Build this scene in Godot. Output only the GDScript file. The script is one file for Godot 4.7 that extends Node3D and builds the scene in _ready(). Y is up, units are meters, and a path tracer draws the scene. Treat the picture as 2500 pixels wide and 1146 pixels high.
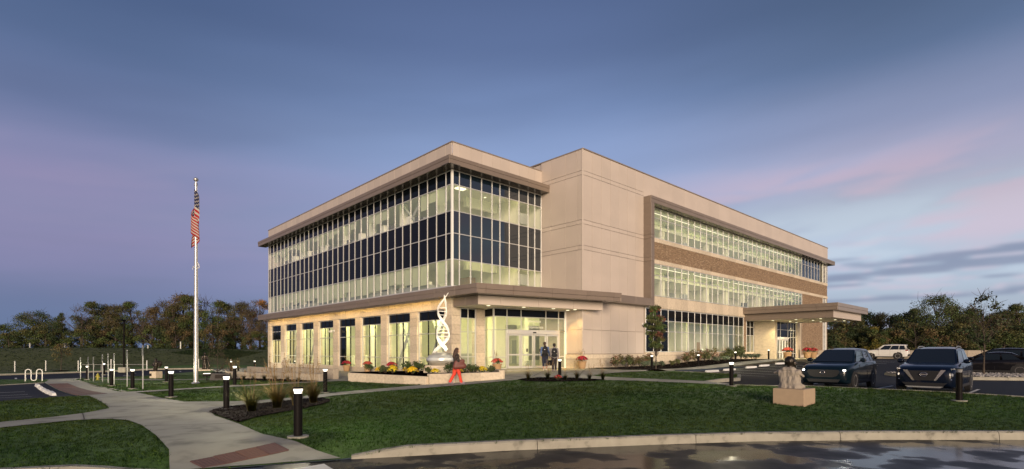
extends Node3D
# An office and laboratory building at dusk, seen across its front lawn. y is up, metres; the camera looks along -z.

const UX := 0.732
const UD := 0.681
var taken := {}
var rng := RandomNumberGenerator.new()
var M := {}
var building: Node3D
var keep_out: Array[PackedVector2Array] = []

# ---------------------------------------------------------------- mesh collector
class MB:
	var v := PackedVector3Array()
	var n := PackedVector3Array()
	var c := PackedColorArray()
	var uv := PackedVector2Array()
	var col := Color.WHITE
	var xf := Transform3D()
	func tri_n(a: Vector3, b: Vector3, d: Vector3, na: Vector3, nb: Vector3, nd: Vector3, ua := Vector2.ZERO, ub := Vector2.ZERO, ud := Vector2.ZERO) -> void:
		# corners counter-clockwise seen from outside; stored clockwise
		v.append(xf * a); v.append(xf * d); v.append(xf * b)
		n.append((xf.basis * na).normalized()); n.append((xf.basis * nd).normalized()); n.append((xf.basis * nb).normalized())
		c.append(col); c.append(col); c.append(col)
		uv.append(ua); uv.append(ud); uv.append(ub)
	func tri(a: Vector3, b: Vector3, d: Vector3) -> void:
		var q := (b - a).cross(d - a)
		if q.length_squared() < 1e-14:
			return
		q = q.normalized()
		tri_n(a, b, d, q, q, q)
	func quad(a: Vector3, b: Vector3, d: Vector3, e: Vector3) -> void:
		var q := (d - a).cross(e - b).normalized()
		tri_n(a, b, d, q, q, q, Vector2(0, 1), Vector2(1, 1), Vector2(1, 0))
		tri_n(a, d, e, q, q, q, Vector2(0, 1), Vector2(1, 0), Vector2(0, 0))
	func quad_out(a: Vector3, b: Vector3, d: Vector3, e: Vector3, mid: Vector3) -> void:
		if (d - a).cross(e - b).dot((a + d) * 0.5 - mid) < 0:
			quad(a, e, d, b)
		else:
			quad(a, b, d, e)
	func box(at: Vector3, size: Vector3, bevel := 0.0) -> void:
		var h := size * 0.5
		var b := minf(bevel, minf(h.x, minf(h.y, h.z)) * 0.9)
		var ax: Array[Vector3] = [Vector3(1, 0, 0), Vector3(0, 1, 0), Vector3(0, 0, 1)]
		for i in 3:
			var j := (i + 1) % 3
			var k := (i + 2) % 3
			var p := ax[j] * (h[j] - b)
			var q := ax[k] * (h[k] - b)
			for s: float in [1.0, -1.0]:
				var o := at + ax[i] * h[i] * s
				quad_out(o - p - q, o + p - q, o + p + q, o - p + q, at)
			if b > 0:
				var r := ax[i] * (h[i] - b)
				for s: float in [1.0, -1.0]:
					for t: float in [1.0, -1.0]:
						var e1 := at + ax[j] * h[j] * s + ax[k] * (h[k] - b) * t
						var e2 := at + ax[j] * (h[j] - b) * s + ax[k] * h[k] * t
						quad_out(e1 - r, e1 + r, e2 + r, e2 - r, at)
		if b > 0:
			for sx: float in [1.0, -1.0]:
				for sy: float in [1.0, -1.0]:
					for sz: float in [1.0, -1.0]:
						var a1 := at + Vector3(h.x * sx, (h.y - b) * sy, (h.z - b) * sz)
						var a2 := at + Vector3((h.x - b) * sx, h.y * sy, (h.z - b) * sz)
						var a3 := at + Vector3((h.x - b) * sx, (h.y - b) * sy, h.z * sz)
						if sx * sy * sz > 0:
							tri(a1, a2, a3)
						else:
							tri(a1, a3, a2)
	func tube(path: Array, radii: Array, sides := 8, caps := true) -> void:
		var rings := []
		var dirs := []
		var side := Vector3.ZERO
		for i in path.size():
			var d: Vector3 = (path[mini(i + 1, path.size() - 1)] - path[maxi(i - 1, 0)]).normalized()
			if side == Vector3.ZERO:
				side = d.cross(Vector3.UP if absf(d.y) < 0.9 else Vector3.RIGHT).normalized()
			side = (side - d * side.dot(d)).normalized()
			var up := d.cross(side)
			var ring := []
			var ds := []
			for k in sides:
				var a := TAU * k / sides
				var w := side * cos(a) + up * sin(a)
				ds.append(w)
				ring.append(path[i] + w * radii[i])
			rings.append(ring)
			dirs.append(ds)
		for i in path.size() - 1:
			for k in sides:
				var k2 := (k + 1) % sides
				tri_n(rings[i][k], rings[i][k2], rings[i + 1][k2], dirs[i][k], dirs[i][k2], dirs[i + 1][k2])
				tri_n(rings[i][k], rings[i + 1][k2], rings[i + 1][k], dirs[i][k], dirs[i + 1][k2], dirs[i + 1][k])
		if caps:
			var e := path.size() - 1
			for k in range(1, sides - 1):
				tri(rings[0][0], rings[0][k + 1], rings[0][k])
				tri(rings[e][0], rings[e][k], rings[e][k + 1])
	func lathe(prof: Array, sides := 16, at := Vector3.ZERO) -> void:
		# prof: [radius, height] from the bottom up
		for i in prof.size() - 1:
			var p: Array = prof[i]
			var q: Array = prof[i + 1]
			var sl := Vector2(q[1] - p[1], p[0] - q[0])
			if sl.length() < 1e-6:
				continue
			sl = sl.normalized()
			for k in sides:
				var a := TAU * k / sides
				var b := TAU * (k + 1) / sides
				var A := Vector3(sin(a), 0, cos(a))
				var Bv := Vector3(sin(b), 0, cos(b))
				var na := A * sl.x + Vector3.UP * sl.y
				var nb := Bv * sl.x + Vector3.UP * sl.y
				var p1: Vector3 = at + A * p[0] + Vector3.UP * p[1]
				var p2: Vector3 = at + Bv * p[0] + Vector3.UP * p[1]
				var q1: Vector3 = at + A * q[0] + Vector3.UP * q[1]
				var q2: Vector3 = at + Bv * q[0] + Vector3.UP * q[1]
				if p[0] > 1e-5:
					tri_n(p1, p2, q2, na, nb, nb)
				if q[0] > 1e-5:
					tri_n(p1, q2, q1, na, nb, na)
	func loft(rings: Array, close_ring := true, smooth := true) -> void:
		# rings of equal size, counter-clockwise seen from the end of the loft
		var m: int = rings[0].size()
		var nr := []
		for i in rings.size():
			var row := []
			for k in m:
				var a: Vector3 = rings[mini(i + 1, rings.size() - 1)][k] - rings[maxi(i - 1, 0)][k]
				var k1 := (k + 1) % m if close_ring else mini(k + 1, m - 1)
				var k0 := (k + m - 1) % m if close_ring else maxi(k - 1, 0)
				var b: Vector3 = rings[i][k1] - rings[i][k0]
				row.append(b.cross(a).normalized())
			nr.append(row)
		for i in rings.size() - 1:
			for k in (m if close_ring else m - 1):
				var k2 := (k + 1) % m
				if smooth:
					tri_n(rings[i][k], rings[i][k2], rings[i + 1][k2], nr[i][k], nr[i][k2], nr[i + 1][k2])
					tri_n(rings[i][k], rings[i + 1][k2], rings[i + 1][k], nr[i][k], nr[i + 1][k2], nr[i + 1][k])
				else:
					tri(rings[i][k], rings[i][k2], rings[i + 1][k2])
					tri(rings[i][k], rings[i + 1][k2], rings[i + 1][k])
	func fan(ring: Array, flip := false) -> void:
		for k in range(1, ring.size() - 1):
			if flip:
				tri(ring[0], ring[k + 1], ring[k])
			else:
				tri(ring[0], ring[k], ring[k + 1])
	func prism(poly: PackedVector2Array, y0: float, y1: float) -> void:
		# poly in (x, z); any winding
		var idx := Geometry2D.triangulate_polygon(poly)
		for i in range(0, idx.size(), 3):
			var a := poly[idx[i]]
			var b := poly[idx[i + 1]]
			var d := poly[idx[i + 2]]
			if (b - a).cross(d - a) > 0:
				var t := b; b = d; d = t
			tri(Vector3(a.x, y1, a.y), Vector3(b.x, y1, b.y), Vector3(d.x, y1, d.y))
			tri(Vector3(a.x, y0, a.y), Vector3(d.x, y0, d.y), Vector3(b.x, y0, b.y))
		var area := 0.0
		for i in poly.size():
			area += poly[i].cross(poly[(i + 1) % poly.size()])
		var cw := area > 0
		for i in poly.size():
			var a := poly[i]
			var b := poly[(i + 1) % poly.size()]
			if cw:
				quad(Vector3(b.x, y0, b.y), Vector3(a.x, y0, a.y), Vector3(a.x, y1, a.y), Vector3(b.x, y1, b.y))
			else:
				quad(Vector3(a.x, y0, a.y), Vector3(b.x, y0, b.y), Vector3(b.x, y1, b.y), Vector3(a.x, y1, a.y))
	func ball(at: Vector3, r: Vector3, sides := 12, rows := 8) -> void:
		for i in rows:
			for k in sides:
				var P := func(ii: int, kk: int) -> Vector3:
					var t := PI * ii / rows
					var a := TAU * kk / sides
					return Vector3(sin(t) * sin(a), -cos(t), sin(t) * cos(a))
				var a: Vector3 = P.call(i, k)
				var b: Vector3 = P.call(i, k + 1)
				var d: Vector3 = P.call(i + 1, k + 1)
				var e: Vector3 = P.call(i + 1, k)
				if i > 0:
					tri_n(at + a * r, at + b * r, at + d * r, a / r, b / r, d / r)
				if i < rows - 1:
					tri_n(at + a * r, at + d * r, at + e * r, a / r, d / r, e / r)
	func mesh() -> ArrayMesh:
		var m := ArrayMesh.new()
		if v.is_empty():
			return m
		var arr := []
		arr.resize(Mesh.ARRAY_MAX)
		arr[Mesh.ARRAY_VERTEX] = v
		arr[Mesh.ARRAY_NORMAL] = n
		arr[Mesh.ARRAY_COLOR] = c
		arr[Mesh.ARRAY_TEX_UV] = uv
		m.add_surface_from_arrays(Mesh.PRIMITIVE_TRIANGLES, arr)
		return m

# ---------------------------------------------------------------- naming and tagging
func numbered(called: String, parent: Node) -> String:
	var key := str(parent.get_instance_id()) + called
	var k: int = taken.get(key, 0)
	taken[key] = k + 1
	return called if k == 0 else "%s_%03d" % [called, k]

func put(called: String, mesh: Mesh, mat: Material, parent: Node = self, at := Vector3.ZERO, turn := 0.0) -> MeshInstance3D:
	var o := MeshInstance3D.new()
	o.mesh = mesh
	o.material_override = mat
	o.name = numbered(called, parent)
	o.position = at
	o.rotation.y = turn
	parent.add_child(o, true)
	return o

func tag(o: Node, label: String, category := "", group := "", kind := "") -> Node:
	if label: o.set_meta("label", label)
	if category: o.set_meta("category", category)
	if group: o.set_meta("group", group)
	if kind: o.set_meta("kind", kind)
	return o

func thing(called: String, label: String, category: String, at := Vector3.ZERO, turn := 0.0, group := "") -> Node3D:
	var o := Node3D.new()
	o.name = numbered(called, self)
	o.position = at
	o.rotation.y = turn
	add_child(o, true)
	tag(o, label, category, group)
	return o

func dup(src: Node3D, called: String, label: String, at: Vector3, turn := 0.0, group := "") -> Node3D:
	var o: Node3D = src.duplicate()
	o.name = numbered(called, self)
	add_child(o, true)
	o.position = at
	o.rotation.y = turn
	o.set_meta("label", label)
	if group: o.set_meta("group", group)
	return o

func node(called: String, parent: Node, at := Vector3.ZERO, turn := 0.0) -> Node3D:
	var o := Node3D.new()
	o.name = numbered(called, parent)
	o.position = at
	o.rotation.y = turn
	parent.add_child(o, true)
	return o

var box_cache := {}
func bmesh_box(size: Vector3, bevel := 0.0) -> ArrayMesh:
	var key := "%.3f %.3f %.3f %.3f" % [size.x, size.y, size.z, bevel]
	if not box_cache.has(key):
		var b := MB.new()
		b.box(Vector3.ZERO, size, bevel)
		box_cache[key] = b.mesh()
	return box_cache[key]

# a box given by its extents
func bx(parent: Node, called: String, x0: float, x1: float, y0: float, y1: float, z0: float, z1: float, mat: Material, bevel := 0.0) -> MeshInstance3D:
	return put(called, bmesh_box(Vector3(absf(x1 - x0), absf(y1 - y0), absf(z1 - z0)), bevel), mat, parent, Vector3(x0 + x1, y0 + y1, z0 + z1) * 0.5)

# ---------------------------------------------------------------- materials
func lin(r: float, g: float, b: float) -> Color:
	return Color(r, g, b).linear_to_srgb()

func mat(called: String, color: Color, rough := 0.8, metal := 0.0) -> StandardMaterial3D:
	var m := StandardMaterial3D.new()
	m.resource_name = called
	m.albedo_color = color
	m.roughness = rough
	m.metallic = metal
	M[called] = m
	return m

func noise_tex(freq: float, octaves: int, stops: Array, seed_ := 1, size := 512, kind := FastNoiseLite.TYPE_SIMPLEX_SMOOTH) -> NoiseTexture2D:
	var f := FastNoiseLite.new()
	f.seed = seed_
	f.noise_type = kind
	f.frequency = freq
	f.fractal_octaves = octaves
	var t := NoiseTexture2D.new()
	t.width = size
	t.height = size
	t.seamless = true
	t.noise = f
	var g := Gradient.new()
	var off := PackedFloat32Array()
	var cols := PackedColorArray()
	for s in stops:
		off.append(s[0])
		cols.append(s[1] if s[1] is Color else Color(s[1], s[1], s[1]))
	g.offsets = off
	g.colors = cols
	t.color_ramp = g
	return t

func grain(m: StandardMaterial3D, t: Texture2D, scale: float, bump: Texture2D = null, depth := 0.0) -> StandardMaterial3D:
	m.uv1_triplanar = true
	m.uv1_world_triplanar = true
	m.uv1_scale = Vector3.ONE * scale
	if t:
		m.albedo_texture = t
	if bump:
		m.heightmap_enabled = true
		m.heightmap_texture = bump
		m.heightmap_scale = depth
	return m

# ---------------------------------------------------------------- terrain
func ss(a: float, b: float, x: float) -> float:
	var t := clampf((x - a) / (b - a), 0.0, 1.0)
	return t * t * (3.0 - 2.0 * t)

func gh(X: float, D: float, dip := true) -> float:
	var g := 0.28 * ss(-9, 5, X) * ss(10.8, 19, D)
	g += 0.17 * ss(-7, 1, X) * ss(24, 33, D) * (1.0 - ss(8, 16, X) * (1.0 - ss(40, 52, D)))
	g += 0.4 * ss(33, 50, D) * ss(7, 17, X)
	g -= 0.32 * ss(-12, -25, X) * ss(14, 24, D)
	var s := (X + 50) * -0.584 + (D - 46) * 0.81
	if s > 0:
		g += (2.3 - 0.5 * ss(-50, -25, X)) * ss(0, 21, s) * (1.0 - ss(-12, 0, X))
		g += 0.06 * sin(X * 0.31) * ss(14, 21, s) * (1.0 - ss(-12, 0, X))
	if dip and D < 11:
		var p := Geometry2D.get_closest_point_to_segment(Vector2(X, D), Vector2(-5.0, 7.9), Vector2(-3.2, 8.75))
		g -= 0.14 * (1.0 - ss(0.25, 1.5, p.distance_to(Vector2(X, D))))
	return g

func at_ground(X: float, D: float, up := 0.0) -> Vector3:
	return Vector3(X, gh(X, D) + up, -D)

# building plan (a along the front, z outwards) to the plan of the ground (X, D)
func plan(a: float, z: float) -> Vector2:
	return Vector2(-3.848 + a * UX + z * UD, 34.0 + a * UD - z * UX)

func poly(list: Array) -> PackedVector2Array:
	var p := PackedVector2Array()
	for q in list:
		p.append(q if q is Vector2 else Vector2(q[0], q[1]))
	return p

func inside(X: float, D: float, polys: Array) -> bool:
	for p in polys:
		if Geometry2D.is_point_in_polygon(Vector2(X, D), p):
			return true
	return false

func rect_of(p: PackedVector2Array) -> Rect2:
	var r := Rect2(p[0], Vector2.ZERO)
	for q in p:
		r = r.expand(q)
	return r

# a sheet laid over the terrain: polygon in (X, D), cut into cells, less some other polygons
func drape(called: String, outline: PackedVector2Array, off: float, m: Material, cell := 1.0, minus: Array = [], dip := true, parent: Node = self) -> MeshInstance3D:
	var b := MB.new()
	var r := rect_of(outline)
	var minus_r := []
	for q in minus:
		minus_r.append(rect_of(q))
	var hs := {}
	for i in range(floori(r.position.x / cell), ceili(r.end.x / cell)):
		for j in range(floori(r.position.y / cell), ceili(r.end.y / cell)):
			var sq := PackedVector2Array([Vector2(i, j) * cell, Vector2(i + 1, j) * cell, Vector2(i + 1, j + 1) * cell, Vector2(i, j + 1) * cell])
			var pieces: Array = Geometry2D.intersect_polygons(sq, outline)
			var sr := Rect2(Vector2(i, j) * cell, Vector2.ONE * cell)
			for k in minus.size():
				if not pieces.is_empty() and sr.intersects(minus_r[k]):
					var next := []
					for pc in pieces:
						next.append_array(Geometry2D.clip_polygons(pc, minus[k]))
					pieces = next
			for pc in pieces:
				var idx := Geometry2D.triangulate_polygon(pc)
				for t in range(0, idx.size(), 3):
					var w := []
					var nn := []
					for e in 3:
						var q: Vector2 = pc[idx[t + e]]
						var y := gh(q.x, q.y, dip) + off
						w.append(Vector3(q.x, y, -q.y))
						nn.append(Vector3(-(gh(q.x + 0.3, q.y, dip) - gh(q.x - 0.3, q.y, dip)) / 0.6, 1, (gh(q.x, q.y + 0.3, dip) - gh(q.x, q.y - 0.3, dip)) / 0.6).normalized())
					if (w[1] - w[0]).cross(w[2] - w[0]).y > 0:
						b.tri_n(w[0], w[1], w[2], nn[0], nn[1], nn[2])
					else:
						b.tri_n(w[0], w[2], w[1], nn[0], nn[2], nn[1])
	return put(called, b.mesh(), m, parent)

func _ready() -> void:
	rng.seed = 7
	make_camera()
	make_sky()
	make_materials()
	make_grounds()
	make_building()
	make_plants_far()
	make_site_objects()
	make_bollards()
	make_cars()
	make_sculptures()
	make_people()
	make_plants_near()
	make_grass()

func make_camera() -> void:
	var cam := Camera3D.new()
	cam.name = "camera"
	cam.projection = Camera3D.PROJECTION_FRUSTUM
	cam.near = 0.1
	cam.far = 2000.0
	cam.size = 2.0 * 573.0 / 1290.0 * 0.1
	cam.frustum_offset = Vector2(0, (857.0 - 573.0) / 1290.0 * 0.1)
	cam.position = Vector3(0, 1.7, 0)
	add_child(cam)
	cam.current = true

func sky_row(tab: Array, el: float) -> Color:
	var es := [0.0, 4.0, 8.0, 12.0, 16.0, 20.0, 25.0, 30.0, 40.0, 90.0]
	for i in 9:
		if el <= es[i + 1]:
			var t: float = ss(es[i], es[i + 1], el) * 0.5 + (el - es[i]) / (es[i + 1] - es[i]) * 0.5
			return tab[i].lerp(tab[i + 1], t)
	return tab[9]

func make_sky() -> void:
	var raw := {
		"left": [[93, 108, 146], [100, 113, 153], [116, 123, 165], [129, 131, 172], [118, 125, 168], [100, 113, 157], [80, 98, 140], [68, 87, 129], [56, 72, 114], [40, 54, 90]],
		"mid": [[120, 128, 165], [126, 138, 180], [134, 150, 196], [138, 156, 200], [138, 157, 202], [130, 148, 195], [106, 125, 172], [88, 106, 152], [65, 82, 126], [40, 54, 90]],
		"right": [[146, 150, 170], [150, 159, 180], [158, 170, 194], [172, 180, 202], [164, 160, 192], [128, 135, 172], [86, 104, 142], [72, 90, 126], [58, 74, 112], [40, 54, 90]],
		"back": [[236, 190, 160], [222, 182, 168], [196, 166, 172], [166, 152, 172], [142, 138, 170], [120, 124, 164], [98, 108, 152], [80, 94, 138], [62, 77, 118], [40, 54, 90]],
	}
	var tabs := {}
	for k in raw:
		var row := []
		for q in raw[k]:
			row.append(Color8(q[0], q[1], q[2]).srgb_to_linear())
		tabs[k] = row
	var broad := FastNoiseLite.new()
	broad.seed = 11
	broad.frequency = 0.02
	broad.fractal_octaves = 4
	var streak := FastNoiseLite.new()
	streak.seed = 23
	streak.frequency = 0.05
	streak.fractal_octaves = 5
	var w := 1536
	var h := 768
	var img := Image.create_empty(w, h, false, Image.FORMAT_RGBF)
	var grey := Color8(112, 118, 150).srgb_to_linear()
	var pink := Color8(200, 168, 190).srgb_to_linear()
	var haze := Color8(142, 128, 170).srgb_to_linear()
	var pale := Color8(178, 187, 208).srgb_to_linear()
	for j in h / 2:
		var el := 90.0 - 180.0 * (j + 0.5) / h
		for i in w:
			var az := 360.0 * (i + 0.5) / w
			if az > 180:
				az -= 360.0
			var c: Color
			var L := sky_row(tabs.left, el)
			var Md := sky_row(tabs.mid, el)
			var R := sky_row(tabs.right, el)
			var Bk := sky_row(tabs.back, el)
			if az < 0:
				c = L.lerp(Md, ss(-42, -4, az))
			else:
				c = Md.lerp(R, ss(2, 38, az))
			c = c.lerp(Bk, ss(60, 150, absf(az)))
			# seamless place for the noise: round the compass
			var pa := deg_to_rad(az)
			var cx := cos(pa) * 57.3
			var cz := sin(pa) * 57.3
			if el < 36:
				var wob := broad.get_noise_3d(cx * 0.7, el * 3.0, cz * 0.7)
				var veil := broad.get_noise_3d(cx * 0.6, el * 3.4 - az * 0.3 + wob * 6.0, cz * 0.6) + 0.5 * streak.get_noise_3d(cx * 0.5, el * 4.0 - az * 0.4, cz * 0.5)
				var east := ss(4, 28, az) * ss(150, 110, absf(az))
				c = c * (1.0 + clampf(veil, -0.6, 0.8) * 0.17 * ss(36, 24, el))
				# lit pink and pale wisps, rising to the right
				var slope := el - az * 0.10
				var wi := streak.get_noise_3d(cx * 0.5 + 40.0, slope * 3.0 + wob * 9.0, cz * 0.5) + 0.5 * streak.get_noise_3d(cx * 1.3, slope * 8.0 + wob * 9.0, cz * 1.3)
				var hi := ss(7.0, 10.0, el) * ss(19.0, 14.5, el)
				c = c.lerp(pink, ss(-0.08, 0.3, wi) * hi * (0.07 + 0.46 * east))
				c = c.lerp(haze, clampf(0.55 + veil * 0.9, 0, 1) * ss(2.5, 9, el) * ss(21, 13, el) * ss(2, -14, az) * 0.7)
				c = c.lerp(pale, ss(0.02, -0.22, wi) * ss(4.0, 8.0, el) * ss(15.0, 11.0, el) * east * 0.75)
				# long low bars of grey cloud with ragged edges
				var st := streak.get_noise_3d(cx * 0.3, el * 15.0 + wob * 9.0 - az * 0.35, cz * 0.3) + 0.45 * streak.get_noise_3d(cx * 1.1 - 30.0, el * 26.0 + wob * 12.0, cz * 1.1)
				var low := ss(0.3, 2.0, el) * ss(11.5, 8.5, el)
				c = c.lerp(grey, ss(0.04, 0.2, st) * low * (0.1 + 0.6 * east))
				c = c.lerp(pink, ss(-0.05, 0.05, st) * ss(0.12, 0.05, st) * low * east * 0.35)
			var grey_of := c.r * 0.21 + c.g * 0.72 + c.b * 0.07
			c = c.lerp(Color(grey_of, grey_of, grey_of), 0.10) * Color(1.0, 1.055, 1.0) * (1.0 + 0.16 * ss(15, 6, el) * ss(5, 30, az))
			img.set_pixel(i, j, c)
	for j in range(h / 2, h):
		for i in range(0, w):
			img.set_pixel(i, j, Color(0.05, 0.055, 0.06))
	var sm := PanoramaSkyMaterial.new()
	sm.panorama = ImageTexture.create_from_image(img)
	sm.energy_multiplier = 1.12
	var sky := Sky.new()
	sky.sky_material = sm
	var e := Environment.new()
	e.background_mode = Environment.BG_SKY
	e.sky = sky
	e.background_energy_multiplier = 1.0
	e.tonemap_mode = Environment.TONE_MAPPER_LINEAR
	e.tonemap_exposure = 1.0
	e.sdfgi_enabled = true
	e.ssao_enabled = true
	e.ssil_enabled = true
	var we := WorldEnvironment.new()
	we.name = "world"
	we.environment = e
	add_child(we)
	var sun := DirectionalLight3D.new()
	sun.name = "afterglow"
	sun.light_color = Color(1.0, 0.90, 0.785)
	sun.light_energy = 1.5
	sun.light_angular_distance = 24.0
	sun.shadow_enabled = true
	# the last glow of the day, low behind the camera
	var from := Vector3(0.14, tan(deg_to_rad(9.0)), 0.99).normalized()
	sun.basis = Basis.looking_at(-from, Vector3.UP)
	add_child(sun)

func make_materials() -> void:
	var cloud := noise_tex(0.012, 4, [[0.0, 0.93], [1.0, 1.0]], 3)
	var speck := noise_tex(0.12, 3, [[0.0, 0.86], [0.5, 0.95], [1.0, 1.0]], 5)
	var rough_bump := noise_tex(0.2, 2, [[0.0, 0.0], [1.0, 1.0]], 9)
	var conc := noise_tex(0.02, 5, [[0.0, 0.8], [0.45, 0.94], [1.0, 1.0]], 13)
	var green := noise_tex(0.03, 4, [[0.0, Color(0.6, 0.66, 0.5)], [0.5, Color(0.85, 0.9, 0.7)], [1.0, Color(1.0, 1.0, 0.75)]], 17)
	M["t_speck"] = speck
	M["t_cloud"] = cloud
	for k in 3:
		grain(mat("cladding%d" % k, lin(0.535, 0.462, 0.398) * (1.0 - 0.012 * k), 0.5), cloud, 0.06)
	grain(mat("fascia0", lin(0.215, 0.17, 0.134), 0.42, 0.1), cloud, 0.2)
	grain(mat("fascia1", lin(0.205, 0.162, 0.128), 0.42, 0.1), cloud, 0.2)
	for k in 3:
		grain(mat("stone%d" % k, lin(0.66, 0.565, 0.43) * (1.0 - 0.035 * k), 0.85), conc, 0.5, rough_bump, 0.15)
	grain(mat("render", lin(0.62, 0.54, 0.40), 0.9), conc, 0.3)
	mat("brick", Color.WHITE, 0.9).vertex_color_use_as_albedo = true
	for k in 3:
		grain(mat("site_stone%d" % k, lin(0.40, 0.345, 0.27) * (1.0 - 0.04 * k), 0.85), conc, 0.5, rough_bump, 0.15)
	mat("mortar", lin(0.33, 0.28, 0.23), 0.95)
	mat("alu", lin(0.52, 0.52, 0.50), 0.35, 0.3)
	mat("dark_metal", lin(0.008, 0.007, 0.007), 0.5).metallic_specular = 0.18
	mat("cap", lin(0.3, 0.25, 0.21), 0.4, 0.3)
	var g: StandardMaterial3D = mat("glass", Color(0.86, 0.96, 0.88, 0.10), 0.03)
	g.transparency = BaseMaterial3D.TRANSPARENCY_ALPHA
	mat("spandrel", lin(0.004, 0.006, 0.009), 0.05).metallic_specular = 0.24
	mat("spandrel_blue", lin(0.006, 0.013, 0.021), 0.05).metallic_specular = 0.85
	mat("soffit", lin(0.10, 0.085, 0.07), 0.25, 0.2)
	grain(mat("soffit_white", lin(0.62, 0.58, 0.5), 0.7), cloud, 0.3)
	grain(mat("inner_wall", lin(0.68, 0.67, 0.55), 0.8), cloud, 0.2)
	mat("inner_white", lin(0.76, 0.76, 0.66), 0.7)
	mat("inner_floor", lin(0.30, 0.27, 0.2), 0.35)
	mat("inner_dark", lin(0.06, 0.055, 0.05), 0.7)
	mat("inner_wood", lin(0.30, 0.17, 0.07), 0.5)
	mat("inner_grey", lin(0.30, 0.31, 0.28), 0.6)
	var sh: StandardMaterial3D = mat("shade", lin(0.52, 0.54, 0.42), 0.95)
	sh.backlight_enabled = true
	sh.backlight = Color(0.9, 0.93, 0.75)
	var lamp: StandardMaterial3D = mat("lamp", Color.WHITE, 0.5)
	lamp.emission_enabled = true
	lamp.emission = Color(1.0, 0.96, 0.78)
	lamp.emission_energy_multiplier = 1.6
	var soft: StandardMaterial3D = mat("lamp_soft", Color.WHITE, 0.5)
	soft.emission_enabled = true
	soft.emission = Color(1.0, 0.98, 0.78)
	soft.emission_energy_multiplier = 0.85
	var lens: StandardMaterial3D = mat("lens", Color(0.95, 0.95, 0.95), 0.3)
	lens.emission_enabled = true
	lens.emission = Color(1.0, 0.97, 0.88)
	lens.emission_energy_multiplier = 2.2
	mat("lens_off", lin(0.25, 0.25, 0.26), 0.2)
	grain(mat("concrete", lin(0.37, 0.365, 0.295), 0.85), noise_tex(0.012, 6, [[0.0, 0.66], [0.4, 0.92], [1.0, 1.0]], 57), 0.16, rough_bump, 0.05)
	grain(mat("kerb", lin(0.35, 0.335, 0.275), 0.85), noise_tex(0.014, 6, [[0.0, 0.5], [0.36, 0.9], [1.0, 1.0]], 59), 0.35, rough_bump, 0.15)
	grain(mat("paver", lin(0.16, 0.055, 0.05), 0.85), conc, 0.8)
	var asp := grain(mat("asphalt", lin(0.021, 0.024, 0.028), 0.9), noise_tex(0.05, 5, [[0.0, 0.7], [1.0, 1.0]], 41, 1024), 0.09)
	asp.roughness_texture = noise_tex(0.007, 6, [[0.0, 0.10], [0.44, 0.15], [0.56, 0.42], [1.0, 0.6]], 31, 1024)
	asp.roughness = 1.0
	asp.metallic_specular = 0.25
	var dry := grain(mat("asphalt_dry", lin(0.021, 0.023, 0.027), 0.75), noise_tex(0.03, 6, [[0.0, 0.72], [1.0, 1.0]], 43, 1024), 0.11)
	dry.metallic_specular = 0.3
	mat("paint", lin(0.62, 0.62, 0.58), 0.7)
	grain(mat("lawn", lin(0.068, 0.150, 0.016), 0.95), green, 0.35)
	grain(mat("meadow", lin(0.080, 0.092, 0.024), 0.95), green, 0.12)
	grain(mat("mulch", lin(0.008, 0.006, 0.005), 1.0), speck, 4.0, rough_bump, 1.5).metallic_specular = 0.0
	var bl: StandardMaterial3D = mat("blade", Color.WHITE, 0.8)
	bl.vertex_color_use_as_albedo = true
	bl.backlight_enabled = true
	bl.backlight = Color(0.5, 0.6, 0.3)
	var lf: StandardMaterial3D = mat("leaf", Color.WHITE, 0.75)
	lf.vertex_color_use_as_albedo = true
	lf.backlight_enabled = true
	lf.backlight = Color(0.45, 0.5, 0.3)
	var fl: StandardMaterial3D = mat("petal", Color.WHITE, 0.8)
	fl.vertex_color_use_as_albedo = true
	grain(mat("bark", lin(0.075, 0.058, 0.045), 0.95), speck, 3.0, rough_bump, 1.0)
	mat("white_metal", lin(0.72, 0.72, 0.68), 0.45)
	mat("galvanised", lin(0.30, 0.31, 0.30), 0.45, 0.5)
	mat("steel", lin(0.46, 0.46, 0.45), 0.32, 0.7)
	grain(mat("bronze", lin(0.035, 0.028, 0.022), 0.35, 0.6), speck, 3.0)
	grain(mat("pot", lin(0.42, 0.27, 0.14), 0.8), conc, 1.5)
	mat("yellow_paint", lin(0.3, 0.27, 0.03), 0.5)
	mat("skin", lin(0.42, 0.25, 0.18), 0.6)
	mat("rubber", lin(0.012, 0.012, 0.013), 0.75)
	grain(mat("gravel", lin(0.26, 0.24, 0.22), 0.95), speck, 5.0, rough_bump, 4.0)

# ---------------------------------------------------------------- grounds
var walks: Array = []
var beds: Array = []
var roads: Array = []
var solids: Array = []

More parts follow.
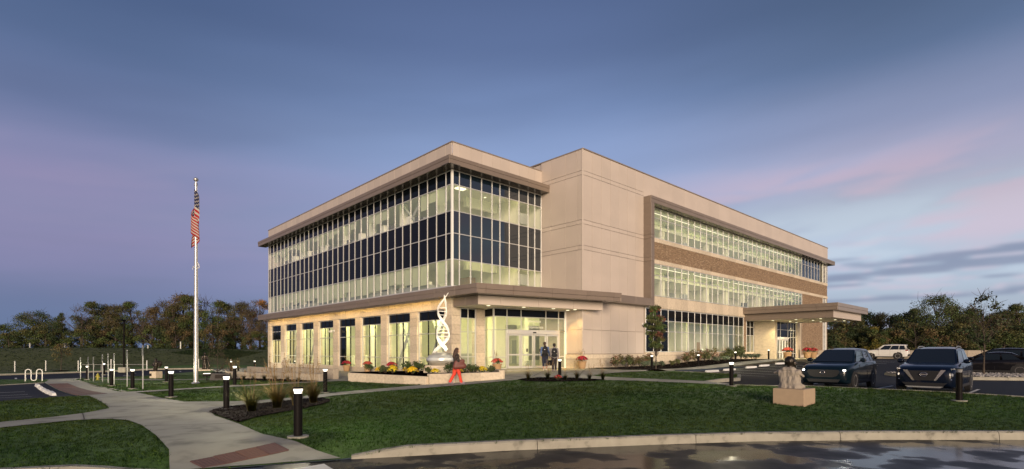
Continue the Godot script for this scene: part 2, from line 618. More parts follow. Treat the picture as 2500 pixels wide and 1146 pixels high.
func kerb_line(label: String, pts: Array, closed := false, deep := 0.17, step := 3.0, wide := 0.16) -> void:
	# a concrete kerb whose outer face looks to the right-hand side of the way it runs; every length between two joints is a piece
	var k := thing("kerb", label, "kerb")
	tag(k, label, "kerb", "", "structure")
	k.remove_meta("category")
	var line: Array[Vector2] = []
	for q in pts:
		line.append(Vector2(q[0], q[1]))
	var fine: Array[Vector2] = []
	var pieces := []
	var run := 0.0
	for i in line.size() - 1:
		var a := line[i]
		var b := line[i + 1]
		var n := maxi(1, ceili(a.distance_to(b) / 0.5))
		for j in n:
			fine.append(a.lerp(b, float(j) / n))
	fine.append(line[-1])
	var piece: Array[Vector2] = [fine[0]]
	for i in range(1, fine.size()):
		run += fine[i].distance_to(fine[i - 1])
		piece.append(fine[i])
		if run >= step or i == fine.size() - 1:
			pieces.append(piece.duplicate())
			piece = [fine[i]]
			run = 0.0
	for pc in pieces:
		var b := MB.new()
		var rings := []
		for i in pc.size():
			var d: Vector2 = (pc[mini(i + 1, pc.size() - 1)] - pc[maxi(i - 1, 0)]).normalized()
			var p: Vector2 = pc[i]
			if i == 0: p += d * 0.006
			if i == pc.size() - 1: p -= d * 0.006
			var out := Vector2(d.y, -d.x)
			var top := gh(p.x, p.y) + 0.022
			var low := gh(p.x, p.y, false) - deep - 0.03
			if top < low + 0.035:
				top = low + 0.035
			var P := func(s: float, y: float) -> Vector3:
				var q := p + out * s
				return Vector3(q.x, y, -q.y)
			rings.append([P.call(-wide, low), P.call(0.03, low), P.call(0.012, top - 0.03), P.call(-0.02, top), P.call(-wide, top)])
		b.loft(rings, true, false)
		b.fan(rings[0], true)
		b.fan(rings[-1])
		put("kerb_segment", b.mesh(), M.kerb, k)

func make_grounds() -> void:
	var front_road := poly([[-60, -30], [-60, -9], [-12, 6.1], [-6.8, 7.55], [-5.2, 8.0], [-2.9, 8.97], [0, 9.82], [2.83, 10.42], [4.94, 10.8], [7.7, 10.98], [10.6, 10.98], [20, 10.9], [60, 10.7], [60, -30]])
	var left_lot := poly([[-29.5, 33.3], [-16.9, 20.65], [-17.6, 19.9], [-17.75, 18.2], [-22, 12], [-60, 12], [-60, 30], [-30.1, 31.0]])
	var far_road := poly([[-70, 31], [-36.6, 37.0], [-32.9, 37.2], [-31, 39.5], [-29.5, 41.4], [-29.8, 46], [-30.5, 51.1], [-33, 58], [-34.5, 60], [-38.9, 57], [-40.3, 54.7], [-42.7, 49.2], [-45, 44], [-70, 40]])
	var right_lot := poly([[8.95, 24.3], [9.3, 22.0], [10.4, 21.4], [12.0, 21.3], [14.55, 18.75], [17, 16.2], [22, 11.6], [95, 11.6], [95, 88], [52, 84], plan(62, 14), plan(60, 9.0), plan(11.6, 9.0), [10.3, 33.2], [13.1, 31.7], [13.2, 30.6], [11.7, 27.1], [10.2, 25.9]])
	roads = [front_road, left_lot, far_road, right_lot]
	var main_walk := poly([[-5.2, 8.02], [-5.86, 9.02], [-7.11, 10.54], [-8.41, 11.98], [-9.3, 12.8], [-9.9, 13.05], [-10.3, 13.0], [-10.67, 12.75], [-10.97, 12.15], [-11.2, 11.56], [-12.3, 9], [-13.4, 9.4], [-12.07, 12.46], [-11.7, 13.29], [-11.57, 14.3], [-11.77, 15.44], [-12.91, 16.75], [-16.4, 20.46], [-16.9, 20.65], [-28.1, 31.9], [-29.5, 33.3], [-32, 36.5], [-32.9, 37.2], [-31.5, 38.6], [-29.8, 35.95], [-21, 27.2], [-16.98, 22.9], [-16.3, 22.7], [-15.6, 21.9], [-12.57, 18.9], [-10.9, 17.5], [-8.6, 16.0], [-8.46, 15.1], [-8.34, 14.59], [-7.69, 13.67], [-6.36, 12.24], [-5.06, 10.69], [-4.05, 9.85], [-2.9, 8.97]])
	var path_a := poly([[-10.9, 17.45], [-9.2, 17.6], [-8.53, 18.04], [-7.98, 18.78], [-7.55, 20.02], [-6.76, 21.7], [-4.1, 25.0], [-0.52, 27.3], [0.1, 27.0], [0.05, 26.2], [-2.06, 24.2], [-3.6, 22.7], [-5.2, 21.4], [-6.3, 20.0], [-6.9, 18.8], [-7.5, 17.9], [-8.46, 16.2], [-8.6, 15.9]])
	var path_b := poly([[-15.7, 21.8], [-16.5, 22.7], [-14.7, 24.6], [-12.6, 26.7], [-10.9, 29.4], [-9.8, 29.3], [-12.1, 25.7], [-14.1, 23.7]])
	var path_c := poly([[-29.0, 36.9], [-27.8, 37.8], [-21.9, 36.4], [-19.2, 35.9], [-19.2, 35.2], [-21.9, 35.5], [-28.5, 36.7]])
	var bed_m4 := poly([plan(8.6, 4.1), plan(8.1, 7.4), plan(8.7, 8.4), plan(10.7, 8.2), plan(18.4, 7.4), plan(31.6, 7.4), plan(31.6, 4.1)])
	var plaza := poly([[-0.52, 27.3], [0.05, 26.2], [0.29, 26.35], [1.06, 27.5], [2.5, 27.25], [4.15, 25.7], [4.22, 25.25], [5.94, 24.6], [7.59, 23.1], [8.95, 21.75], [9.3, 22.0], [8.95, 24.3], [7.84, 25.4], [5.93, 26.6], [4.5, 27.7], [4.3, 28.4], [5.2, 29.6], [6.6, 31], [9.6, 33.4], [10.3, 33.2], plan(11.6, 9.0), plan(60, 9.0), plan(60, 3.5), plan(31.6, 4.1), plan(31.6, 7.4), plan(18.4, 7.4), plan(10.7, 8.2), plan(8.7, 8.4), plan(8.1, 7.4), plan(8.6, 4.1), plan(8.4, -0.5), plan(-0.2, -0.5), plan(-0.2, -37), plan(-5.5, -37), [-19.5, 37.5], [-10.4, 30.4], [-10.6, 29.3], [-9.4, 29.3], [-9.0, 29.45], [-7.5, 31.4], [-4.0, 32.2], [-0.9, 29.0]])
	var bed_1 := poly([[-8.36, 14.55], [-8.48, 15.1], [-8.45, 15.9], [-7.6, 17.5], [-6.95, 18.4], [-6.64, 18.5], [-6.2, 17.9], [-5.9, 17.1], [-5.85, 16.2], [-6.1, 14.6], [-6.4, 13.5], [-6.42, 12.95], [-6.36, 12.3], [-6.96, 12.92], [-7.66, 13.7]])
	var bed_2 := poly([[-10.9, 28.9], [-11.4, 28.3], [-13.5, 29.6], [-17.2, 32.6], [-19.6, 34.9], [-19.0, 35.4], [-10.7, 29.25]])
	var bed_3 := poly([[0.25, 26.4], [0.7, 27.1], [1.3, 27.35], [2.5, 27.15], [3.7, 26.2], [4.5, 25.2], [3.9, 24.6], [2.8, 24.3], [1.6, 24.5], [0.7, 25.2]])
	walks = [main_walk, path_a, path_b, path_c, plaza]
	beds = [bed_1, bed_2, bed_3, bed_m4]
	var near := poly([[-75, -32], [75, -32], [75, 100], [-75, 100]])
	var verge := poly([[-12, 5], [3, 5], [3, 13], [-12, 13]])
	tag(drape("lawn", near, 0.0, M.lawn, 1.5, roads + [verge]), "", "", "", "structure")
	tag(drape("lawn", verge, 0.0, M.lawn, 0.5, roads), "", "", "", "structure")
	var bank := poly([[-75, 45.5], [-46, 48.5], [-41, 58], [-36, 63], [-27, 66], [-12, 74], [-12, 100], [-75, 100]])
	tag(drape("bank", bank, 0.03, M.meadow, 1.5), "", "", "", "structure")
	# the land beyond, to the horizon
	var out := MB.new()
	var E := [-700.0, -400.0, -200.0, -110.0, -75.0, -50, -25, 0, 25.0, 50, 75.0, 110.0, 200.0, 400.0, 700.0]
	var F := [-200.0, -80.0, -32.0, 0, 34, 68, 100.0, 130.0, 180.0, 300.0, 600.0, 1100.0]
	for i in E.size() - 1:
		for j in F.size() - 1:
			if E[i] >= -75 and E[i + 1] <= 75 and F[j] >= -32 and F[j + 1] <= 100:
				continue
			var q := []
			for w in [[0, 0], [1, 0], [1, 1], [0, 1]]:
				var X: float = E[i + w[0]]
				var D: float = F[j + w[1]]
				q.append(Vector3(X, gh(X, D) - 0.02, -D))
			out.quad(q[0], q[1], q[2], q[3])
	tag(put("terrain", out.mesh(), M.meadow), "", "", "", "structure")
	# asphalt, lower than the lawns by the height of a kerb
	tag(drape("road", front_road, -0.15, M.asphalt, 1.5, [], false), "", "", "", "structure")
	tag(drape("parking_lot", left_lot, -0.02, M.asphalt_dry, 1.0), "", "", "", "structure")
	tag(drape("road", far_road, -0.12, M.asphalt_dry, 1.5), "", "", "", "structure")
	tag(drape("parking_lot", right_lot, -0.15, M.asphalt_dry, 1.5), "", "", "", "structure")
	var names := ["sidewalk", "path", "path", "path", "plaza"]
	for i in walks.size():
		var w := drape(names[i], walks[i], 0.02, M.concrete, 0.5 if i == 0 else 1.0)
		tag(w, "", "", "", "structure")
		keep_out.append(walks[i])
	for b in beds:
		tag(drape("mulch", b, 0.035, M.mulch, 1.0), "dark mulch spread over the planting bed", "mulch", "", "stuff")
		keep_out.append(b)
	chips()
	for r in roads:
		keep_out.append(r)
	keep_out.append(poly([plan(-0.1, 0), plan(8.28, 0), plan(8.28, 4), plan(61, 4), plan(61, -16), plan(25, -16), plan(25, -35), plan(-0.1, -35)]))
	# joints sawn across the walks
	joints()
	kerb_line("long pale concrete kerb between the big front lawn and the wet road", [[-2.75, 9.02], [0, 9.82], [2.83, 10.42], [4.94, 10.8], [7.7, 10.98], [10.6, 10.98], [20, 10.9], [34, 10.8]], false, 0.15)
	kerb_line("pale concrete kerb at the corner of the near left lawn, by the road", [[-12, 6.1], [-6.8, 7.55], [-5.3, 7.95]], false, 0.15)
	kerb_line("pale kerb in front of the two parked dark blue cars", [[22, 11.6], [17, 16.2], [14.55, 18.75], [12.0, 21.3], [10.4, 21.4], [9.3, 22.0]], false, 0.15)
	kerb_line("pale kerb around the tip of the lawn island with the small red-leaved tree", [[8.95, 24.3], [10.2, 25.9], [11.7, 27.1], [13.25, 30.6], [13.1, 31.7], [10.3, 33.2]], false, 0.15)
	kerb_line("low kerb along the lawn with the thin signposts", [[-29.8, 35.95], [-21, 27.2], [-18.3, 24.5], [-17.0, 23.0]], false, 0.02, 3.0, 0.2)
	kerb_line("pale kerb on the far side of the left service road", [[-70, 40], [-45, 44], [-42.7, 49.2], [-40.3, 54.7], [-38.9, 57], [-34.5, 60], [-27, 62.5]], false, 0.12)
	kerb_line("kerb at the near end of the left parking bays", [[-60, 30.0], [-30.1, 31.0], [-29.5, 33.3]], false, 0.04)
	# gravel island in the right-hand car park
	var isle := poly([[22.3, 28.9], [29, 27.2], [36, 32.5], [31, 36], [24, 34]])
	var gi := drape("gravel", isle, 0.03, M.gravel, 1.0)
	tag(gi, "pale loose gravel filling the island in the right-hand car park", "gravel", "", "stuff")
	stones(isle, gi)
	kerb_line("kerb around the gravel island beside the black saloon", [[24, 34], [22.3, 28.9], [29, 27.2], [36, 32.5], [31, 36], [24, 34]], true, 0.17)
	pavers()
	markings()

func chips() -> void:
	# shreds of bark lying on the beds
	var b := MB.new()
	b.box(Vector3.ZERO, Vector3(1, 0.2, 0.34))
	var m := b.mesh()
	var buf := PackedFloat32Array()
	var n := 0
	for bed in beds:
		var r := rect_of(bed)
		var want := int(r.get_area() * (420.0 if bed == beds[0] else 90.0))
		for i in want:
			var q := r.position + Vector2(rng.randf(), rng.randf()) * r.size
			if not Geometry2D.is_point_in_polygon(q, bed):
				continue
			var t := Basis.from_euler(Vector3(rng.randf_range(-0.5, 0.5), rng.randf() * TAU, rng.randf_range(-0.5, 0.5))) * Basis.from_scale(Vector3.ONE * rng.randf_range(0.014, 0.05))
			var g := rng.randf_range(0.004, 0.02)
			push(buf, Transform3D(t, Vector3(q.x, gh(q.x, q.y) + 0.045, -q.y)), Color(g, g * 0.75, g * 0.6))
			n += 1
	tag(many("mulch", m, M.petal, buf, n), "loose dark bark shreds lying on the planting beds", "mulch", "", "stuff")

func stones(isle: PackedVector2Array, parent: Node) -> void:
	var b := MB.new()
	b.ball(Vector3.ZERO, Vector3(1, 0.7, 0.8), 5, 3)
	var buf := PackedFloat32Array()
	var count := 0
	var r := rect_of(isle)
	while count < 2600:
		var q := r.position + Vector2(rng.randf(), rng.randf()) * r.size
		if not Geometry2D.is_point_in_polygon(q, isle):
			continue
		var s := rng.randf_range(0.03, 0.085)
		var t := Basis(Vector3.UP, rng.randf() * TAU).scaled(Vector3.ONE * s)
		var g := rng.randf_range(0.12, 0.5)
		push(buf, Transform3D(t, Vector3(q.x, gh(q.x, q.y) + 0.04, -q.y)), Color(g, g * 0.95, g * 0.88))
		count += 1
	many("stones", b.mesh(), M.petal, buf, count, parent)

func push(buf: PackedFloat32Array, t: Transform3D, c: Color) -> void:
	buf.append_array(PackedFloat32Array([t.basis.x.x, t.basis.y.x, t.basis.z.x, t.origin.x, t.basis.x.y, t.basis.y.y, t.basis.z.y, t.origin.y, t.basis.x.z, t.basis.y.z, t.basis.z.z, t.origin.z, c.r, c.g, c.b, 1.0]))

func many(called: String, mesh: Mesh, m: Material, buf: PackedFloat32Array, count: int, parent: Node = self) -> MultiMeshInstance3D:
	var mm := MultiMesh.new()
	mm.transform_format = MultiMesh.TRANSFORM_3D
	mm.use_colors = true
	mm.mesh = mesh
	mm.instance_count = count
	mm.buffer = buf
	var o := MultiMeshInstance3D.new()
	o.multimesh = mm
	o.material_override = m
	o.name = numbered(called, parent)
	parent.add_child(o, true)
	o.set_meta("kind", "stuff")
	return o

func strip(a: Vector2, b: Vector2, wide: float, off: float, m: Material, called: String, parent: Node) -> void:
	var bld := MB.new()
	var n := maxi(1, ceili(a.distance_to(b) / 0.6))
	var d := (b - a).normalized()
	var s := Vector2(d.y, -d.x) * wide * 0.5
	for i in n:
		var p := a.lerp(b, float(i) / n)
		var q := a.lerp(b, float(i + 1) / n)
		var w := []
		for e in [p + s, q + s, q - s, p - s]:
			w.append(Vector3(e.x, gh(e.x, e.y) + off, -e.y))
		if (w[1] - w[0]).cross(w[2] - w[0]).y > 0:
			bld.quad(w[0], w[1], w[2], w[3])
		else:
			bld.quad(w[3], w[2], w[1], w[0])
	put(called, bld.mesh(), m, parent)

func joints() -> void:
	var jm := mat("joint", lin(0.07, 0.065, 0.055), 0.95)
	var side: Node = get_node("sidewalk")
	for q in [[-8.34, 14.5, -10.4, 13.05], [-6.3, 12.2, -8.2, 11.8], [-10.9, 17.45, -12.0, 15.7], [-12.6, 18.9, -14.1, 18.05], [-15.6, 21.9, -16.8, 20.9], [-10.45, 12.9, -11.55, 14.2], [-11.5, 10.8, -12.6, 11.2], [-18.5, 24.6, -19.2, 23.3], [-21, 27.1, -22, 26.1], [-24, 30, -25, 29.0]]:
		strip(Vector2(q[0], q[1]), Vector2(q[2], q[3]), 0.025, 0.028, jm, "joint", side)
	var pl: Node = get_node("plaza")
	for a in range(12, 58, 3):
		strip(plan(a, 7.5), plan(a, 8.95), 0.03, 0.03, jm, "joint", pl)
	for t in range(2, 36, 3):
		strip(plan(-0.3, -t), plan(-5.4, -t), 0.03, 0.03, jm, "joint", pl)
	for q in [[1.0, 27.6, 2.4, 35], [3.4, 27.2, 5.0, 35.5], [-0.4, 29, 7, 33], [0.2, 27.4, 4.4, 29.6], [5.0, 25.3, 6.2, 26.3], [6.6, 24.0, 7.6, 25.3]]:
		strip(Vector2(q[0], q[1]), Vector2(q[2], q[3]), 0.03, 0.03, jm, "joint", pl)
	var pa: Node = get_node("path")
	for q in [[-6.9, 18.7, -8.0, 18.75], [-5.9, 20.7, -6.9, 21.3], [-4.6, 22.0, -5.6, 23.1], [-3.0, 23.3, -3.7, 25.2], [-1.4, 24.9, -1.9, 26.3]]:
		strip(Vector2(q[0], q[1]), Vector2(q[2], q[3]), 0.025, 0.03, jm, "joint", pa)

func pavers() -> void:
	# dark red brick band along the left parking bays
	var side: Node = get_node("sidewalk")
	var a := Vector2(-16.75, 21.15)
	var b := Vector2(-27.85, 32.35)
	var d := (b - a).normalized()
	var s := Vector2(d.y, -d.x)
	var n := int(a.distance_to(b) / 0.52)
	var tones := []
	for k in 3:
		tones.append(grain(mat("paver%d" % k, lin(0.125 + 0.018 * k, 0.068 + 0.008 * k, 0.062), 0.85), M.t_speck, 1.5))
	for i in n:
		for k in 2:
			var p := a + d * (i + 0.5) * 0.52 + s * (k - 0.5) * 0.42
			put("paver", bmesh_box(Vector3(0.41, 0.03, 0.51), 0.006), tones[(i * 2 + k * 3 + i / 3) % 3], side, Vector3(p.x, gh(p.x, p.y) + 0.012, -p.y), atan2(-d.x, d.y) * -1.0 + PI)
	# tactile plates at the dropped kerb
	var t0 := Vector2(-5.0, 8.35)
	var t1 := Vector2(-4.12, 9.46)
	var td := (t1 - t0).normalized()
	var tn := Vector2(-td.y, td.x)
	var plate := MB.new()
	var tw := t0.distance_to(t1) / 4.0
	plate.box(Vector3.ZERO, Vector3(tw - 0.008, 0.02, 0.5), 0.004)
	for i in 6:
		for j in 9:
			plate.lathe([[0.018, 0.0], [0.011, 0.007], [0.0, 0.008]], 6, Vector3((i + 0.5) / 6.0 * tw - tw / 2, 0.009, (j + 0.5) / 9.0 * 0.5 - 0.25))
	var pm := plate.mesh()
	for i in 4:
		var p := t0 + td * (i + 0.5) * tw
		var o := put("tactile_plate", pm, tones[i % 3], side, Vector3(p.x, gh(p.x, p.y) + 0.03, -p.y))
		var x := Vector3(td.x, (gh(p.x + td.x * 0.3, p.y + td.y * 0.3) - gh(p.x - td.x * 0.3, p.y - td.y * 0.3)) / 0.6, -td.y).normalized()
		var z := Vector3(-tn.x, -(gh(p.x + tn.x * 0.3, p.y + tn.y * 0.3) - gh(p.x - tn.x * 0.3, p.y - tn.y * 0.3)) / 0.6, tn.y).normalized()
		o.basis = Basis(x, z.cross(x).normalized(), z).orthonormalized()

func markings() -> void:
	var road: Node = get_node("road")
	var q := poly([[-3.07, 8.62], [-2.35, 7.6], [-3.3, 6.6], [-4.05, 7.5]])
	tag(drape("painted_marking", q, -0.144, M.paint, 1.0, [], false, road), "white painted bar at the near edge of the road")
	var lot: Node = get_node("parking_lot_001")
	var base := Vector2(12.2, 21.1)
	for k in [-1, 0, 1, 2]:
		var p: Vector2 = base + Vector2(0.681, -0.732) * (1.6 + 2.9 * (k - 0.05))
		strip(p + Vector2(UX, UD) * 0.15, p + Vector2(UX, UD) * 5.2, 0.11, -0.144, M.paint, "stall_line", lot)
	for k in 6:
		var p: Vector2 = plan(13.0 + k * 2.9, 9.4)
		strip(p, p + Vector2(UD, -UX) * 5.0, 0.11, -0.144, M.paint, "stall_line", lot)
	for k in 4:
		var p := Vector2(30.5, 44.0) + Vector2(UX, UD) * (2.9 * k)
		strip(p, p + Vector2(-0.681, 0.732) * 5.0, 0.11, -0.144, M.paint, "stall_line", lot)
	var fr: Node = get_node("road_001")
	for e in [[-39, 41.5, -37.4, 39.8], [-33.5, 45.5, -32.2, 44.6], [-36.5, 50.5, -35.2, 49.4], [-34.5, 55, -33.6, 53.4], [-44, 41.5, -40.8, 38.4]]:
		strip(Vector2(e[0], e[1]), Vector2(e[2], e[3]), 0.13, -0.112, M.paint, "stall_line", fr)
	var ll: Node = get_node("parking_lot")
	for k in 3:
		var p := Vector2(-19.6, 22.6) + Vector2(-0.705, 0.709) * 2.9 * k
		strip(p + Vector2(-0.5, -0.5), p + Vector2(-3.6, -3.6), 0.11, -0.012, M.paint, "stall_line", ll)

# ---------------------------------------------------------------- building
# Local axes of the building: x along the entrance front, z outwards towards the lawn, origin at the near glass corner.

func wall_grid(called: String, parent: Node, at: Vector3, turn: float, us: Array, ys: Array, rows: Array, deep := 0.05, bar: Material = null) -> Node3D:
	# a curtain wall: upright and level bars with a pane in every field; rows gives, from the bottom up, v for clear and s for dark glass, or a string with a letter for every field
	var w := node(called, parent, at, turn)
	for k in us.size():
		var wide := 0.05 if k > 0 and k < us.size() - 1 else 0.09
		bx(w, "mullion", us[k] - wide / 2, us[k] + wide / 2, ys[0], ys[-1], -0.05, deep, bar if bar and k > 0 and k < us.size() - 1 else M.alu, 0.008)
	for j in ys.size():
		bx(w, "transom", us[0] - 0.045, us[-1] + 0.045, ys[j] - 0.03, ys[j] + 0.03, -0.045, deep - 0.012, M.alu, 0.01)
	for j in ys.size() - 1:
		var row: String = rows[j]
		for k in us.size() - 1:
			var ch: String = row[0] if row.length() == 1 else row[mini(k, row.length() - 1)]
			if ch == "-":
				continue
			var x0: float = us[k] + 0.03
			var x1: float = us[k + 1] - 0.03
			var y0: float = ys[j] + 0.03
			var y1: float = ys[j + 1] - 0.03
			var b := MB.new()
			var hx := (x1 - x0) / 2
			var hy := (y1 - y0) / 2
			b.quad(Vector3(-hx, -hy, 0), Vector3(hx, -hy, 0), Vector3(hx, hy, 0), Vector3(-hx, hy, 0))
			var p := put("pane" if ch == "v" else "spandrel_pane", b.mesh(), M.glass if ch == "v" else M.spandrel_blue if ch == "b" else M.spandrel, w, Vector3((x0 + x1) / 2, (y0 + y1) / 2, 0.0))
			p.rotation = Vector3(rng.randf_range(-0.003, 0.003), rng.randf_range(-0.003, 0.003), 0)
	return w

func panels(called: String, piece: String, parent: Node, at: Vector3, turn: float, us: Array, ys: Array, mats: Array, thick := 0.06, gap := 0.014) -> Node3D:
	var w := node(called, parent, at, turn)
	for j in ys.size() - 1:
		for k in us.size() - 1:
			var size := Vector3(us[k + 1] - us[k] - gap, ys[j + 1] - ys[j] - gap, thick)
			put(piece, bmesh_box(size, 0.004), mats[(k * 7 + j * 5 + (k * j) % 3) % mats.size()], w, Vector3((us[k] + us[k + 1]) / 2, (ys[j] + ys[j + 1]) / 2, thick / 2 + (k * 3 + j) % 2 * 0.002))
	return w

func steps(a: float, b: float, module: float) -> Array:
	var n := maxi(1, roundi(absf(b - a) / module))
	var o := []
	for i in n + 1:
		o.append(lerpf(a, b, float(i) / n))
	return o

func wall_washer(parent: Node, at: Vector3, along: float, high: float, energy: float, turn: float, color := Color(1.0, 0.99, 0.64), tilt := -0.6) -> void:
	# a long lamp in the window head that throws its light back into the room
	var n := node("wall_washer", parent, at, turn)
	put("housing", bmesh_box(Vector3(along, high * 0.5, 0.05), 0.01), M.inner_white, n, Vector3(0, high * 0.1, 0.06))
	var g := put("lamp_strip", bmesh_box(Vector3(along, high * 0.9, 0.02)), M.lamp_soft, n, Vector3(0, 0, 0.0))
	g.rotation.x = tilt
	var l := AreaLight3D.new()
	l.name = numbered("washer_source", n)
	l.area_size = Vector2(along, high)
	l.set("area_range", 30.0)
	l.light_color = color
	l.light_energy = energy * rng.randf_range(0.72, 1.25)
	l.shadow_enabled = true
	n.add_child(l, true)
	l.position = Vector3(0, -0.02, -0.03)
	l.rotation.x = tilt

func spot_discs(parent: Node, y: float, pts: Array) -> void:
	var b := MB.new()
	b.lathe([[0.0, 0.0], [0.07, 0.0], [0.09, 0.02]], 12)
	var m := b.mesh()
	for q in pts:
		put("ceiling_light", m, M.lamp, parent, Vector3(q[0], y - 0.02, q[1]))

func down_light(parent: Node, at: Vector3, energy: float, color := Color(1.0, 0.85, 0.55), angle := 55.0) -> void:
	var b := MB.new()
	b.lathe([[0.0, 0.0], [0.09, 0.0], [0.11, 0.012], [0.12, 0.03]], 14)
	put("soffit_light", b.mesh(), M.lamp, parent, at - Vector3(0, 0.03, 0))
	var l := SpotLight3D.new()
	l.name = numbered("soffit_light_source", parent)
	l.spot_angle = angle
	l.spot_range = 20
	l.spot_attenuation = 2.0
	l.light_size = 0.08
	l.light_color = color
	l.light_energy = energy
	l.shadow_enabled = true
	parent.add_child(l, true)
	l.position = at - Vector3(0, 0.06, 0)
	l.rotation = Vector3(-PI / 2, 0, 0)

func bricks(called: String, parent: Node, x0: float, x1: float, y0: float, y1: float, z: float) -> void:
	var w := bx(parent, called, x0, x1, y0, y1, z - 0.15, z, M.mortar)
	var bm := bmesh_box(Vector3(0.193, 0.058, 0.03), 0.004)
	var buf := PackedFloat32Array()
	var n := 0
	var rows := int((y1 - y0) / 0.0677)
	var mid := w.position
	for j in rows:
		var y := y0 + (j + 0.5) * (y1 - y0) / rows
		var off := 0.05 + (0.1015 if j % 2 == 1 else 0.0)
		var x := x0 + off
		while x < x1 - 0.09:
			var t := rng.randf()
			var c := Color(0.29, 0.20, 0.12).lerp(Color(0.20, 0.132, 0.082), t)
			if rng.randf() < 0.12:
				c = c * 0.68
			elif rng.randf() < 0.1:
				c = Color(0.35, 0.26, 0.17)
			push(buf, Transform3D(Basis(), Vector3(x + 0.05, y, z + rng.randf_range(0.002, 0.007)) - mid), c)
			n += 1
			x += 0.203
	many("brickwork", bm, M.brick, buf, n, w)

func make_building() -> void:
	building = thing("office_building", "three-storey glass, stone and beige panel office building with lit windows", "office building", Vector3(-3.848, 0, -34.0), asin(UD))
	var B := building
	left_wing(B)
	block(B)
	long_front(B)
	entrance(B)
	drop_off(B)
	rooms(B)

const CL := ["cladding0", "cladding1", "cladding2"]
func clad() -> Array:
	return [M.cladding0, M.cladding1, M.cladding2]
func stone() -> Array:
	return [M.stone0, M.stone1, M.stone2]
func fasc() -> Array:
	return [M.fascia0, M.fascia1]

func left_wing(B: Node3D) -> void:
	# upper curtain wall of the long left side, u runs from the far corner (-34.34) to the near corner (0)
	var us := [0.0, -0.66]
	for k in 31:
		us.append(-0.66 - 1.07 * (k + 1))
	us.append(-34.34)
	us.reverse()
	var ys := [5.9, 7.62, 9.3, 10.75, 12.45, 13.35]
	wall_grid("side_curtain_wall", B, Vector3.ZERO, -PI / 2, us, ys, ["v", "s", "s", "v", "s"])
	var uf := [0.0, 0.57, 1.5, 2.44, 3.37, 4.09, 4.98, 5.92, 6.84, 7.54, 8.24]
	wall_grid("corner_curtain_wall", B, Vector3.ZERO, 0, uf, ys, ["v", "b", "b", "v", "b"])
	# bright corner post and metal sill under the glass
	bx(B, "corner_post", -0.10, 0.05, 5.74, 13.36, -0.05, 0.10, M.white_metal, 0.02)
	bx(B, "sill", -0.14, -0.001, 5.70, 5.86, -34.5, 0.14, M.alu, 0.01)
	bx(B, "sill", 0.0, 8.28, 5.70, 5.86, 0.001, 0.14, M.alu, 0.01)
	# parapet panels
	panels("side_parapet", "cladding_panel", B, Vector3(0, 0, 0), -PI / 2, us, [13.9, 15.12], clad())
	panels("corner_parapet", "cladding_panel", B, Vector3.ZERO, 0, [0.0, 0.57, 1.5, 2.44, 3.37, 4.09, 4.98, 5.92, 6.84, 7.54, 8.28], [13.9, 15.12], clad())
	bx(B, "coping", -0.10, 0.25, 15.115, 15.19, -34.4, 0.10, M.cap, 0.01)
	bx(B, "coping", 0.25, 8.28, 15.115, 15.19, -0.25, 0.10, M.cap, 0.01)
	# end wall at the far corner (seen edge on) and rear
	bx(B, "end_wall", 0.02, 25.0, 0.0, 15.1, -34.5, -34.36, M.cladding1)
	bx(B, "rear_wall", 24.8, 25.0, 0.0, 14.8, -34.3, -16.2, M.cladding1)
	bx(B, "roof", 0.25, 24.9, 14.3, 14.6, -34.3, -0.25, M.inner_grey)
	# deep roof canopy over the glass, with a fascia in two bands
	canopy_edge(B, "roof_canopy", [[-0.9, -35.24], [-0.9, 0.9], [8.28, 0.9]], 13.36, 13.9, 0.9, 13.36)
	# fascia over the ground floor, running out to the corner of the entrance canopy
	canopy_edge(B, "floor_fascia", [[-0.9, -35.24], [-0.9, 3.6]], 5.09, 5.67, 0.9, 5.1)
	ground_left(B)
	# a warm strip of light under the fascia washes the stone frieze and the piers
	var cs := node("frieze_light", B)
	for k in 4:
		var zz := -4.6 - k * 8.4
		bx(cs, "valance", -0.72, -0.70, 4.99, 5.10, zz - 4.19, zz + 4.19, M.fascia0)
		bx(cs, "lamp_strip", -0.66, -0.60, 5.085, 5.10, zz - 3.9, zz + 3.9, M.lamp_soft)
		var l := AreaLight3D.new()
		l.name = numbered("frieze_light_source", cs)
		l.area_size = Vector2(7.8, 0.06)
		l.set("area_range", 20.0)
		l.light_color = Color(1.0, 0.80, 0.46)
		l.light_energy = 5.0
		l.shadow_enabled = true
		cs.add_child(l, true)
		l.position = Vector3(-0.63, 5.075, zz)
		l.basis = Basis(Vector3(0, 0, 1), Vector3(0.8, 0.6, 0).normalized(), Vector3(0, 0, 1).cross(Vector3(0.8, 0.6, 0).normalized()))

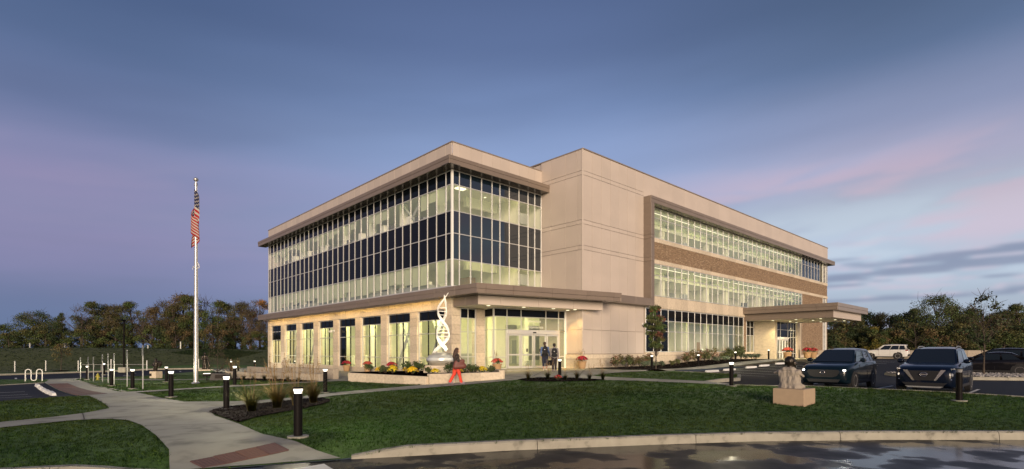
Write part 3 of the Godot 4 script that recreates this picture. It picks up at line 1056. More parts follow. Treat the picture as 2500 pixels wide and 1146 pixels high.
func canopy_edge(B: Node, called: String, pts: Array, y0: float, y1: float, deep: float, soffit_y: float) -> void:
	# a projecting edge in long metal pieces: a lower and a slightly prouder upper band, and the soffit behind it
	var w := node(called, B)
	var mid := y0 + (y1 - y0) * 0.56
	for i in pts.size() - 1:
		var a := Vector2(pts[i][0], pts[i][1])
		var b := Vector2(pts[i + 1][0], pts[i + 1][1])
		var d := (b - a).normalized()
		var out := Vector2(-d.y, d.x)
		var L := a.distance_to(b)
		var n := maxi(1, roundi(L / 2.14))
		var turn := atan2(-d.y, d.x)
		for k in n:
			var p: Vector2 = a + d * (k + 0.5) * L / n
			var ln := L / n - 0.012
			put("fascia_panel", bmesh_box(Vector3(ln, mid - y0 - 0.012, 0.05), 0.004), fasc()[k % 2], w, Vector3(p.x, (y0 + mid) / 2, p.y) + Vector3(out.x, 0, out.y) * -0.045, turn)
			put("fascia_panel", bmesh_box(Vector3(ln, y1 - mid - 0.006, 0.05), 0.004), fasc()[(k + 1) % 2], w, Vector3(p.x, (y1 + mid) / 2, p.y) + Vector3(out.x, 0, out.y) * -0.025, turn)
			put("soffit_panel", bmesh_box(Vector3(ln, 0.04, deep - 0.09), 0.003), M.soffit, w, Vector3(p.x, soffit_y + 0.025, p.y) + Vector3(out.x, 0, out.y) * -(deep * 0.5 + 0.025), turn)
			put("top_sheet", bmesh_box(Vector3(ln, 0.02, deep - 0.02)), M.fascia0, w, Vector3(p.x, y1 - 0.012, p.y) + Vector3(out.x, 0, out.y) * -(deep * 0.5 + 0.02), turn)

func ground_left(B: Node3D) -> void:
	# stone piers of coursed blocks between tall windows; u as above, measured from the near corner
	var wins := [[33.63, 30.49], [29.39, 26.13], [25.1, 21.91], [20.83, 17.59], [16.64, 13.37], [12.41, 9.13], [8.21, 4.97], [4.06, 0.8]]
	var edges := [34.5]
	for q in wins:
		edges.append(q[0])
		edges.append(q[1])
	edges.append(-0.02)
	var w := node("stone_piers", B, Vector3(-0.06, 0, 0), -PI / 2)
	var ys := [-0.4, 0.32, 0.93, 1.54, 2.15, 2.76, 3.37, 3.98, 4.42]
	for k in range(0, edges.size(), 2):
		var a: float = -edges[k]
		var b: float = -edges[k + 1]
		for j in ys.size() - 1:
			put("stone_block", bmesh_box(Vector3(b - a - 0.008, ys[j + 1] - ys[j] - 0.01, 0.42), 0.006), stone()[(k + j * 2 + (k * j) % 2) % 3], w, Vector3((a + b) / 2, (ys[j] + ys[j + 1]) / 2, -0.21))
	var fr := steps(-34.5, -0.02, 1.15)
	for k in fr.size() - 1:
		put("stone_block", bmesh_box(Vector3(fr[k + 1] - fr[k] - 0.01, 0.66, 0.42), 0.006), stone()[(k * 2 + k / 3) % 3], w, Vector3((fr[k] + fr[k + 1]) / 2, 4.755, -0.21))
	for k in wins.size():
		var q: Array = wins[k]
		var a: float = -q[0]
		var b: float = -q[1]
		put("stone_sill", bmesh_box(Vector3(b - a, 0.7, 0.4), 0.006), M.stone1, w, Vector3((a + b) / 2, 0.02, -0.2))
		var d := b - a
		var us := [a + 0.03, a + d * 0.36, a + d * 0.64, b - 0.03]
		var rows := ["v", "v", "v", "s"]
		if k == 0:
			rows = ["v", "v", "s", "s"]
		elif k == 4:
			rows = ["svv", "svv", "svv", "s"]
		wall_grid("window", B, Vector3(0.12, 0, 0), -PI / 2, us, [0.38, 1.2, 2.86, 3.76, 4.4] if k % 1 == 0 else [], rows, 0.04, M.dark_metal)

func block(B: Node3D) -> void:
	# panelled block beside the corner, and its left return
	var z := 3.945
	var rows := [5.3, 8.75, 9.05, 10.54, 10.83, 13.96, 14.25, 15.72]
	var us := [8.28, 9.28, 10.36, 11.44, 12.5, 13.58, 14.66, 15.77]
	panels("block_front", "cladding_panel", B, Vector3(0, 0, z), 0, us, rows, clad(), 0.06, 0.022)
	panels("block_front", "cladding_panel", B, Vector3(0, 0, z), 0, us, [1.48, 3.17, 5.3], clad(), 0.06, 0.022)
	var ur := [0.0, 1.0, 2.45, 3.5, 3.94]
	panels("block_return", "cladding_panel", B, Vector3(8.28, 0, 0), -PI / 2, ur, rows, clad(), 0.06, 0.022)
	panels("block_return", "cladding_panel", B, Vector3(8.28, 0, 0), -PI / 2, [2.5, 3.5, 3.94], [1.48, 3.17, 5.3], clad(), 0.06, 0.022)
	bx(B, "corner_trim", 8.2, 8.34, 1.46, 15.74, 3.93, 4.02, M.cladding1, 0.01)
	# stone plinth
	panels("plinth", "stone_block", B, Vector3(0, 0, z), 0, [8.12, 9.9, 11.7, 13.5, 15.3, 16.0], [-0.2, 0.6, 1.12], stone(), 0.12, 0.012)
	bx(B, "plinth_cap", 8.1, 16.0, 1.12, 1.44, z, z + 0.16, M.stone0, 0.02)
	panels("plinth", "stone_block", B, Vector3(8.28, 0, 0), -PI / 2, [2.5, 4.1], [-0.2, 0.6, 1.12], stone(), 0.12, 0.012)
	bx(B, "plinth_cap", 8.12, 8.275, 1.12, 1.44, 2.5, z, M.stone0, 0.02)
	bx(B, "backing_wall", 8.36, 8.5, 0.0, 15.6, -0.3, z - 0.05, M.mortar)
	bx(B, "backing_wall", 8.5, 16.1, 0.0, 15.6, z - 0.2, z - 0.02, M.mortar)
	bx(B, "parapet_back", 8.36, 8.46, 14.6, 15.7, -16.0, -0.2, M.cladding2)
	panels("upper_return", "cladding_panel", B, Vector3(8.36, 0, 0), -PI / 2, [-12.0, -9.0, -6.0, -3.0, 0.0], [15.2, 15.72], clad(), 0.04)

func long_front(B: Node3D) -> void:
	var z := 3.945
	var x0 := 16.3
	var x1 := 60.58
	# parapet wall above the top windows
	panels("front_parapet", "cladding_panel", B, Vector3(0, 0, z), 0, steps(15.77, x1, 2.14), [13.9, 15.72], clad(), 0.06, 0.012)
	bx(B, "coping", 8.2, x1 + 0.08, 15.72, 15.80, z - 0.35, z + 0.12, M.cap, 0.01)
	bx(B, "coping", 8.2, 8.5, 15.72, 15.80, -14.0, z - 0.35, M.cap, 0.01)
	# the projecting bronze frame: top canopy, left upright, foot
	canopy_edge(B, "front_canopy", [[15.77, z + 0.75], [x1 + 0.75, z + 0.75], [x1 + 0.75, -16.0]], 13.37, 13.9, 0.75, 13.38)
	var fr := node("front_frame", B)
	var ys := [5.22, 5.82, 8.75, 9.05, 10.54, 10.83, 13.37]
	for j in ys.size() - 1:
		bx(fr, "frame_panel", 15.77, 16.23, ys[j] + 0.006, ys[j + 1] - 0.006, z + 0.06, z + 0.75, fasc()[j % 2], 0.006)
	bx(fr, "frame_panel", 15.772, 16.228, 13.365, 13.895, z + 0.06, z + 0.70, M.fascia0, 0.006)
	for k in 3:
		bx(fr, "frame_panel", 9.5 + k * 2.09 + 0.006, 9.5 + (k + 1) * 2.09 - 0.006, 5.22, 5.80, z + 0.06, z + 0.74, fasc()[k % 2], 0.006)
	# top window band
	var u3 := [16.3, 17.25]
	for k in 37:
		u3.append(18.37 + 1.12 * k)
	var kinds := "b" + "v".repeat(30) + "bbbbbbbb"
	wall_grid("upper_window_band", B, Vector3(0, 0, z), 0, u3.slice(0, 38), [10.92, 12.52, 13.34], [kinds, kinds], 0.04)
	# louvre strip and last panes
	louvre(B, 58.75, 60.0, 10.9, 13.34, z)
	wall_grid("end_window", B, Vector3(0, 0, z), 0, [60.05, 60.56], [10.92, 12.52, 13.34], ["b", "b"], 0.04)
	# stone strings and brick band
	panels("stone_string", "stone_block", B, Vector3(0, 0, z - 0.1), 0, steps(x0, x1, 1.75), [10.55, 10.88], stone(), 0.16, 0.008)
	bricks("brick_band", B, x0, x1, 9.13, 10.55, z)
	panels("stone_string", "stone_block", B, Vector3(0, 0, z - 0.1), 0, steps(x0, x1, 1.75), [8.80, 9.13], stone(), 0.16, 0.008)
	# second window band
	var u2 := [16.3, 17.25]
	for k in 30:
		u2.append(18.37 + 1.12 * k)
	wall_grid("middle_window_band", B, Vector3(0, 0, z), 0, u2, [6.2, 7.86, 8.77], ["v", "b" + "v".repeat(40)], 0.04)
	bricks("brick_end", B, 50.9, 58.7, 1.2, 8.80, z)
	bricks("brick_end", B, 60.05, x1, 1.2, 8.80, z)
	louvre(B, 58.75, 60.0, 0.4, 8.75, z)
	panels("stone_base", "stone_block", B, Vector3(0, 0, z - 0.1), 0, steps(44.6, x1, 1.5), [0.2, 1.2], stone(), 0.18, 0.01)
	# stone between the first and second windows
	panels("stone_apron", "stone_block", B, Vector3(0, 0, z - 0.1), 0, steps(16.0, 50.9, 1.12), [5.18, 6.14], stone(), 0.14, 0.005)
	# ground floor windows
	var u1 := []
	for k in 17:
		u1.append(16.13 + 1.12 * k)
	wall_grid("ground_window_band", B, Vector3(0, 0, z), 0, u1, [1.62, 3.3, 4.18, 5.12], ["sss" + "v".repeat(20), "sss" + "v".repeat(20), "s"], 0.04)
	panels("stone_plinth", "stone_block", B, Vector3(0, 0, z - 0.1), 0, steps(16.0, 36.4, 1.7), [0.1, 0.75, 1.3], stone(), 0.18, 0.01)
	bx(B, "plinth_cap", 16.0, 36.4, 1.3, 1.58, z - 0.1, z + 0.14, M.stone0, 0.02)
	bricks("brick_pier", B, 34.15, 34.75, 1.58, 5.14, z)
	wall_grid("narrow_window", B, Vector3(0, 0, z), 0, [34.8, 35.7, 36.6], [0.75, 1.4, 3.3, 4.18, 5.12], ["v", "v", "s", "s"], 0.04)
	bx(B, "spandrel_wall", 36.65, 50.9, 0.3, 5.15, z - 0.3, z - 0.12, M.render)
	# far end and back, roof
	bx(B, "end_wall", x1 - 0.1, x1 + 0.04, 0.0, 15.7, -16.0, z - 0.02, M.cladding1)
	bx(B, "rear_wall", 8.5, x1, 0.0, 15.5, -16.2, -16.0, M.cladding1)
	bx(B, "roof", 8.5, x1 - 0.1, 14.5, 14.8, -16.0, z - 0.2, M.inner_grey)

func louvre(B: Node3D, x0: float, x1: float, y0: float, y1: float, z: float) -> void:
	var w := node("louvre", B)
	bx(w, "backing", x0, x1, y0, y1, z - 0.12, z - 0.1, M.inner_dark)
	bx(w, "louvre_frame", x0 - 0.04, x0 + 0.03, y0, y1, z - 0.1, z + 0.07, M.white_metal)
	bx(w, "louvre_frame", x1 - 0.03, x1 + 0.04, y0, y1, z - 0.1, z + 0.07, M.white_metal)
	var n := int((y1 - y0) / 0.17)
	for k in n:
		var s := put("slat", bmesh_box(Vector3(x1 - x0 - 0.06, 0.015, 0.16)), M.white_metal, w, Vector3((x0 + x1) / 2, y0 + (k + 0.5) * (y1 - y0) / n, z - 0.01))
		s.rotation.x = 0.75

func entrance(B: Node3D) -> void:
	# stone pier, window and second pier at the near corner of the ground floor
	var w := node("entrance_piers", B)
	var ys := [0.0, 0.32, 0.93, 1.54, 2.15, 2.76, 3.37, 3.98, 4.5]
	for r in [[-0.05, 0.63], [2.0, 2.72]]:
		for j in ys.size() - 1:
			bx(w, "stone_block", r[0] + 0.004, r[1] - 0.004, ys[j] + 0.005, ys[j + 1] - 0.005, -0.5, 0.03, stone()[(j * 2 + int(r[0])) % 3], 0.006)
	bx(w, "stone_sill", 0.64, 1.99, 0.0, 0.5, -0.3, 0.0, M.stone1, 0.006)
	wall_grid("entrance_window", B, Vector3(0, 0, -0.05), 0, [0.68, 1.32, 1.95], [0.5, 1.3, 2.95, 3.85, 4.48], ["v", "v", "v", "s"], 0.04)
	bx(B, "entrance_lintel", -0.05, 8.28, 4.52, 5.68, -0.45, -0.02, M.stone1)
	# glazed vestibule, turned a little to the left
	var turn := atan2(-0.224, 0.974)
	var V := Vector3(2.53, 0, 1.152)
	var L := 5.86
	var us := [0.0, 1.0, 2.1, 4.12, 5.2, L]
	wall_grid("vestibule_front", B, V, turn, us, [3.1, 3.98, 4.52], ["v", "s"], 0.05)
	wall_grid("vestibule_front", B, V, turn, [0.0, 0.97], [0.5, 1.28, 3.1], ["v", "v"], 0.05)
	wall_grid("vestibule_front", B, V, turn, [5.23, L], [0.5, 1.28, 3.1], ["v", "v"], 0.05)
	wall_grid("vestibule_side", B, Vector3(2.73, 0, -0.02), atan2(-1.17, -0.2), [0.0, 1.17], [0.5, 1.28, 3.1, 3.98, 4.52], ["v", "v", "v", "s"], 0.05)
	var dr := node("sliding_door", B, V + Vector3(0, 0, 0), turn)
	bx(dr, "door_header", 1.0, 5.2, 2.84, 3.07, -0.08, 0.14, M.alu, 0.01)
	bx(dr, "door_sensor", 2.98, 3.24, 2.9, 2.98, 0.14, 0.18, M.dark_metal, 0.01)
	for k in 4:
		var a := 1.02 + k * 1.045
		var leaf := [a + 0.02, a + 1.025]
		for xx in [[leaf[0], leaf[0] + 0.1], [leaf[1] - 0.1, leaf[1]]]:
			bx(dr, "door_stile", xx[0], xx[1], 0.5, 2.84, -0.03, 0.05, M.alu, 0.008)
		for yy in [[0.5, 0.66], [1.38, 1.48], [2.72, 2.84]]:
			bx(dr, "door_rail", leaf[0] + 0.1, leaf[1] - 0.1, yy[0], yy[1], -0.025, 0.045, M.alu, 0.008)
		for yy in [[0.66, 1.38], [1.48, 2.72]]:
			var b := MB.new()
			b.quad(Vector3(leaf[0] + 0.1, yy[0], 0.01), Vector3(leaf[1] - 0.1, yy[0], 0.01), Vector3(leaf[1] - 0.1, yy[1], 0.01), Vector3(leaf[0] + 0.1, yy[1], 0.01))
			put("door_glass", b.mesh(), M.glass, dr)
		if k == 1 or k == 2:
			bx(dr, "door_sticker", a + 0.45, a + 0.58, 1.62, 1.84, 0.015, 0.02, M.inner_dark)
	# lettering over the doors
	var text := ["Innovation", "&", "Entrepreneurs"]
	for k in 3:
		var tm := TextMesh.new()
		var sf := SystemFont.new()
		sf.font_names = PackedStringArray(["Droid Serif"])
		tm.font = sf
		tm.text = text[k]
		tm.font_size = 26
		tm.pixel_size = 0.0085 if k != 1 else 0.007
		tm.depth = 0.02
		put("lettering", tm, M.inner_white, dr, Vector3(3.11, 3.73 - k * 0.205, 0.05))
	bx(B, "vestibule_floor", 2.5, 8.3, 0.28, 0.47, -0.4, 2.5, M.concrete)
	bx(B, "vestibule_post", 8.1, 8.27, 0.4, 4.55, 2.38, 2.52, M.white_metal, 0.01)
	# the canopy over the entrance: upper fascia and, set back below it, a lower box
	var c := node("entrance_canopy", B)
	ribbon(c, [[-0.9, 3.6], [9.9, 6.085], [10.02, 4.7]], 5.09, 5.67, [0.0, 0.62, 2.5, 5.35, 8.1, 10.4, 11.1], 0.56, 0.05)
	ribbon(c, [[0.0, 0.1], [0.0, 2.62], [9.47, 4.80], [9.55, 4.05]], 4.53, 5.085, [0, 1.25, 2.52, 4.1, 6.9, 9.7, 12.3], 1.0, 0.05)
	var soff := MB.new()
	soff.prism(PackedVector2Array([Vector2(0.04, 0.05), Vector2(0.04, 2.58), Vector2(9.43, 4.74), Vector2(9.5, 4.02), Vector2(8.2, 4.02), Vector2(8.2, 0.05)]), 4.54, 4.6)
	put("soffit", soff.mesh(), M.soffit_white, c)
	var soff2 := MB.new()
	soff2.prism(PackedVector2Array([Vector2(-0.86, 0.3), Vector2(-0.86, 3.56), Vector2(9.86, 6.03), Vector2(9.97, 4.02), Vector2(0.1, 2.0), Vector2(0.1, 0.3)]), 5.10, 5.14)
	put("soffit", soff2.mesh(), M.soffit, c)
	var lid := MB.new()
	lid.prism(PackedVector2Array([Vector2(-0.86, 0.15), Vector2(-0.86, 3.56), Vector2(9.86, 6.03), Vector2(9.97, 4.02), Vector2(8.2, 3.98), Vector2(8.2, 0.15)]), 5.6, 5.66)
	put("canopy_roof", lid.mesh(), M.fascia0, c)
	for q in [[1.1, 2.3], [3.6, 2.9], [5.9, 3.4], [7.6, 3.85]]:
		down_light(c, Vector3(q[0], 4.54, q[1]), 6.0)
	down_light(c, Vector3(7.7, 4.54, 3.1), 9.0, Color(1.0, 0.72, 0.36), 35.0)

func ribbon(parent: Node, pts: Array, y0: float, y1: float, marks: Array, share: float, thick: float) -> void:
	# upright metal sheets along a line, cut at the marks (metres along it) and, unless share is 1, into an upper and a lower band
	var at := 0.0
	for i in pts.size() - 1:
		var a := Vector2(pts[i][0], pts[i][1])
		var b := Vector2(pts[i + 1][0], pts[i + 1][1])
		var d := (b - a).normalized()
		var L := a.distance_to(b)
		var out := Vector2(-d.y, d.x)
		var cuts := [0.0]
		for m in marks:
			if m - at > 0.15 and m - at < L - 0.15:
				cuts.append(m - at)
		cuts.append(L)
		for k in cuts.size() - 1:
			var p: Vector2 = a + d * (cuts[k] + cuts[k + 1]) / 2
			var ln: float = cuts[k + 1] - cuts[k] - 0.014
			var mid := y1 - (y1 - y0) * share
			var bands := [[y0, y1]] if share >= 1.0 else [[y0, mid - 0.006], [mid + 0.006, y1]]
			for e in bands.size():
				var pro: float = thick * 0.5 + (0.03 if e == 0 and bands.size() > 1 else 0.0)
				put("fascia_panel", bmesh_box(Vector3(ln, bands[e][1] - bands[e][0], thick), 0.004), M.cladding2 if share >= 1.0 and i == 1 else fasc()[(k + e) % 2] if i != 1 else M.cap, parent, Vector3(p.x, (bands[e][0] + bands[e][1]) / 2, p.y) - Vector3(out.x, 0, out.y) * pro, atan2(-d.y, d.x))
		at += L

func drop_off(B: Node3D) -> void:
	# second entrance to the right: glazed lobby between two piers under a wide flat canopy
	var z := 3.945
	var c := node("drop_off_canopy", B)
	ribbon(c, [[33.9, z + 0.02], [33.9, z + 8.65], [43.9, z + 8.65], [43.9, z + 0.02]], 5.45, 6.1, steps(0, 27.3, 2.2), 0.5, 0.05)
	ribbon(c, [[34.4, z + 0.02], [34.4, z + 8.15], [43.4, z + 8.15], [43.4, z + 0.02]], 4.78, 5.44, steps(0, 25, 2.6), 1.0, 0.05)
	bx(c, "soffit", 34.45, 43.35, 4.80, 4.86, z + 0.05, z + 8.1, M.soffit_white)
	bx(c, "soffit", 33.95, 43.85, 5.45, 5.49, z + 0.05, z + 8.6, M.soffit)
	bx(c, "canopy_roof", 33.95, 43.85, 6.02, 6.08, z + 0.05, z + 8.6, M.fascia0)
	for q in [[36.0, 2.2], [36.0, 4.4], [36.0, 6.6], [39, 2.8], [39, 5.0], [39, 7.0], [42, 2.4], [42, 4.8], [42, 7.0]]:
		down_light(c, Vector3(q[0], 4.80, z + q[1]), 11.0, Color(1.0, 0.9, 0.66))
	bx(B, "entrance_pier", 36.75, 37.3, 0.3, 4.8, z, z + 2.1, M.render, 0.02)
	bx(B, "entrance_pier", 43.5, 44.5, 0.3, 4.8, z, z + 1.95, M.render, 0.02)
	var us := [37.33, 38.05, 39.0, 41.1, 41.95, 42.7, 43.47]
	wall_grid("lobby_front", B, Vector3(0, 0, z + 1.8), 0, us, [3.15, 3.95, 4.78], ["s", "s"], 0.05)
	wall_grid("lobby_front", B, Vector3(0, 0, z + 1.8), 0, [37.33, 38.0], [0.72, 1.4, 3.15], ["s", "s"], 0.05)
	wall_grid("lobby_front", B, Vector3(0, 0, z + 1.8), 0, [41.15, 41.95, 42.7, 43.47], [0.72, 1.4, 3.15], ["s", "s"], 0.05)
	var d := node("sliding_door", B, Vector3(0, 0, z + 1.8))
	bx(d, "door_header", 38.0, 41.15, 2.95, 3.14, -0.05, 0.14, M.white_metal, 0.01)
	for k in 4:
		var a := 38.02 + k * 0.78
		for xx in [[a, a + 0.09], [a + 0.69, a + 0.78]]:
			bx(d, "door_stile", xx[0], xx[1], 0.7, 2.95, -0.03, 0.06, M.white_metal, 0.008)
		for yy in [[0.7, 0.86], [1.5, 1.6], [2.82, 2.95]]:
			bx(d, "door_rail", a + 0.09, a + 0.69, yy[0], yy[1], -0.025, 0.05, M.white_metal, 0.008)
		var b := MB.new()
		b.quad(Vector3(a + 0.09, 0.86, 0), Vector3(a + 0.69, 0.86, 0), Vector3(a + 0.69, 2.82, 0), Vector3(a + 0.09, 2.82, 0))
		put("door_glass", b.mesh(), M.glass, d)
	bx(B, "lobby_floor", 37.3, 43.5, 0.3, 0.7, z - 0.1, z + 1.85, M.concrete)
	# low stone planter wall at the far end
	bx(B, "planter_wall", 45.2, 50.0, 0.3, 1.15, z + 0.3, z + 0.7, M.stone0, 0.02)

# ---------------------------------------------------------------- inside
func rooms(B: Node3D) -> void:
	var r := node("interior", B)
	# floors
	bx(r, "floor_slab", 0.15, 24.7, 0.0, 0.40, -34.3, -0.1, M.inner_floor)
	bx(r, "floor_slab", 0.15, 24.7, 4.95, 5.45, -34.3, -0.1, M.inner_white)
	bx(r, "floor_slab", 0.15, 24.7, 8.35, 10.0, -34.3, -0.1, M.inner_white)
	bx(r, "ceiling", 0.15, 24.7, 12.95, 13.1, -34.3, -0.1, M.inner_white)
	bx(r, "floor_slab", 8.6, 60.4, 0.1, 0.5, -15.9, 3.7, M.inner_floor)
	bx(r, "floor_slab", 8.6, 60.4, 5.2, 5.7, -15.9, 3.7, M.inner_white)
	bx(r, "floor_slab", 8.6, 60.4, 8.82, 10.4, -15.9, 3.7, M.inner_white)
	bx(r, "ceiling", 8.6, 60.4, 13.36, 13.5, -15.9, 3.7, M.inner_white)
	# back walls of the left rooms
	for f in [[0.4, 4.95, 8.6], [5.45, 8.35, 6.4], [10.0, 12.95, 6.4]]:
		bx(r, "interior_wall", f[2], f[2] + 0.15, f[0], f[1], -34.2, -0.6 if f[0] > 1 else -9.0, M.inner_wall)
	var flo := [[0.4, 4.95], [5.45, 8.35], [10.0, 12.95]]
	for k in 7:
		var zz := -3.0 - k * 4.9
		for f in flo.size():
			var y0: float = flo[f][0]
			var y1: float = flo[f][1]
			# columns near the glass and short cross walls behind
			bx(r, "column", 1.0, 1.45, y0, y1, zz - 0.22, zz + 0.22, M.inner_white)
			if (k + f) % 2 == 0:
				bx(r, "cross_wall", 3.4, 8.5 if f == 0 else 6.3, y0, y1, zz - 1.4, zz - 1.28, M.inner_wall)
			if k == 6:
				continue
			if f == 0:
				bx(r, "interior_door", 8.5, 8.6, 0.4, 2.6, zz - 3.2, zz - 2.2, [M.inner_wood, M.inner_grey, M.inner_dark][k % 3])
				bx(r, "wall_picture", 8.52, 8.6, 1.5, 3.0, zz - 4.6, zz - 3.7, M.inner_grey)
			else:
				bx(r, "cupboard", 5.6, 6.3, y0, y0 + 2.1, zz - 3.6, zz - 2.4, [M.inner_grey, M.inner_wood][(k + f) % 2])
				bx(r, "bench", 0.5, 1.3, y0, y0 + 0.9, zz - 4.4, zz - 0.6, M.inner_grey)
				for q in 3:
					bx(r, "instrument", 0.55, 1.0, y0 + 0.9, y0 + 1.15 + 0.22 * ((q + k) % 3), zz - 1.2 - q * 1.1, zz - 0.75 - q * 1.1, [M.inner_dark, M.inner_white, M.inner_grey][(q + k + f) % 3])
	# steel cross bracing
	for q in [[0, -5.2, -8.0], [0, -1.2, -3.9], [0, -26.5, -29.0], [0, -22.0, -24.8], [2, -4.2, -7.6], [1, -4.2, -7.6]]:
		var y0: float = flo[q[0]][0]
		var y1: float = flo[q[0]][1]
		for s in 2:
			var a := Vector3(0.75, y0 if s == 0 else y1, q[1])
			var b := Vector3(0.75, y1 if s == 0 else y0, q[2])
			var m := MB.new()
			m.tube([a, b], [0.12, 0.12], 4)
			put("brace", m.mesh(), M.inner_grey, r)
	bx(r, "wall_art", 8.5, 8.58, 1.2, 3.2, -7.4, -6.6, mat("art_blue", lin(0.05, 0.12, 0.25), 0.6))
	bx(r, "sofa", 5.5, 6.5, 0.4, 1.2, -9.6, -7.4, M.inner_grey, 0.04)
	bx(r, "reception_desk", 3.0, 4.6, 0.4, 1.5, -3.6, -3.0, M.inner_grey, 0.03)
	for k in 5:
		bx(r, "chair", 2.6 + (k % 2) * 0.8, 3.1 + (k % 2) * 0.8, 0.4, 1.25, -17.0 - k * 1.3, -16.5 - k * 1.3, M.inner_white, 0.05)
	# near corner room, right-hand wall of the wing
	bx(r, "interior_wall", 8.28, 8.36, 5.45, 13.0, -34.0, -0.1, M.inner_wall)
	# the open lobby behind the doors
	bx(r, "interior_wall", 8.6, 15.9, 0.4, 4.95, -9.15, -9.0, M.inner_wall)
	bx(r, "ceiling", 8.6, 15.9, 4.75, 4.95, -9.0, -0.3, M.inner_white)
	bx(r, "bulkhead", 6.8, 15.8, 3.9, 4.7, -5.6, -5.3, M.inner_white)
	for q in [[5.6, -2.6], [9.8, -3.4], [12.6, -6.8], [5.8, -7.2]]:
		bx(r, "column", q[0] - 0.25, q[0] + 0.25, 0.4, 4.95, q[1] - 0.25, q[1] + 0.25, M.inner_white, 0.03)
	for q in [[9.3, 10.3], [11.2, 12.2], [13.6, 14.6]]:
		bx(r, "interior_door", q[0], q[1], 0.4, 2.7, -9.02, -8.95, M.inner_grey)
	bx(r, "wall_panel", 7.2, 8.5, 0.5, 3.6, -8.98, -8.9, M.inner_wood)
	bx(r, "lobby_bench", 9.6, 11.6, 0.4, 0.9, -3.0, -2.4, M.inner_grey, 0.05)
	wall_washer(r, Vector3(11.8, 4.6, -0.6), 5.0, 0.3, 17.0, 0.0, Color(1.0, 0.97, 0.64))
	spot_discs(r, 4.74, [[9.5, -2.0], [11.5, -2.0], [13.5, -2.0], [9.5, -4.4], [11.5, -4.4], [13.5, -4.4]])
	spot_discs(r, 4.94, [[3.0, -1.6], [5.0, -1.6], [7.0, -1.6], [3.0, -4.6], [5.0, -4.6], [7.0, -4.6]])
	for f in [1, 2]:
		bx(r, "bulkhead", 3.4, 6.4, flo[f][1] - 0.7, flo[f][1], -3.2, -2.9, M.inner_white)
		bx(r, "picture", 6.9, 7.8, flo[f][0] + 1.2, flo[f][0] + 2.0, -0.95, -0.9, M.inner_grey)
	# roller shades of the left side, let down by different lengths
	for f in [[5.98, 7.56], [10.82, 12.38]]:
		for k in 31:
			var z1 := -0.72 - 1.07 * k
			if rng.randf() < (0.12 if f[0] < 6 else 0.35):
				continue
			var drop := rng.randf_range(0.55, 0.95) if f[0] < 6 else rng.randf_range(0.12, 0.7)
			bx(r, "roller_shade", 0.13, 0.14, lerpf(f[1], f[0], drop), f[1] + 0.04, z1 - 1.0, z1, M.shade)
	# corridor rooms of the long front
	var fl := [[0.5, 5.2], [5.7, 8.82], [10.4, 13.36]]
	for f in 3:
		var y0: float = fl[f][0]
		var y1: float = fl[f][1]
		var zb := -2.2 if f > 0 else -1.4
		bx(r, "interior_wall", 16.0, 60.3, y0, y1, zb - 0.12, zb, M.inner_wall)
		bx(r, "interior_wall", 16.0, 16.12, y0, y1, zb, 3.6, M.inner_wall)
		bx(r, "dropped_ceiling", 16.2, 58.0, y1 - 0.62, y1 - 0.5, zb, 1.4, M.inner_white)
		bx(r, "cove_edge", 16.2, 58.0, y1 - 0.5, y1 - 0.32, 1.3, 1.4, M.inner_white)
		for k in 10:
			var xx := 18.9 + k * 4.3
			bx(r, "column", xx - 0.2, xx + 0.2, y0, y1, 0.9, 1.3, M.inner_wall)
			if (k + f) % 3 != 0:
				bx(r, "cross_wall", xx + 1.4, xx + 1.52, y0, y1, zb, 0.2, M.inner_wall)
			bx(r, "interior_door", xx - 1.6, xx - 0.7, y0, y0 + 2.15, zb - 0.02, zb + 0.05, [M.inner_wood, M.inner_grey, M.inner_wood, M.inner_dark][(k + f * 2) % 4])
			if f > 0 and k % 3 == 1:
				bx(r, "chair", xx + 0.5, xx + 1.1, y0, y0 + 1.15, 2.6, 3.1, [M.inner_dark, M.inner_grey][k % 2], 0.06)
				bx(r, "desk", xx + 0.9, xx + 2.5, y0 + 0.68, y0 + 0.74, 1.9, 2.6, M.inner_white)
				bx(r, "screen", xx + 1.4, xx + 2.0, y0 + 0.85, y0 + 1.25, 2.2, 2.24, M.inner_dark)
	# lights: long lamps in the window heads washing the rooms, and small round lights in the ceilings
	for k in 5:
		wall_washer(r, Vector3(0.5, 4.55, -4.2 - k * 6.6), 5.6, 0.3, 37.0, -PI / 2)
		wall_washer(r, Vector3(0.45, 8.2, -4.2 - k * 6.6), 5.6, 0.25, 1.6, -PI / 2)
		wall_washer(r, Vector3(0.45, 12.8, -4.2 - k * 6.6), 5.6, 0.25, 1.15, -PI / 2)
	wall_washer(r, Vector3(4.4, 8.2, -0.5), 6.6, 0.25, 4.0, 0.0, Color(1.0, 0.95, 0.64))
	wall_washer(r, Vector3(4.4, 12.8, -0.5), 6.6, 0.25, 2.6, 0.0, Color(1.0, 0.95, 0.64))
	wall_washer(r, Vector3(4.4, 4.4, -0.75), 7.0, 0.3, 9.0, 0.0, Color(1.0, 0.97, 0.62))
	for k in 5:
		var xx := 20.5 + k * 8.2
		for f in 3:
			if f == 0 and k > 1:
				continue
			wall_washer(r, Vector3(xx, fl[f][1] - 0.12, 3.3), 7.4, 0.25, [7.0, 2.9, 2.7][f], 0.0, Color(1.0, 0.985, 0.60))
			wall_washer(r, Vector3(xx, fl[f][1] - 0.25, 1.15), 6.0, 0.2, 1.6, 0.0, Color(1.0, 0.98, 0.66), -0.9)
	var discs := []
	for k in 16:
		discs.append([18.5 + k * 2.6, 3.0])
	spot_discs(r, 13.35, discs)
	spot_discs(r, 8.8, discs)
	spot_discs(r, 12.94, [[2.2, -2.0], [4.6, -2.2], [6.6, -1.8], [2.5, -8], [2.5, -14], [2.5, -20]])
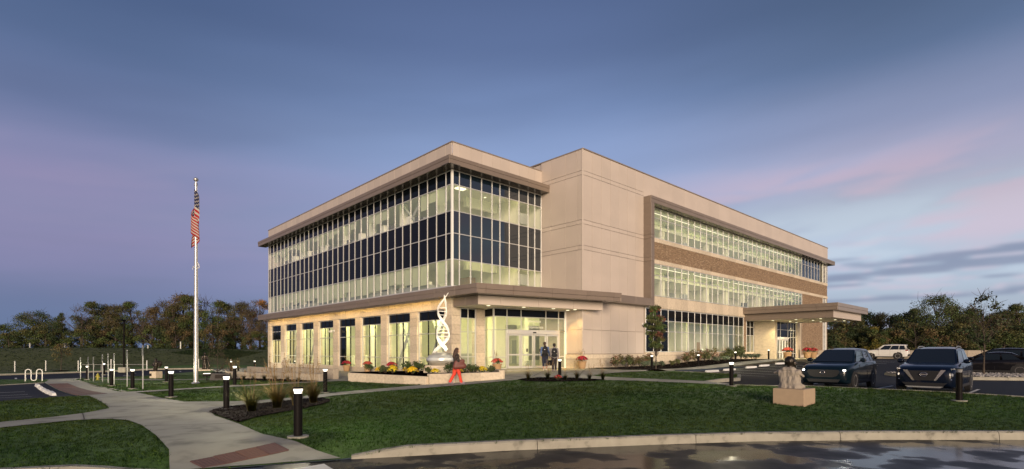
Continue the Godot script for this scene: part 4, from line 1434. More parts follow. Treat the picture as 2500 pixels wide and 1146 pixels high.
	spot_discs(r, 8.34, [[3.2, -2.0], [5.6, -2.2], [2.5, -9], [2.5, -16]])
	bx(r, "ceiling_light", 1.6, 2.3, 12.88, 12.94, -1.9, -1.5, M.lamp)

# ---------------------------------------------------------------- trees and plants
func rv(r: RandomNumberGenerator) -> Vector3:
	var v := Vector3(r.randfn(), r.randfn(), r.randfn())
	return v.normalized() if v.length() > 1e-4 else Vector3.UP

func leaf(b: MB, p: Vector3, nrm: Vector3, along: Vector3, s: float, fold := 0.25) -> void:
	var t := nrm.cross(along)
	if t.length() < 1e-3:
		t = nrm.cross(Vector3.RIGHT)
	t = t.normalized()
	var l := t.cross(nrm).normalized()
	var a := p
	var c := p + l * s
	var m1 := p + l * s * 0.45 + t * s * 0.36 + nrm * s * fold * 0.3
	var m2 := p + l * s * 0.45 - t * s * 0.36 + nrm * s * fold * 0.3
	b.tri_n(a, m2, c, nrm, nrm, nrm)
	b.tri_n(a, c, m1, nrm, nrm, nrm)

func vary(c: Color, r: RandomNumberGenerator, amount := 0.25) -> Color:
	var k := 1.0 + r.randf_range(-amount, amount)
	return Color(clampf(c.r * k * (1.0 + r.randf_range(-0.1, 0.1)), 0, 1), clampf(c.g * k, 0, 1), clampf(c.b * k * (1.0 + r.randf_range(-0.1, 0.1)), 0, 1))

# a tree of height 1 scaled by h: tapered trunk, limbs to every clump, leaves in uneven clumps with gaps
func tree_meshes(sd: int, h: float, w: float, low: float, clumps: int, leaves: int, size: float, tones: Array, bare := 0.0, spire := 1.0, trunk_r := 0.022) -> Array:
	var r := RandomNumberGenerator.new()
	r.seed = sd
	var tb := MB.new()
	var cb := MB.new()
	var lean := Vector3(r.randf_range(-0.05, 0.05), 0, r.randf_range(-0.05, 0.05)) * h
	var axis := func(t: float) -> Vector3:
		return Vector3(0, t * h, 0) + lean * t * t + Vector3(sin(t * 7.0 + sd) * 0.012 * h, 0, cos(t * 6.0 + sd) * 0.012 * h) * t
	var path := []
	var rad := []
	for i in 9:
		var t := i / 8.0
		path.append(axis.call(t * 0.92))
		rad.append(h * trunk_r * (1.0 - t * 0.88) * (1.35 if i == 0 else 1.0))
	tb.tube(path, rad, 7)
	for k in clumps:
		var t := low + (1.0 - low) * pow(r.randf(), spire)
		if k == 0:
			t = 0.97
		var u := (t - low) / (1.0 - low)
		var env := w * 0.5 * pow(maxf(0.0, sin(PI * clampf(0.12 + u * 0.86, 0, 1))), 0.7)
		var ang := r.randf() * TAU
		var rr := env * (0.35 + 0.65 * sqrt(r.randf())) * r.randf_range(0.75, 1.15)
		var c: Vector3 = axis.call(minf(t, 0.9)) * Vector3(1, 0, 1) + Vector3(cos(ang) * rr, t * h, sin(ang) * rr)
		var from: Vector3 = axis.call(maxf(low * 0.6, t - 0.12 - 0.22 * rr / maxf(env, 0.01)))
		var bend := from.lerp(c, 0.55) + Vector3(0, -0.02 * h, 0) + rv(r) * 0.02 * h
		tb.tube([from, bend, c], [h * trunk_r * 0.32, h * trunk_r * 0.2, h * trunk_r * 0.06], 4, false)
		var cr := w * r.randf_range(0.11, 0.2)
		for q in int(3 + bare * 9):
			var e := c + rv(r) * cr * r.randf_range(0.8, 1.5) + Vector3(0, cr * 0.3, 0)
			tb.tube([c, c.lerp(e, 0.5) + rv(r) * cr * 0.15, e], [h * 0.0035, h * 0.0025, h * 0.001], 3, false)
		var tone: Color = vary(tones[r.randi() % tones.size()], r, 0.22)
		var flat := r.randf_range(0.6, 0.9)
		for q in int(leaves * (1.0 - bare) * r.randf_range(0.6, 1.3)):
			var d := rv(r)
			var p := c + d * Vector3(cr, cr * flat, cr) * pow(r.randf(), 0.45)
			cb.col = vary(tone, r, 0.17)
			leaf(cb, p, (rv(r) + d * 0.7 + Vector3(0, 0.4, 0)).normalized(), rv(r) + Vector3(0, -0.5, 0), size * r.randf_range(0.6, 1.3))
	return [tb.mesh(), cb.mesh()]

func tree_thing(called: String, label: String, meshes: Array, at: Vector3, turn := 0.0, group := "") -> Node3D:
	var t := thing(called, label, "tree" if called != "shrub" else "shrub", at, turn, group)
	put("trunk", meshes[0], M.bark, t)
	put("crown", meshes[1], M.leaf, t)
	return t

const ORD := ["first", "second", "third", "fourth", "fifth", "sixth", "seventh", "eighth", "ninth", "tenth", "eleventh", "twelfth", "thirteenth", "fourteenth", "fifteenth", "sixteenth", "seventeenth", "eighteenth", "nineteenth", "twentieth", "twenty-first", "twenty-second", "twenty-third", "twenty-fourth", "twenty-fifth", "twenty-sixth", "twenty-seventh", "twenty-eighth", "twenty-ninth", "thirtieth"]

func make_plants_far() -> void:
	var G := Color(0.052, 0.078, 0.018)
	var DG := Color(0.026, 0.046, 0.013)
	var OL := Color(0.078, 0.078, 0.022)
	var RU := Color(0.092, 0.066, 0.027)
	var BR := Color(0.078, 0.062, 0.026)
	var OR := Color(0.26, 0.13, 0.045)
	var YE := Color(0.16, 0.13, 0.02)
	var kinds := {
		"round": tree_meshes(101, 9, 9.5, 0.12, 52, 228, 0.23, [G, DG, OL]),
		"green": tree_meshes(102, 10, 6.5, 0.22, 43, 209, 0.22, [G, OL, G]),
		"brown": tree_meshes(103, 10, 7.0, 0.2, 46, 209, 0.22, [BR, OL, BR]),
		"rust": tree_meshes(104, 9, 6.0, 0.15, 41, 190, 0.22, [RU, BR, RU]),
		"sparse": tree_meshes(105, 11, 6.5, 0.3, 39, 117, 0.19, [BR, RU, OL], 0.4),
		"bare": tree_meshes(106, 9, 6.5, 0.35, 29, 19, 0.14, [BR], 0.75),
		"orange": tree_meshes(107, 10, 5.5, 0.3, 34, 152, 0.19, [OR, RU, OR], 0.15),
		"dark": tree_meshes(108, 8, 7.0, 0.1, 46, 209, 0.24, [DG, DG, G]),
		"narrow": tree_meshes(109, 9, 3.2, 0.2, 27, 152, 0.19, [G, DG]),
		"bush": tree_meshes(110, 3.4, 4.2, 0.06, 27, 171, 0.19, [DG, G, OL], 0.0, 1.0, 0.03),
		"rustbush": tree_meshes(111, 3.4, 3.8, 0.06, 27, 152, 0.18, [RU, DG, OL], 0.1, 1.0, 0.03),
		"yellow": tree_meshes(112, 5, 4.6, 0.1, 32, 190, 0.20, [YE, OL, G]),
		"bigoak": tree_meshes(113, 11, 10.5, 0.22, 66, 209, 0.24, [G, G, Color(0.06, 0.085, 0.022), OL]),
	}
	var words := {"round": "broad round green", "green": "dense green", "brown": "olive-brown autumn", "rust": "rust-red autumn", "sparse": "tall thin-leaved", "bare": "nearly leafless", "orange": "bright orange-leaved", "dark": "low dark green", "narrow": "slender pointed green", "bush": "low dark bushy", "rustbush": "low rusty bushy", "yellow": "small yellow-green", "bigoak": "great spreading green"}
	var made := {}
	# [distance, X over D x 1290 + 1250, height, kind]
	var left := [[98, 8, 4.6, "dark"], [100, 92, 7.4, "round"], [95, 130, 5.2, "round"], [97, 150, 7.0, "narrow"], [112, 176, 4.0, "dark"], [96, 197, 7.6, "bare"], [98, 230, 8.9, "green"], [101, 258, 8.6, "brown"], [97, 286, 8.2, "brown"], [99, 322, 9.0, "green"], [92, 349, 6.6, "bare"], [99, 374, 8.2, "rust"], [103, 404, 10.0, "sparse"], [98, 424, 8.4, "brown"], [101, 443, 10.8, "rust"], [99, 466, 10.2, "green"], [105, 500, 10.0, "bare"], [96, 530, 8.9, "green"], [99, 560, 8.6, "green"], [97, 590, 8.8, "brown"], [93, 612, 8.2, "sparse"], [98, 634, 9.6, "orange"], [92, 645, 6.4, "sparse"]]
	var side := "beyond the grassy bank left of the building"
	for i in left.size():
		var q: Array = left[i]
		far_tree(made, kinds, q, "%s tree, %s from the left %s" % [words[q[3]], ORD[i], side], "trees beyond the grassy bank")
	var bushes := []
	for i in 22:
		if i in [4, 5, 11]:
			continue
		bushes.append([84.0 + (i * 37 % 11), 20.0 + i * 29.0 + (i * 13 % 9), 2.6 + (i * 7 % 5) * 0.35, "rustbush" if (i % 3 != 0 and i > 5) else "bush"])
	for i in bushes.size():
		far_tree(made, kinds, bushes[i], "%s shrub, %s from the left along the foot of the tree row" % [words[bushes[i][3]], ORD[i]], "shrubs under the trees left of the building")
	var right := [[96, 2030, 7.6, "dark"], [88, 2052, 5.4, "rustbush"], [82, 2086, 6.6, "green"], [104, 2085, 8.0, "rust"], [108, 2118, 8.8, "dark"], [78, 2138, 4.6, "yellow"], [106, 2152, 8.6, "brown"], [107, 2188, 8.2, "dark"], [98, 2216, 8.0, "dark"], [80, 2170, 4.4, "green"], [100, 2242, 9.0, "green"], [92, 2282, 10.4, "bigoak"], [100, 2330, 9.6, "brown"], [90, 2252, 5.2, "yellow"], [97, 2362, 8.8, "green"], [86, 2372, 6.6, "sparse"], [102, 2388, 8.2, "dark"], [90, 2428, 7.4, "brown"], [100, 2452, 8.6, "dark"], [94, 2472, 8.0, "green"], [90, 2492, 9.0, "green"], [96, 2520, 8.6, "dark"]]
	for i in right.size():
		far_tree(made, kinds, right[i], "%s tree, %s from the left beyond the right-hand car park" % [words[right[i][3]], ORD[i]], "trees beyond the right-hand car park")
	var rb := []
	for i in 22:
		rb.append([76.0 + (i * 29 % 13), 2020.0 + i * 24.0 + (i * 11 % 9), 3.4 + (i * 7 % 5) * 0.5, "rustbush" if i % 4 == 1 else "bush"])
	for i in rb.size():
		far_tree(made, kinds, rb[i], "%s shrub, %s from the left at the wood's edge behind the car park" % [words[rb[i][3]], ORD[i]], "shrubs at the edge of the right-hand wood")

func far_tree(made: Dictionary, kinds: Dictionary, q: Array, label: String, group: String) -> void:
	var D: float = q[0]
	var X := (float(q[1]) - 1250.0) / 1290.0 * D
	var hs := {"round": 9.0, "green": 10.0, "brown": 10.0, "rust": 9.0, "sparse": 11.0, "bare": 9.0, "orange": 10.0, "dark": 8.0, "narrow": 9.0, "bush": 3.4, "rustbush": 3.4, "yellow": 5.0, "bigoak": 11.0}
	var s: float = 0.95 * q[2] / hs[q[3]]
	var is_bush: bool = q[3] in ["bush", "rustbush"]
	var called := "shrub" if is_bush else "tree"
	var at := at_ground(X, D, -0.1)
	var t: Node3D
	if made.has(q[3]):
		t = dup(made[q[3]], called, label, at, fmod(D * 7.3 + X, TAU), group)
	else:
		t = tree_thing(called, label, kinds[q[3]], at, fmod(D * 7.3 + X, TAU), group)
		made[q[3]] = t
	t.scale = Vector3(s * (1.0 + fmod(absf(X), 0.13)), s, s * 1.05)

# ---------------------------------------------------------------- near plants
func grass_clump(sd: int, h: float, spread: float, n: int, base: Color, tip: Color, plumes: int) -> Array:
	var r := RandomNumberGenerator.new()
	r.seed = sd
	var b := MB.new()
	for i in n:
		var a := r.randf() * TAU
		var out := Vector3(cos(a), 0, sin(a))
		var p := out * spread * 0.12 * sqrt(r.randf())
		var L := h * r.randf_range(0.55, 1.0)
		var lean := pow(r.randf(), 0.6) * 1.15 * spread / h
		var w := 0.003 + h * 0.004
		var sidev := Vector3(-out.z, 0, out.x).rotated(Vector3.UP, r.randf_range(-0.7, 0.7))
		var tone := vary(base.lerp(tip, r.randf()), r, 0.25)
		var prev := p
		for k in 4:
			var t := (k + 1) / 4.0
			var q := p + out * lean * L * t * t * 0.9 + Vector3(0, L * (t - 0.32 * lean * t * t), 0)
			var w0 := w * (1.0 - 0.24 * k)
			var w1 := w * (1.0 - 0.24 * (k + 1))
			var nn := out * 0.5 + Vector3(0, 0.7, 0)
			b.col = tone.lerp(tip, t * 0.6)
			b.tri_n(prev - sidev * w0, prev + sidev * w0, q + sidev * w1, nn, nn, nn)
			b.tri_n(prev - sidev * w0, q + sidev * w1, q - sidev * w1, nn, nn, nn)
			prev = q
	var pl := MB.new()
	for i in plumes:
		var a := r.randf() * TAU
		var out := Vector3(cos(a), 0, sin(a))
		var L := h * r.randf_range(1.15, 1.6)
		var top := out * L * r.randf_range(0.05, 0.3) + Vector3(0, L, 0)
		pl.col = vary(Color(0.26, 0.17, 0.08), r, 0.2)
		pl.tube([out * 0.03, top * 0.6, top], [0.004, 0.004, 0.003], 3, false)
		for k in 14:
			var q := top - Vector3(0, r.randf() * L * 0.3, 0) - out * 0.04 * r.randf()
			leaf(pl, q, rv(r), Vector3(0, 1, 0) + rv(r) * 0.3, 0.035)
	return [b.mesh(), pl.mesh()]

func shrub_mesh(sd: int, w: float, h: float, n: int, size: float, tones: Array, clumps := 9) -> ArrayMesh:
	var r := RandomNumberGenerator.new()
	r.seed = sd
	var b := MB.new()
	b.col = Color(0.05, 0.035, 0.02)
	var cs := []
	for k in clumps:
		var a := r.randf() * TAU
		var rr := w * 0.36 * sqrt(r.randf())
		var c := Vector3(cos(a) * rr, h * r.randf_range(0.35, 0.78), sin(a) * rr)
		cs.append(c)
		b.tube([Vector3(c.x * 0.15, 0, c.z * 0.15), c * Vector3(0.7, 0.6, 0.7), c], [0.012, 0.009, 0.005], 3, false)
	for i in n:
		var c: Vector3 = cs[i % clumps]
		var d := rv(r)
		var cr := w * 0.2
		b.col = vary(tones[(i % clumps) % tones.size()], r, 0.35)
		leaf(b, c + d * Vector3(cr, minf(cr, h * 0.25), cr) * pow(r.randf(), 0.4), (d + Vector3(0, 0.5, 0) + rv(r) * 0.6).normalized(), rv(r), size * r.randf_range(0.6, 1.3))
	return b.mesh()

func flowers_mesh(sd: int, w: float, h: float, n: int, size: float, tone: Color, y0 := 0.0) -> ArrayMesh:
	var r := RandomNumberGenerator.new()
	r.seed = sd
	var b := MB.new()
	for i in n:
		var a := r.randf() * TAU
		var t := sqrt(r.randf())
		var p := Vector3(cos(a) * t * w * 0.5, y0 + h * sqrt(maxf(0.0, 1.0 - t * t * 0.9)) * r.randf_range(0.88, 1.04), sin(a) * t * w * 0.5)
		var up := (Vector3(p.x / w, 0.35, p.z / w) + rv(r) * 0.25).normalized()
		b.col = vary(tone, r, 0.25)
		var s := size * r.randf_range(0.7, 1.2)
		var e1 := up.cross(Vector3(0.3, 0.1, 1)).normalized()
		var e2 := up.cross(e1)
		for k in 6:
			var d1 := e1 * cos(TAU * k / 6) + e2 * sin(TAU * k / 6)
			var d2 := e1 * cos(TAU * (k + 1) / 6) + e2 * sin(TAU * (k + 1) / 6)
			b.tri_n(p + up * s * 0.25, p + d1 * s, p + d2 * s, up, (up + d1).normalized(), (up + d2).normalized())
	return b.mesh()

func make_plants_near() -> void:
	var tan_ := Color(0.36, 0.27, 0.11)
	var gr := Color(0.21, 0.235, 0.06)
	var A := grass_clump(201, 0.85, 0.8, 330, gr, Color(0.34, 0.29, 0.1), 4)
	var Bm := grass_clump(202, 0.95, 0.75, 330, Color(0.38, 0.30, 0.11), Color(0.46, 0.34, 0.15), 16)
	var spots := [[-7.15, 14.5, 1.0, 0, "green feathery grass clump, leftmost in the near mulch bed"], [-6.78, 15.25, 1.08, 1, "full tan grass clump second from the left in the near mulch bed"], [-6.5, 15.9, 1.0, 1, "tan grass clump right behind the nearest bollard"], [-6.25, 16.6, 1.02, 1, "tan grass clump at the right of the near mulch bed"]]
	for s in spots:
		var t := thing("ornamental_grass", s[4], "grass clump", at_ground(s[0], s[1], 0.03), s[0] * 3.0, "grass clumps in the near mulch bed")
		put("blades", (A if s[3] == 0 else Bm)[0], M.blade, t)
		put("plumes", (A if s[3] == 0 else Bm)[1], M.blade, t)
		t.scale = Vector3.ONE * s[2]
	var C := grass_clump(203, 0.5, 0.5, 160, gr, Color(0.19, 0.15, 0.05), 4)
	var px2 := [[-11.6, 28.7], [-12.5, 29.4], [-13.5, 30.1], [-14.5, 30.9], [-15.5, 31.7], [-16.5, 32.5], [-17.6, 33.5], [-18.6, 34.4]]
	for i in px2.size():
		var t := thing("ornamental_grass", "short dark grass tuft, %s from the right in front of the low wall" % ORD[i], "grass clump", at_ground(px2[i][0], px2[i][1], 0.03), i * 1.3, "grass tufts in front of the low plaza wall")
		put("blades", C[0], M.blade, t)
		put("plumes", C[1], M.blade, t)
		t.scale = Vector3.ONE * (0.8 + 0.07 * (i * 5 % 4))
	var Dm := grass_clump(204, 1.0, 0.6, 70, Color(0.12, 0.1, 0.04), Color(0.24, 0.17, 0.07), 10)
	var far := [[-22.5, 42.5], [-25.0, 47.0], [-27.2, 52.5], [-21.0, 39.4]]
	for i in far.size():
		var t := thing("ornamental_grass", "tall thin straw-coloured grass, %s from the front behind the low wall" % ORD[i], "grass clump", at_ground(far[i][0], far[i][1], 0.0), i * 1.9, "tall grasses left of the plaza")
		put("blades", Dm[0], M.blade, t)
		put("plumes", Dm[1], M.blade, t)
		t.scale = Vector3.ONE * (0.62 + 0.1 * i)
	var E3 := grass_clump(205, 0.62, 0.5, 200, gr, Color(0.18, 0.15, 0.05), 5)
	var m3 := [[0.8, 26.0, 0.95], [1.75, 25.9, 1.05], [2.55, 25.3, 0.7], [3.15, 25.6, 0.95], [3.7, 25.2, 0.8], [4.35, 25.3, 1.0]]
	for i in m3.size():
		var t := thing("ornamental_grass", "yellow-green grass tuft, %s from the left in the bed before the doors" % ORD[i], "grass clump", at_ground(m3[i][0], m3[i][1], 0.03), i * 2.1, "grass tufts in the bed before the entrance")
		put("blades", E3[0], M.blade, t)
		put("plumes", E3[1], M.blade, t)
		t.scale = Vector3.ONE * m3[i][2]
	var redf := thing("flower_patch", "small patch of red flowers beside the bollard in the entrance bed", "flowers", at_ground(2.2, 25.3, 0.03))
	put("foliage", shrub_mesh(231, 0.5, 0.22, 120, 0.05, [Color(0.05, 0.08, 0.02)]), M.leaf, redf)
	put("blossom", flowers_mesh(232, 0.4, 0.2, 40, 0.035, Color(0.35, 0.02, 0.02), 0.05), M.petal, redf)
	# planter flowers
	var leafy := [Color(0.05, 0.085, 0.02), Color(0.07, 0.1, 0.03), Color(0.035, 0.06, 0.015)]
	var mum := shrub_mesh(240, 0.6, 0.32, 160, 0.06, leafy)
	var mumf := [flowers_mesh(241, 0.6, 0.32, 210, 0.034, Color(0.68, 0.45, 0.01), 0.03), flowers_mesh(242, 0.56, 0.3, 160, 0.034, Color(0.62, 0.47, 0.02), 0.04)]
	var mums := [[-7.1, 28.3], [-6.2, 27.4], [-5.0, 26.5], [-3.8, 26.1], [-2.75, 26.75], [-1.55, 27.45], [-5.7, 28.6], [-2.0, 27.9], [-6.5, 28.7]]
	for i in mums.size():
		var lab := "round clump of yellow chrysanthemums, %s counted along the stone planter" % ORD[i]
		var t := thing("chrysanthemum", lab, "flowers", Vector3(mums[i][0], 0.53, -mums[i][1]), i * 1.1, "yellow chrysanthemums in the planter")
		put("foliage", mum, M.leaf, t)
		put("blossom", mumf[i % 2], M.petal, t)
		t.scale = Vector3.ONE * (0.85 + 0.1 * (i % 3))
	var sh := [shrub_mesh(251, 0.8, 0.6, 420, 0.085, leafy), shrub_mesh(252, 0.7, 0.5, 340, 0.09, [Color(0.09, 0.11, 0.035), Color(0.06, 0.08, 0.03)])]
	var sp := [[-7.8, 29.0], [-6.7, 27.9], [-5.5, 27.5], [-4.3, 27.2], [-3.3, 27.3], [-2.4, 28.0], [-1.9, 27.2], [-1.1, 27.7], [-5.0, 28.4], [-7.1, 29.4]]
	for i in sp.size():
		var t := thing("shrub", "leafy green shrub, %s counted along the stone planter" % ORD[i], "shrub", Vector3(sp[i][0], 0.53, -sp[i][1]), i * 2.3, "green shrubs in the planter")
		put("foliage", sh[i % 2], M.leaf, t)
		t.scale = Vector3.ONE * (0.8 + 0.13 * (i % 3))
	# shrubs in the long bed
	var hyd := [shrub_mesh(261, 1.3, 1.0, 460, 0.12, [Color(0.09, 0.1, 0.035), Color(0.2, 0.11, 0.07), Color(0.12, 0.1, 0.04)]), shrub_mesh(262, 1.2, 0.95, 420, 0.12, [Color(0.07, 0.09, 0.03), Color(0.1, 0.1, 0.04)])]
	var sage := shrub_mesh(263, 1.1, 0.55, 420, 0.09, [Color(0.11, 0.14, 0.085), Color(0.085, 0.12, 0.07)])
	var box_ := shrub_mesh(264, 0.7, 0.6, 380, 0.07, [Color(0.09, 0.1, 0.03)])
	var list := [[10.3, 5.3, 0, 1.0], [11.5, 5.4, 1, 1.0], [12.5, 5.1, 0, 0.95], [13.8, 5.0, 0, 0.9], [14.9, 4.9, 0, 1.05], [12.0, 6.6, 2, 1.0], [13.1, 6.4, 2, 0.95], [14.7, 6.3, 2, 0.9], [16.4, 6.0, 3, 0.9], [17.9, 5.6, 3, 1.0], [19.0, 5.3, 3, 0.8], [20.3, 5.2, 0, 1.1], [21.9, 5.3, 0, 1.15], [23.2, 5.4, 1, 1.1], [24.6, 5.1, 0, 1.2], [23.4, 6.5, 2, 1.0], [24.9, 6.4, 2, 1.0], [26.4, 5.6, 3, 1.3], [27.8, 5.5, 1, 1.2], [29.2, 5.2, 1, 1.5], [30.3, 5.4, 1, 1.5], [30.8, 6.5, 2, 1.1], [28.9, 6.5, 2, 1.1], [31.4, 6.0, 2, 1.0]]
	var nm := ["reddening hydrangea", "green leafy shrub", "low silvery sage", "small round green shrub"]
	for i in list.size():
		var q: Array = list[i]
		var p := plan(q[0], q[1])
		var t := thing("shrub", "%s, %s from the near end of the bed under the long windows" % [nm[q[2]], ORD[i]], "shrub", at_ground(p.x, p.y, 0.03), i * 1.7, "shrubs in the bed along the long front")
		put("foliage", hyd[0] if q[2] == 0 else hyd[1] if q[2] == 1 else sage if q[2] == 2 else box_, M.leaf, t)
		t.scale = Vector3.ONE * q[3]
	# flower pots
	var potm := MB.new()
	potm.lathe([[0.0, 0.0], [0.2, 0.0], [0.23, 0.05], [0.29, 0.42], [0.33, 0.44], [0.33, 0.5], [0.28, 0.5], [0.27, 0.44], [0.0, 0.44]], 18)
	var pf := shrub_mesh(271, 0.75, 0.4, 160, 0.07, leafy)
	var pr := flowers_mesh(272, 0.78, 0.36, 150, 0.05, Color(0.30, 0.012, 0.03), 0.05)
	var pr2 := flowers_mesh(273, 0.78, 0.34, 150, 0.05, Color(0.36, 0.05, 0.04), 0.05)
	var spk := grass_clump(274, 0.6, 0.4, 26, Color(0.12, 0.06, 0.03), Color(0.2, 0.12, 0.05), 8)
	var pots := [[-0.75, -13.5, 0.1, "terracotta pot of dark red flowers at the stone pier, leftmost on the plaza"], [-0.75, -9.9, 0.1, "terracotta pot of red and white flowers, second from the left on the plaza"], [-0.8, -6.2, 0.1, "pot of crimson flowers half hidden behind the planter shrubs"], [2.35, 1.7, 0.42, "pot of red flowers with tall stalks left of the glass entrance doors"], [7.75, 4.35, 0.42, "pot of red flowers and dry stalks right of the glass entrance doors"], [37.0, 7.2, 0.66, "large pot of mixed flowers left of the white far door"], [43.7, 6.9, 0.66, "first large flower pot right of the white far door"], [45.6, 6.9, 0.66, "second large flower pot right of the white far door"]]
	for i in pots.size():
		var q: Array = pots[i]
		var p := plan(q[0], q[1])
		var t := thing("flower_pot", q[3], "flower pot", at_ground(p.x, p.y, 0.03), i * 1.3, "flower pots by the doors and windows")
		put("pot", potm.mesh() if i == 0 else (get_node("flower_pot/pot") as MeshInstance3D).mesh, M.pot, t)
		put("foliage", pf, M.leaf, t, Vector3(0, 0.42, 0))
		put("blossom", pr if i % 2 == 0 else pr2, M.petal, t, Vector3(0, 0.46, 0))
		put("stalks", spk[1], M.blade, t, Vector3(0, 0.45, 0))
		t.scale = Vector3.ONE * (1.0 if i < 5 else 1.35)
	# young trees
	var ring := MB.new()
	ring.lathe([[0.0, 0.1], [0.6, 0.07], [0.95, 0.0]], 20)
	var red := tree_meshes(281, 4.05, 1.2, 0.36, 60, 110, 0.095, [Color(0.07, 0.11, 0.03), Color(0.09, 0.115, 0.035), Color(0.08, 0.12, 0.03), Color(0.19, 0.07, 0.045), Color(0.085, 0.11, 0.03), Color(0.1, 0.1, 0.035)], 0.0, 1.0, 0.009)
	var t1 := tree_thing("tree", "young column-shaped tree with reddening leaves on the lawn island", red, at_ground(9.0, 33.0))
	tag(t1, "young column-shaped tree with reddening leaves on the lawn island", "tree")
	put("mulch_ring", ring.mesh(), M.mulch, t1, Vector3(0, 0.01, 0)).scale = Vector3(0.72, 1, 0.72)
	var thin := tree_meshes(282, 4.6, 2.2, 0.38, 26, 34, 0.14, [Color(0.035, 0.05, 0.016)], 0.3, 0.8, 0.011)
	tree_thing("tree", "thin young tree on the gravel island before the black cars", thin, at_ground(27.7, 31.0))
	var yel := tree_meshes(283, 2.7, 1.9, 0.4, 22, 40, 0.12, [Color(0.13, 0.1, 0.03), Color(0.09, 0.085, 0.03)], 0.2, 0.9, 0.012)
	var t3 := tree_thing("tree", "small yellowing sapling in a mulch ring at the foot of the bank", yel, at_ground(-44.0, 51.5))
	put("mulch_ring", ring.mesh(), M.mulch, t3, Vector3(0, 0.01, 0)).scale = Vector3(0.75, 1, 0.75)
	var wisp := tree_meshes(284, 2.6, 2.0, 0.12, 26, 26, 0.09, [Color(0.06, 0.06, 0.025)], 0.5, 0.9, 0.012)
	var t4 := tree_thing("tree", "wispy small tree between the flagpole and the building", wisp, at_ground(-26.5, 47.5))
	put("mulch_ring", ring.mesh(), M.mulch, t4, Vector3(0, 0.01, 0)).scale = Vector3(0.75, 1, 0.75)

func make_grass() -> void:
	# the blades of the lawn, in tufts
	var keep: Array = keep_out.duplicate()
	keep.append(poly([[-9.2, 29.4], [-4.0, 24.9], [-0.3, 27.2], [-0.9, 29], [-4, 32.2], [-8, 31]]))
	var tufts := []
	for k in 4:
		var b := MB.new()
		for i in 9:
			var a := rng.randf() * TAU
			var p := Vector3(cos(a), 0, sin(a)) * 0.05 * sqrt(rng.randf())
			var L := rng.randf_range(0.022, 0.045)
			var tip := p + Vector3(rng.randf_range(-0.03, 0.03), L, rng.randf_range(-0.03, 0.03))
			var s := Vector3(cos(a * 3), 0, sin(a * 3)) * 0.004
			var nn := Vector3(rng.randf_range(-0.3, 0.3), 1, rng.randf_range(0.0, 0.5)).normalized()
			b.col = Color.WHITE
			b.tri_n(p - s, p + s, tip, nn, nn, nn)
		tufts.append(b.mesh())
	var bufs := [PackedFloat32Array(), PackedFloat32Array(), PackedFloat32Array(), PackedFloat32Array()]
	var counts := [0, 0, 0, 0]
	var patch := FastNoiseLite.new()
	patch.seed = 5
	patch.frequency = 0.35
	var zones := [[-14.0, 16.0, 5.5, 14.0, 230.0, 1.0], [-20.0, 22.0, 14.0, 21.0, 90.0, 1.4], [-26, 22, 21.0, 31.0, 40.0, 1.9], [-40, 16, 31.0, 44.0, 10.0, 2.6]]
	for z in zones:
		var n := int((z[1] - z[0]) * (z[3] - z[2]) * z[4])
		for i in n:
			var X := rng.randf_range(z[0], z[1])
			var D := rng.randf_range(z[2], z[3])
			if absf(X) > D * 1.02 + 0.5:
				continue
			if inside(X, D, keep):
				continue
			var s: float = z[5] * rng.randf_range(0.7, 1.25)
			var v := patch.get_noise_2d(X, D)
			var c := Color(0.074, 0.172, 0.015).lerp(Color(0.124, 0.210, 0.024), clampf(0.5 + v + rng.randf_range(-0.3, 0.3), 0, 1)) * rng.randf_range(0.75, 1.2) * (1.0 + 0.45 * patch.get_noise_2d(X * 0.16 + 60.0, D * 0.7)) * Color(1.0 + 0.5 * patch.get_noise_2d(X * 0.3 - 80.0, D * 0.3), 1, 1)
			var k := i % 4
			push(bufs[k], Transform3D(Basis(Vector3.UP, rng.randf() * TAU).scaled(Vector3(s, minf(s, 1.5) * rng.randf_range(0.8, 1.1), s)), Vector3(X, gh(X, D) - 0.005, -D)), c)
			counts[k] += 1
	for k in 4:
		tag(many("grass", tufts[k], M.blade, bufs[k], counts[k]), "short mown dark green grass of the lawns", "grass", "", "stuff")
	# rougher growth on the bank
	var bank := poly([[-75, 47], [-46, 50], [-41, 60], [-36, 65], [-27, 68], [-14, 75], [-14, 92], [-75, 92]])
	var bb := PackedFloat32Array()
	var bc := 0
	while bc < 16000:
		var X := rng.randf_range(-75, -14)
		var D := rng.randf_range(47, 92)
		bc += 1
		if not Geometry2D.is_point_in_polygon(Vector2(X, D), bank) or absf(X) > D * 1.02:
			X = -40.0 + rng.randf_range(-4, 4)
			D = 72.0 + rng.randf_range(-4, 4)
		var s := rng.randf_range(2.0, 4.2)
		var v := patch.get_noise_2d(X * 0.3, D * 0.5)
		var crest := ss(66, 74, D + X * 0.2)
		var c := Color(0.055, 0.105, 0.022).lerp(Color(0.12, 0.115, 0.042), clampf(crest * 0.6 + v * 0.7 + rng.randf_range(-0.15, 0.25), 0, 1)) * rng.randf_range(0.75, 1.2)
		push(bb, Transform3D(Basis(Vector3.UP, rng.randf() * TAU).scaled(Vector3(s, s * 0.8, s)), Vector3(X, gh(X, D) + 0.02, -D)), c)
	tag(many("grass", tufts[0], M.blade, bb, bc), "rough olive grass growing on the bank at the left", "grass", "", "stuff")

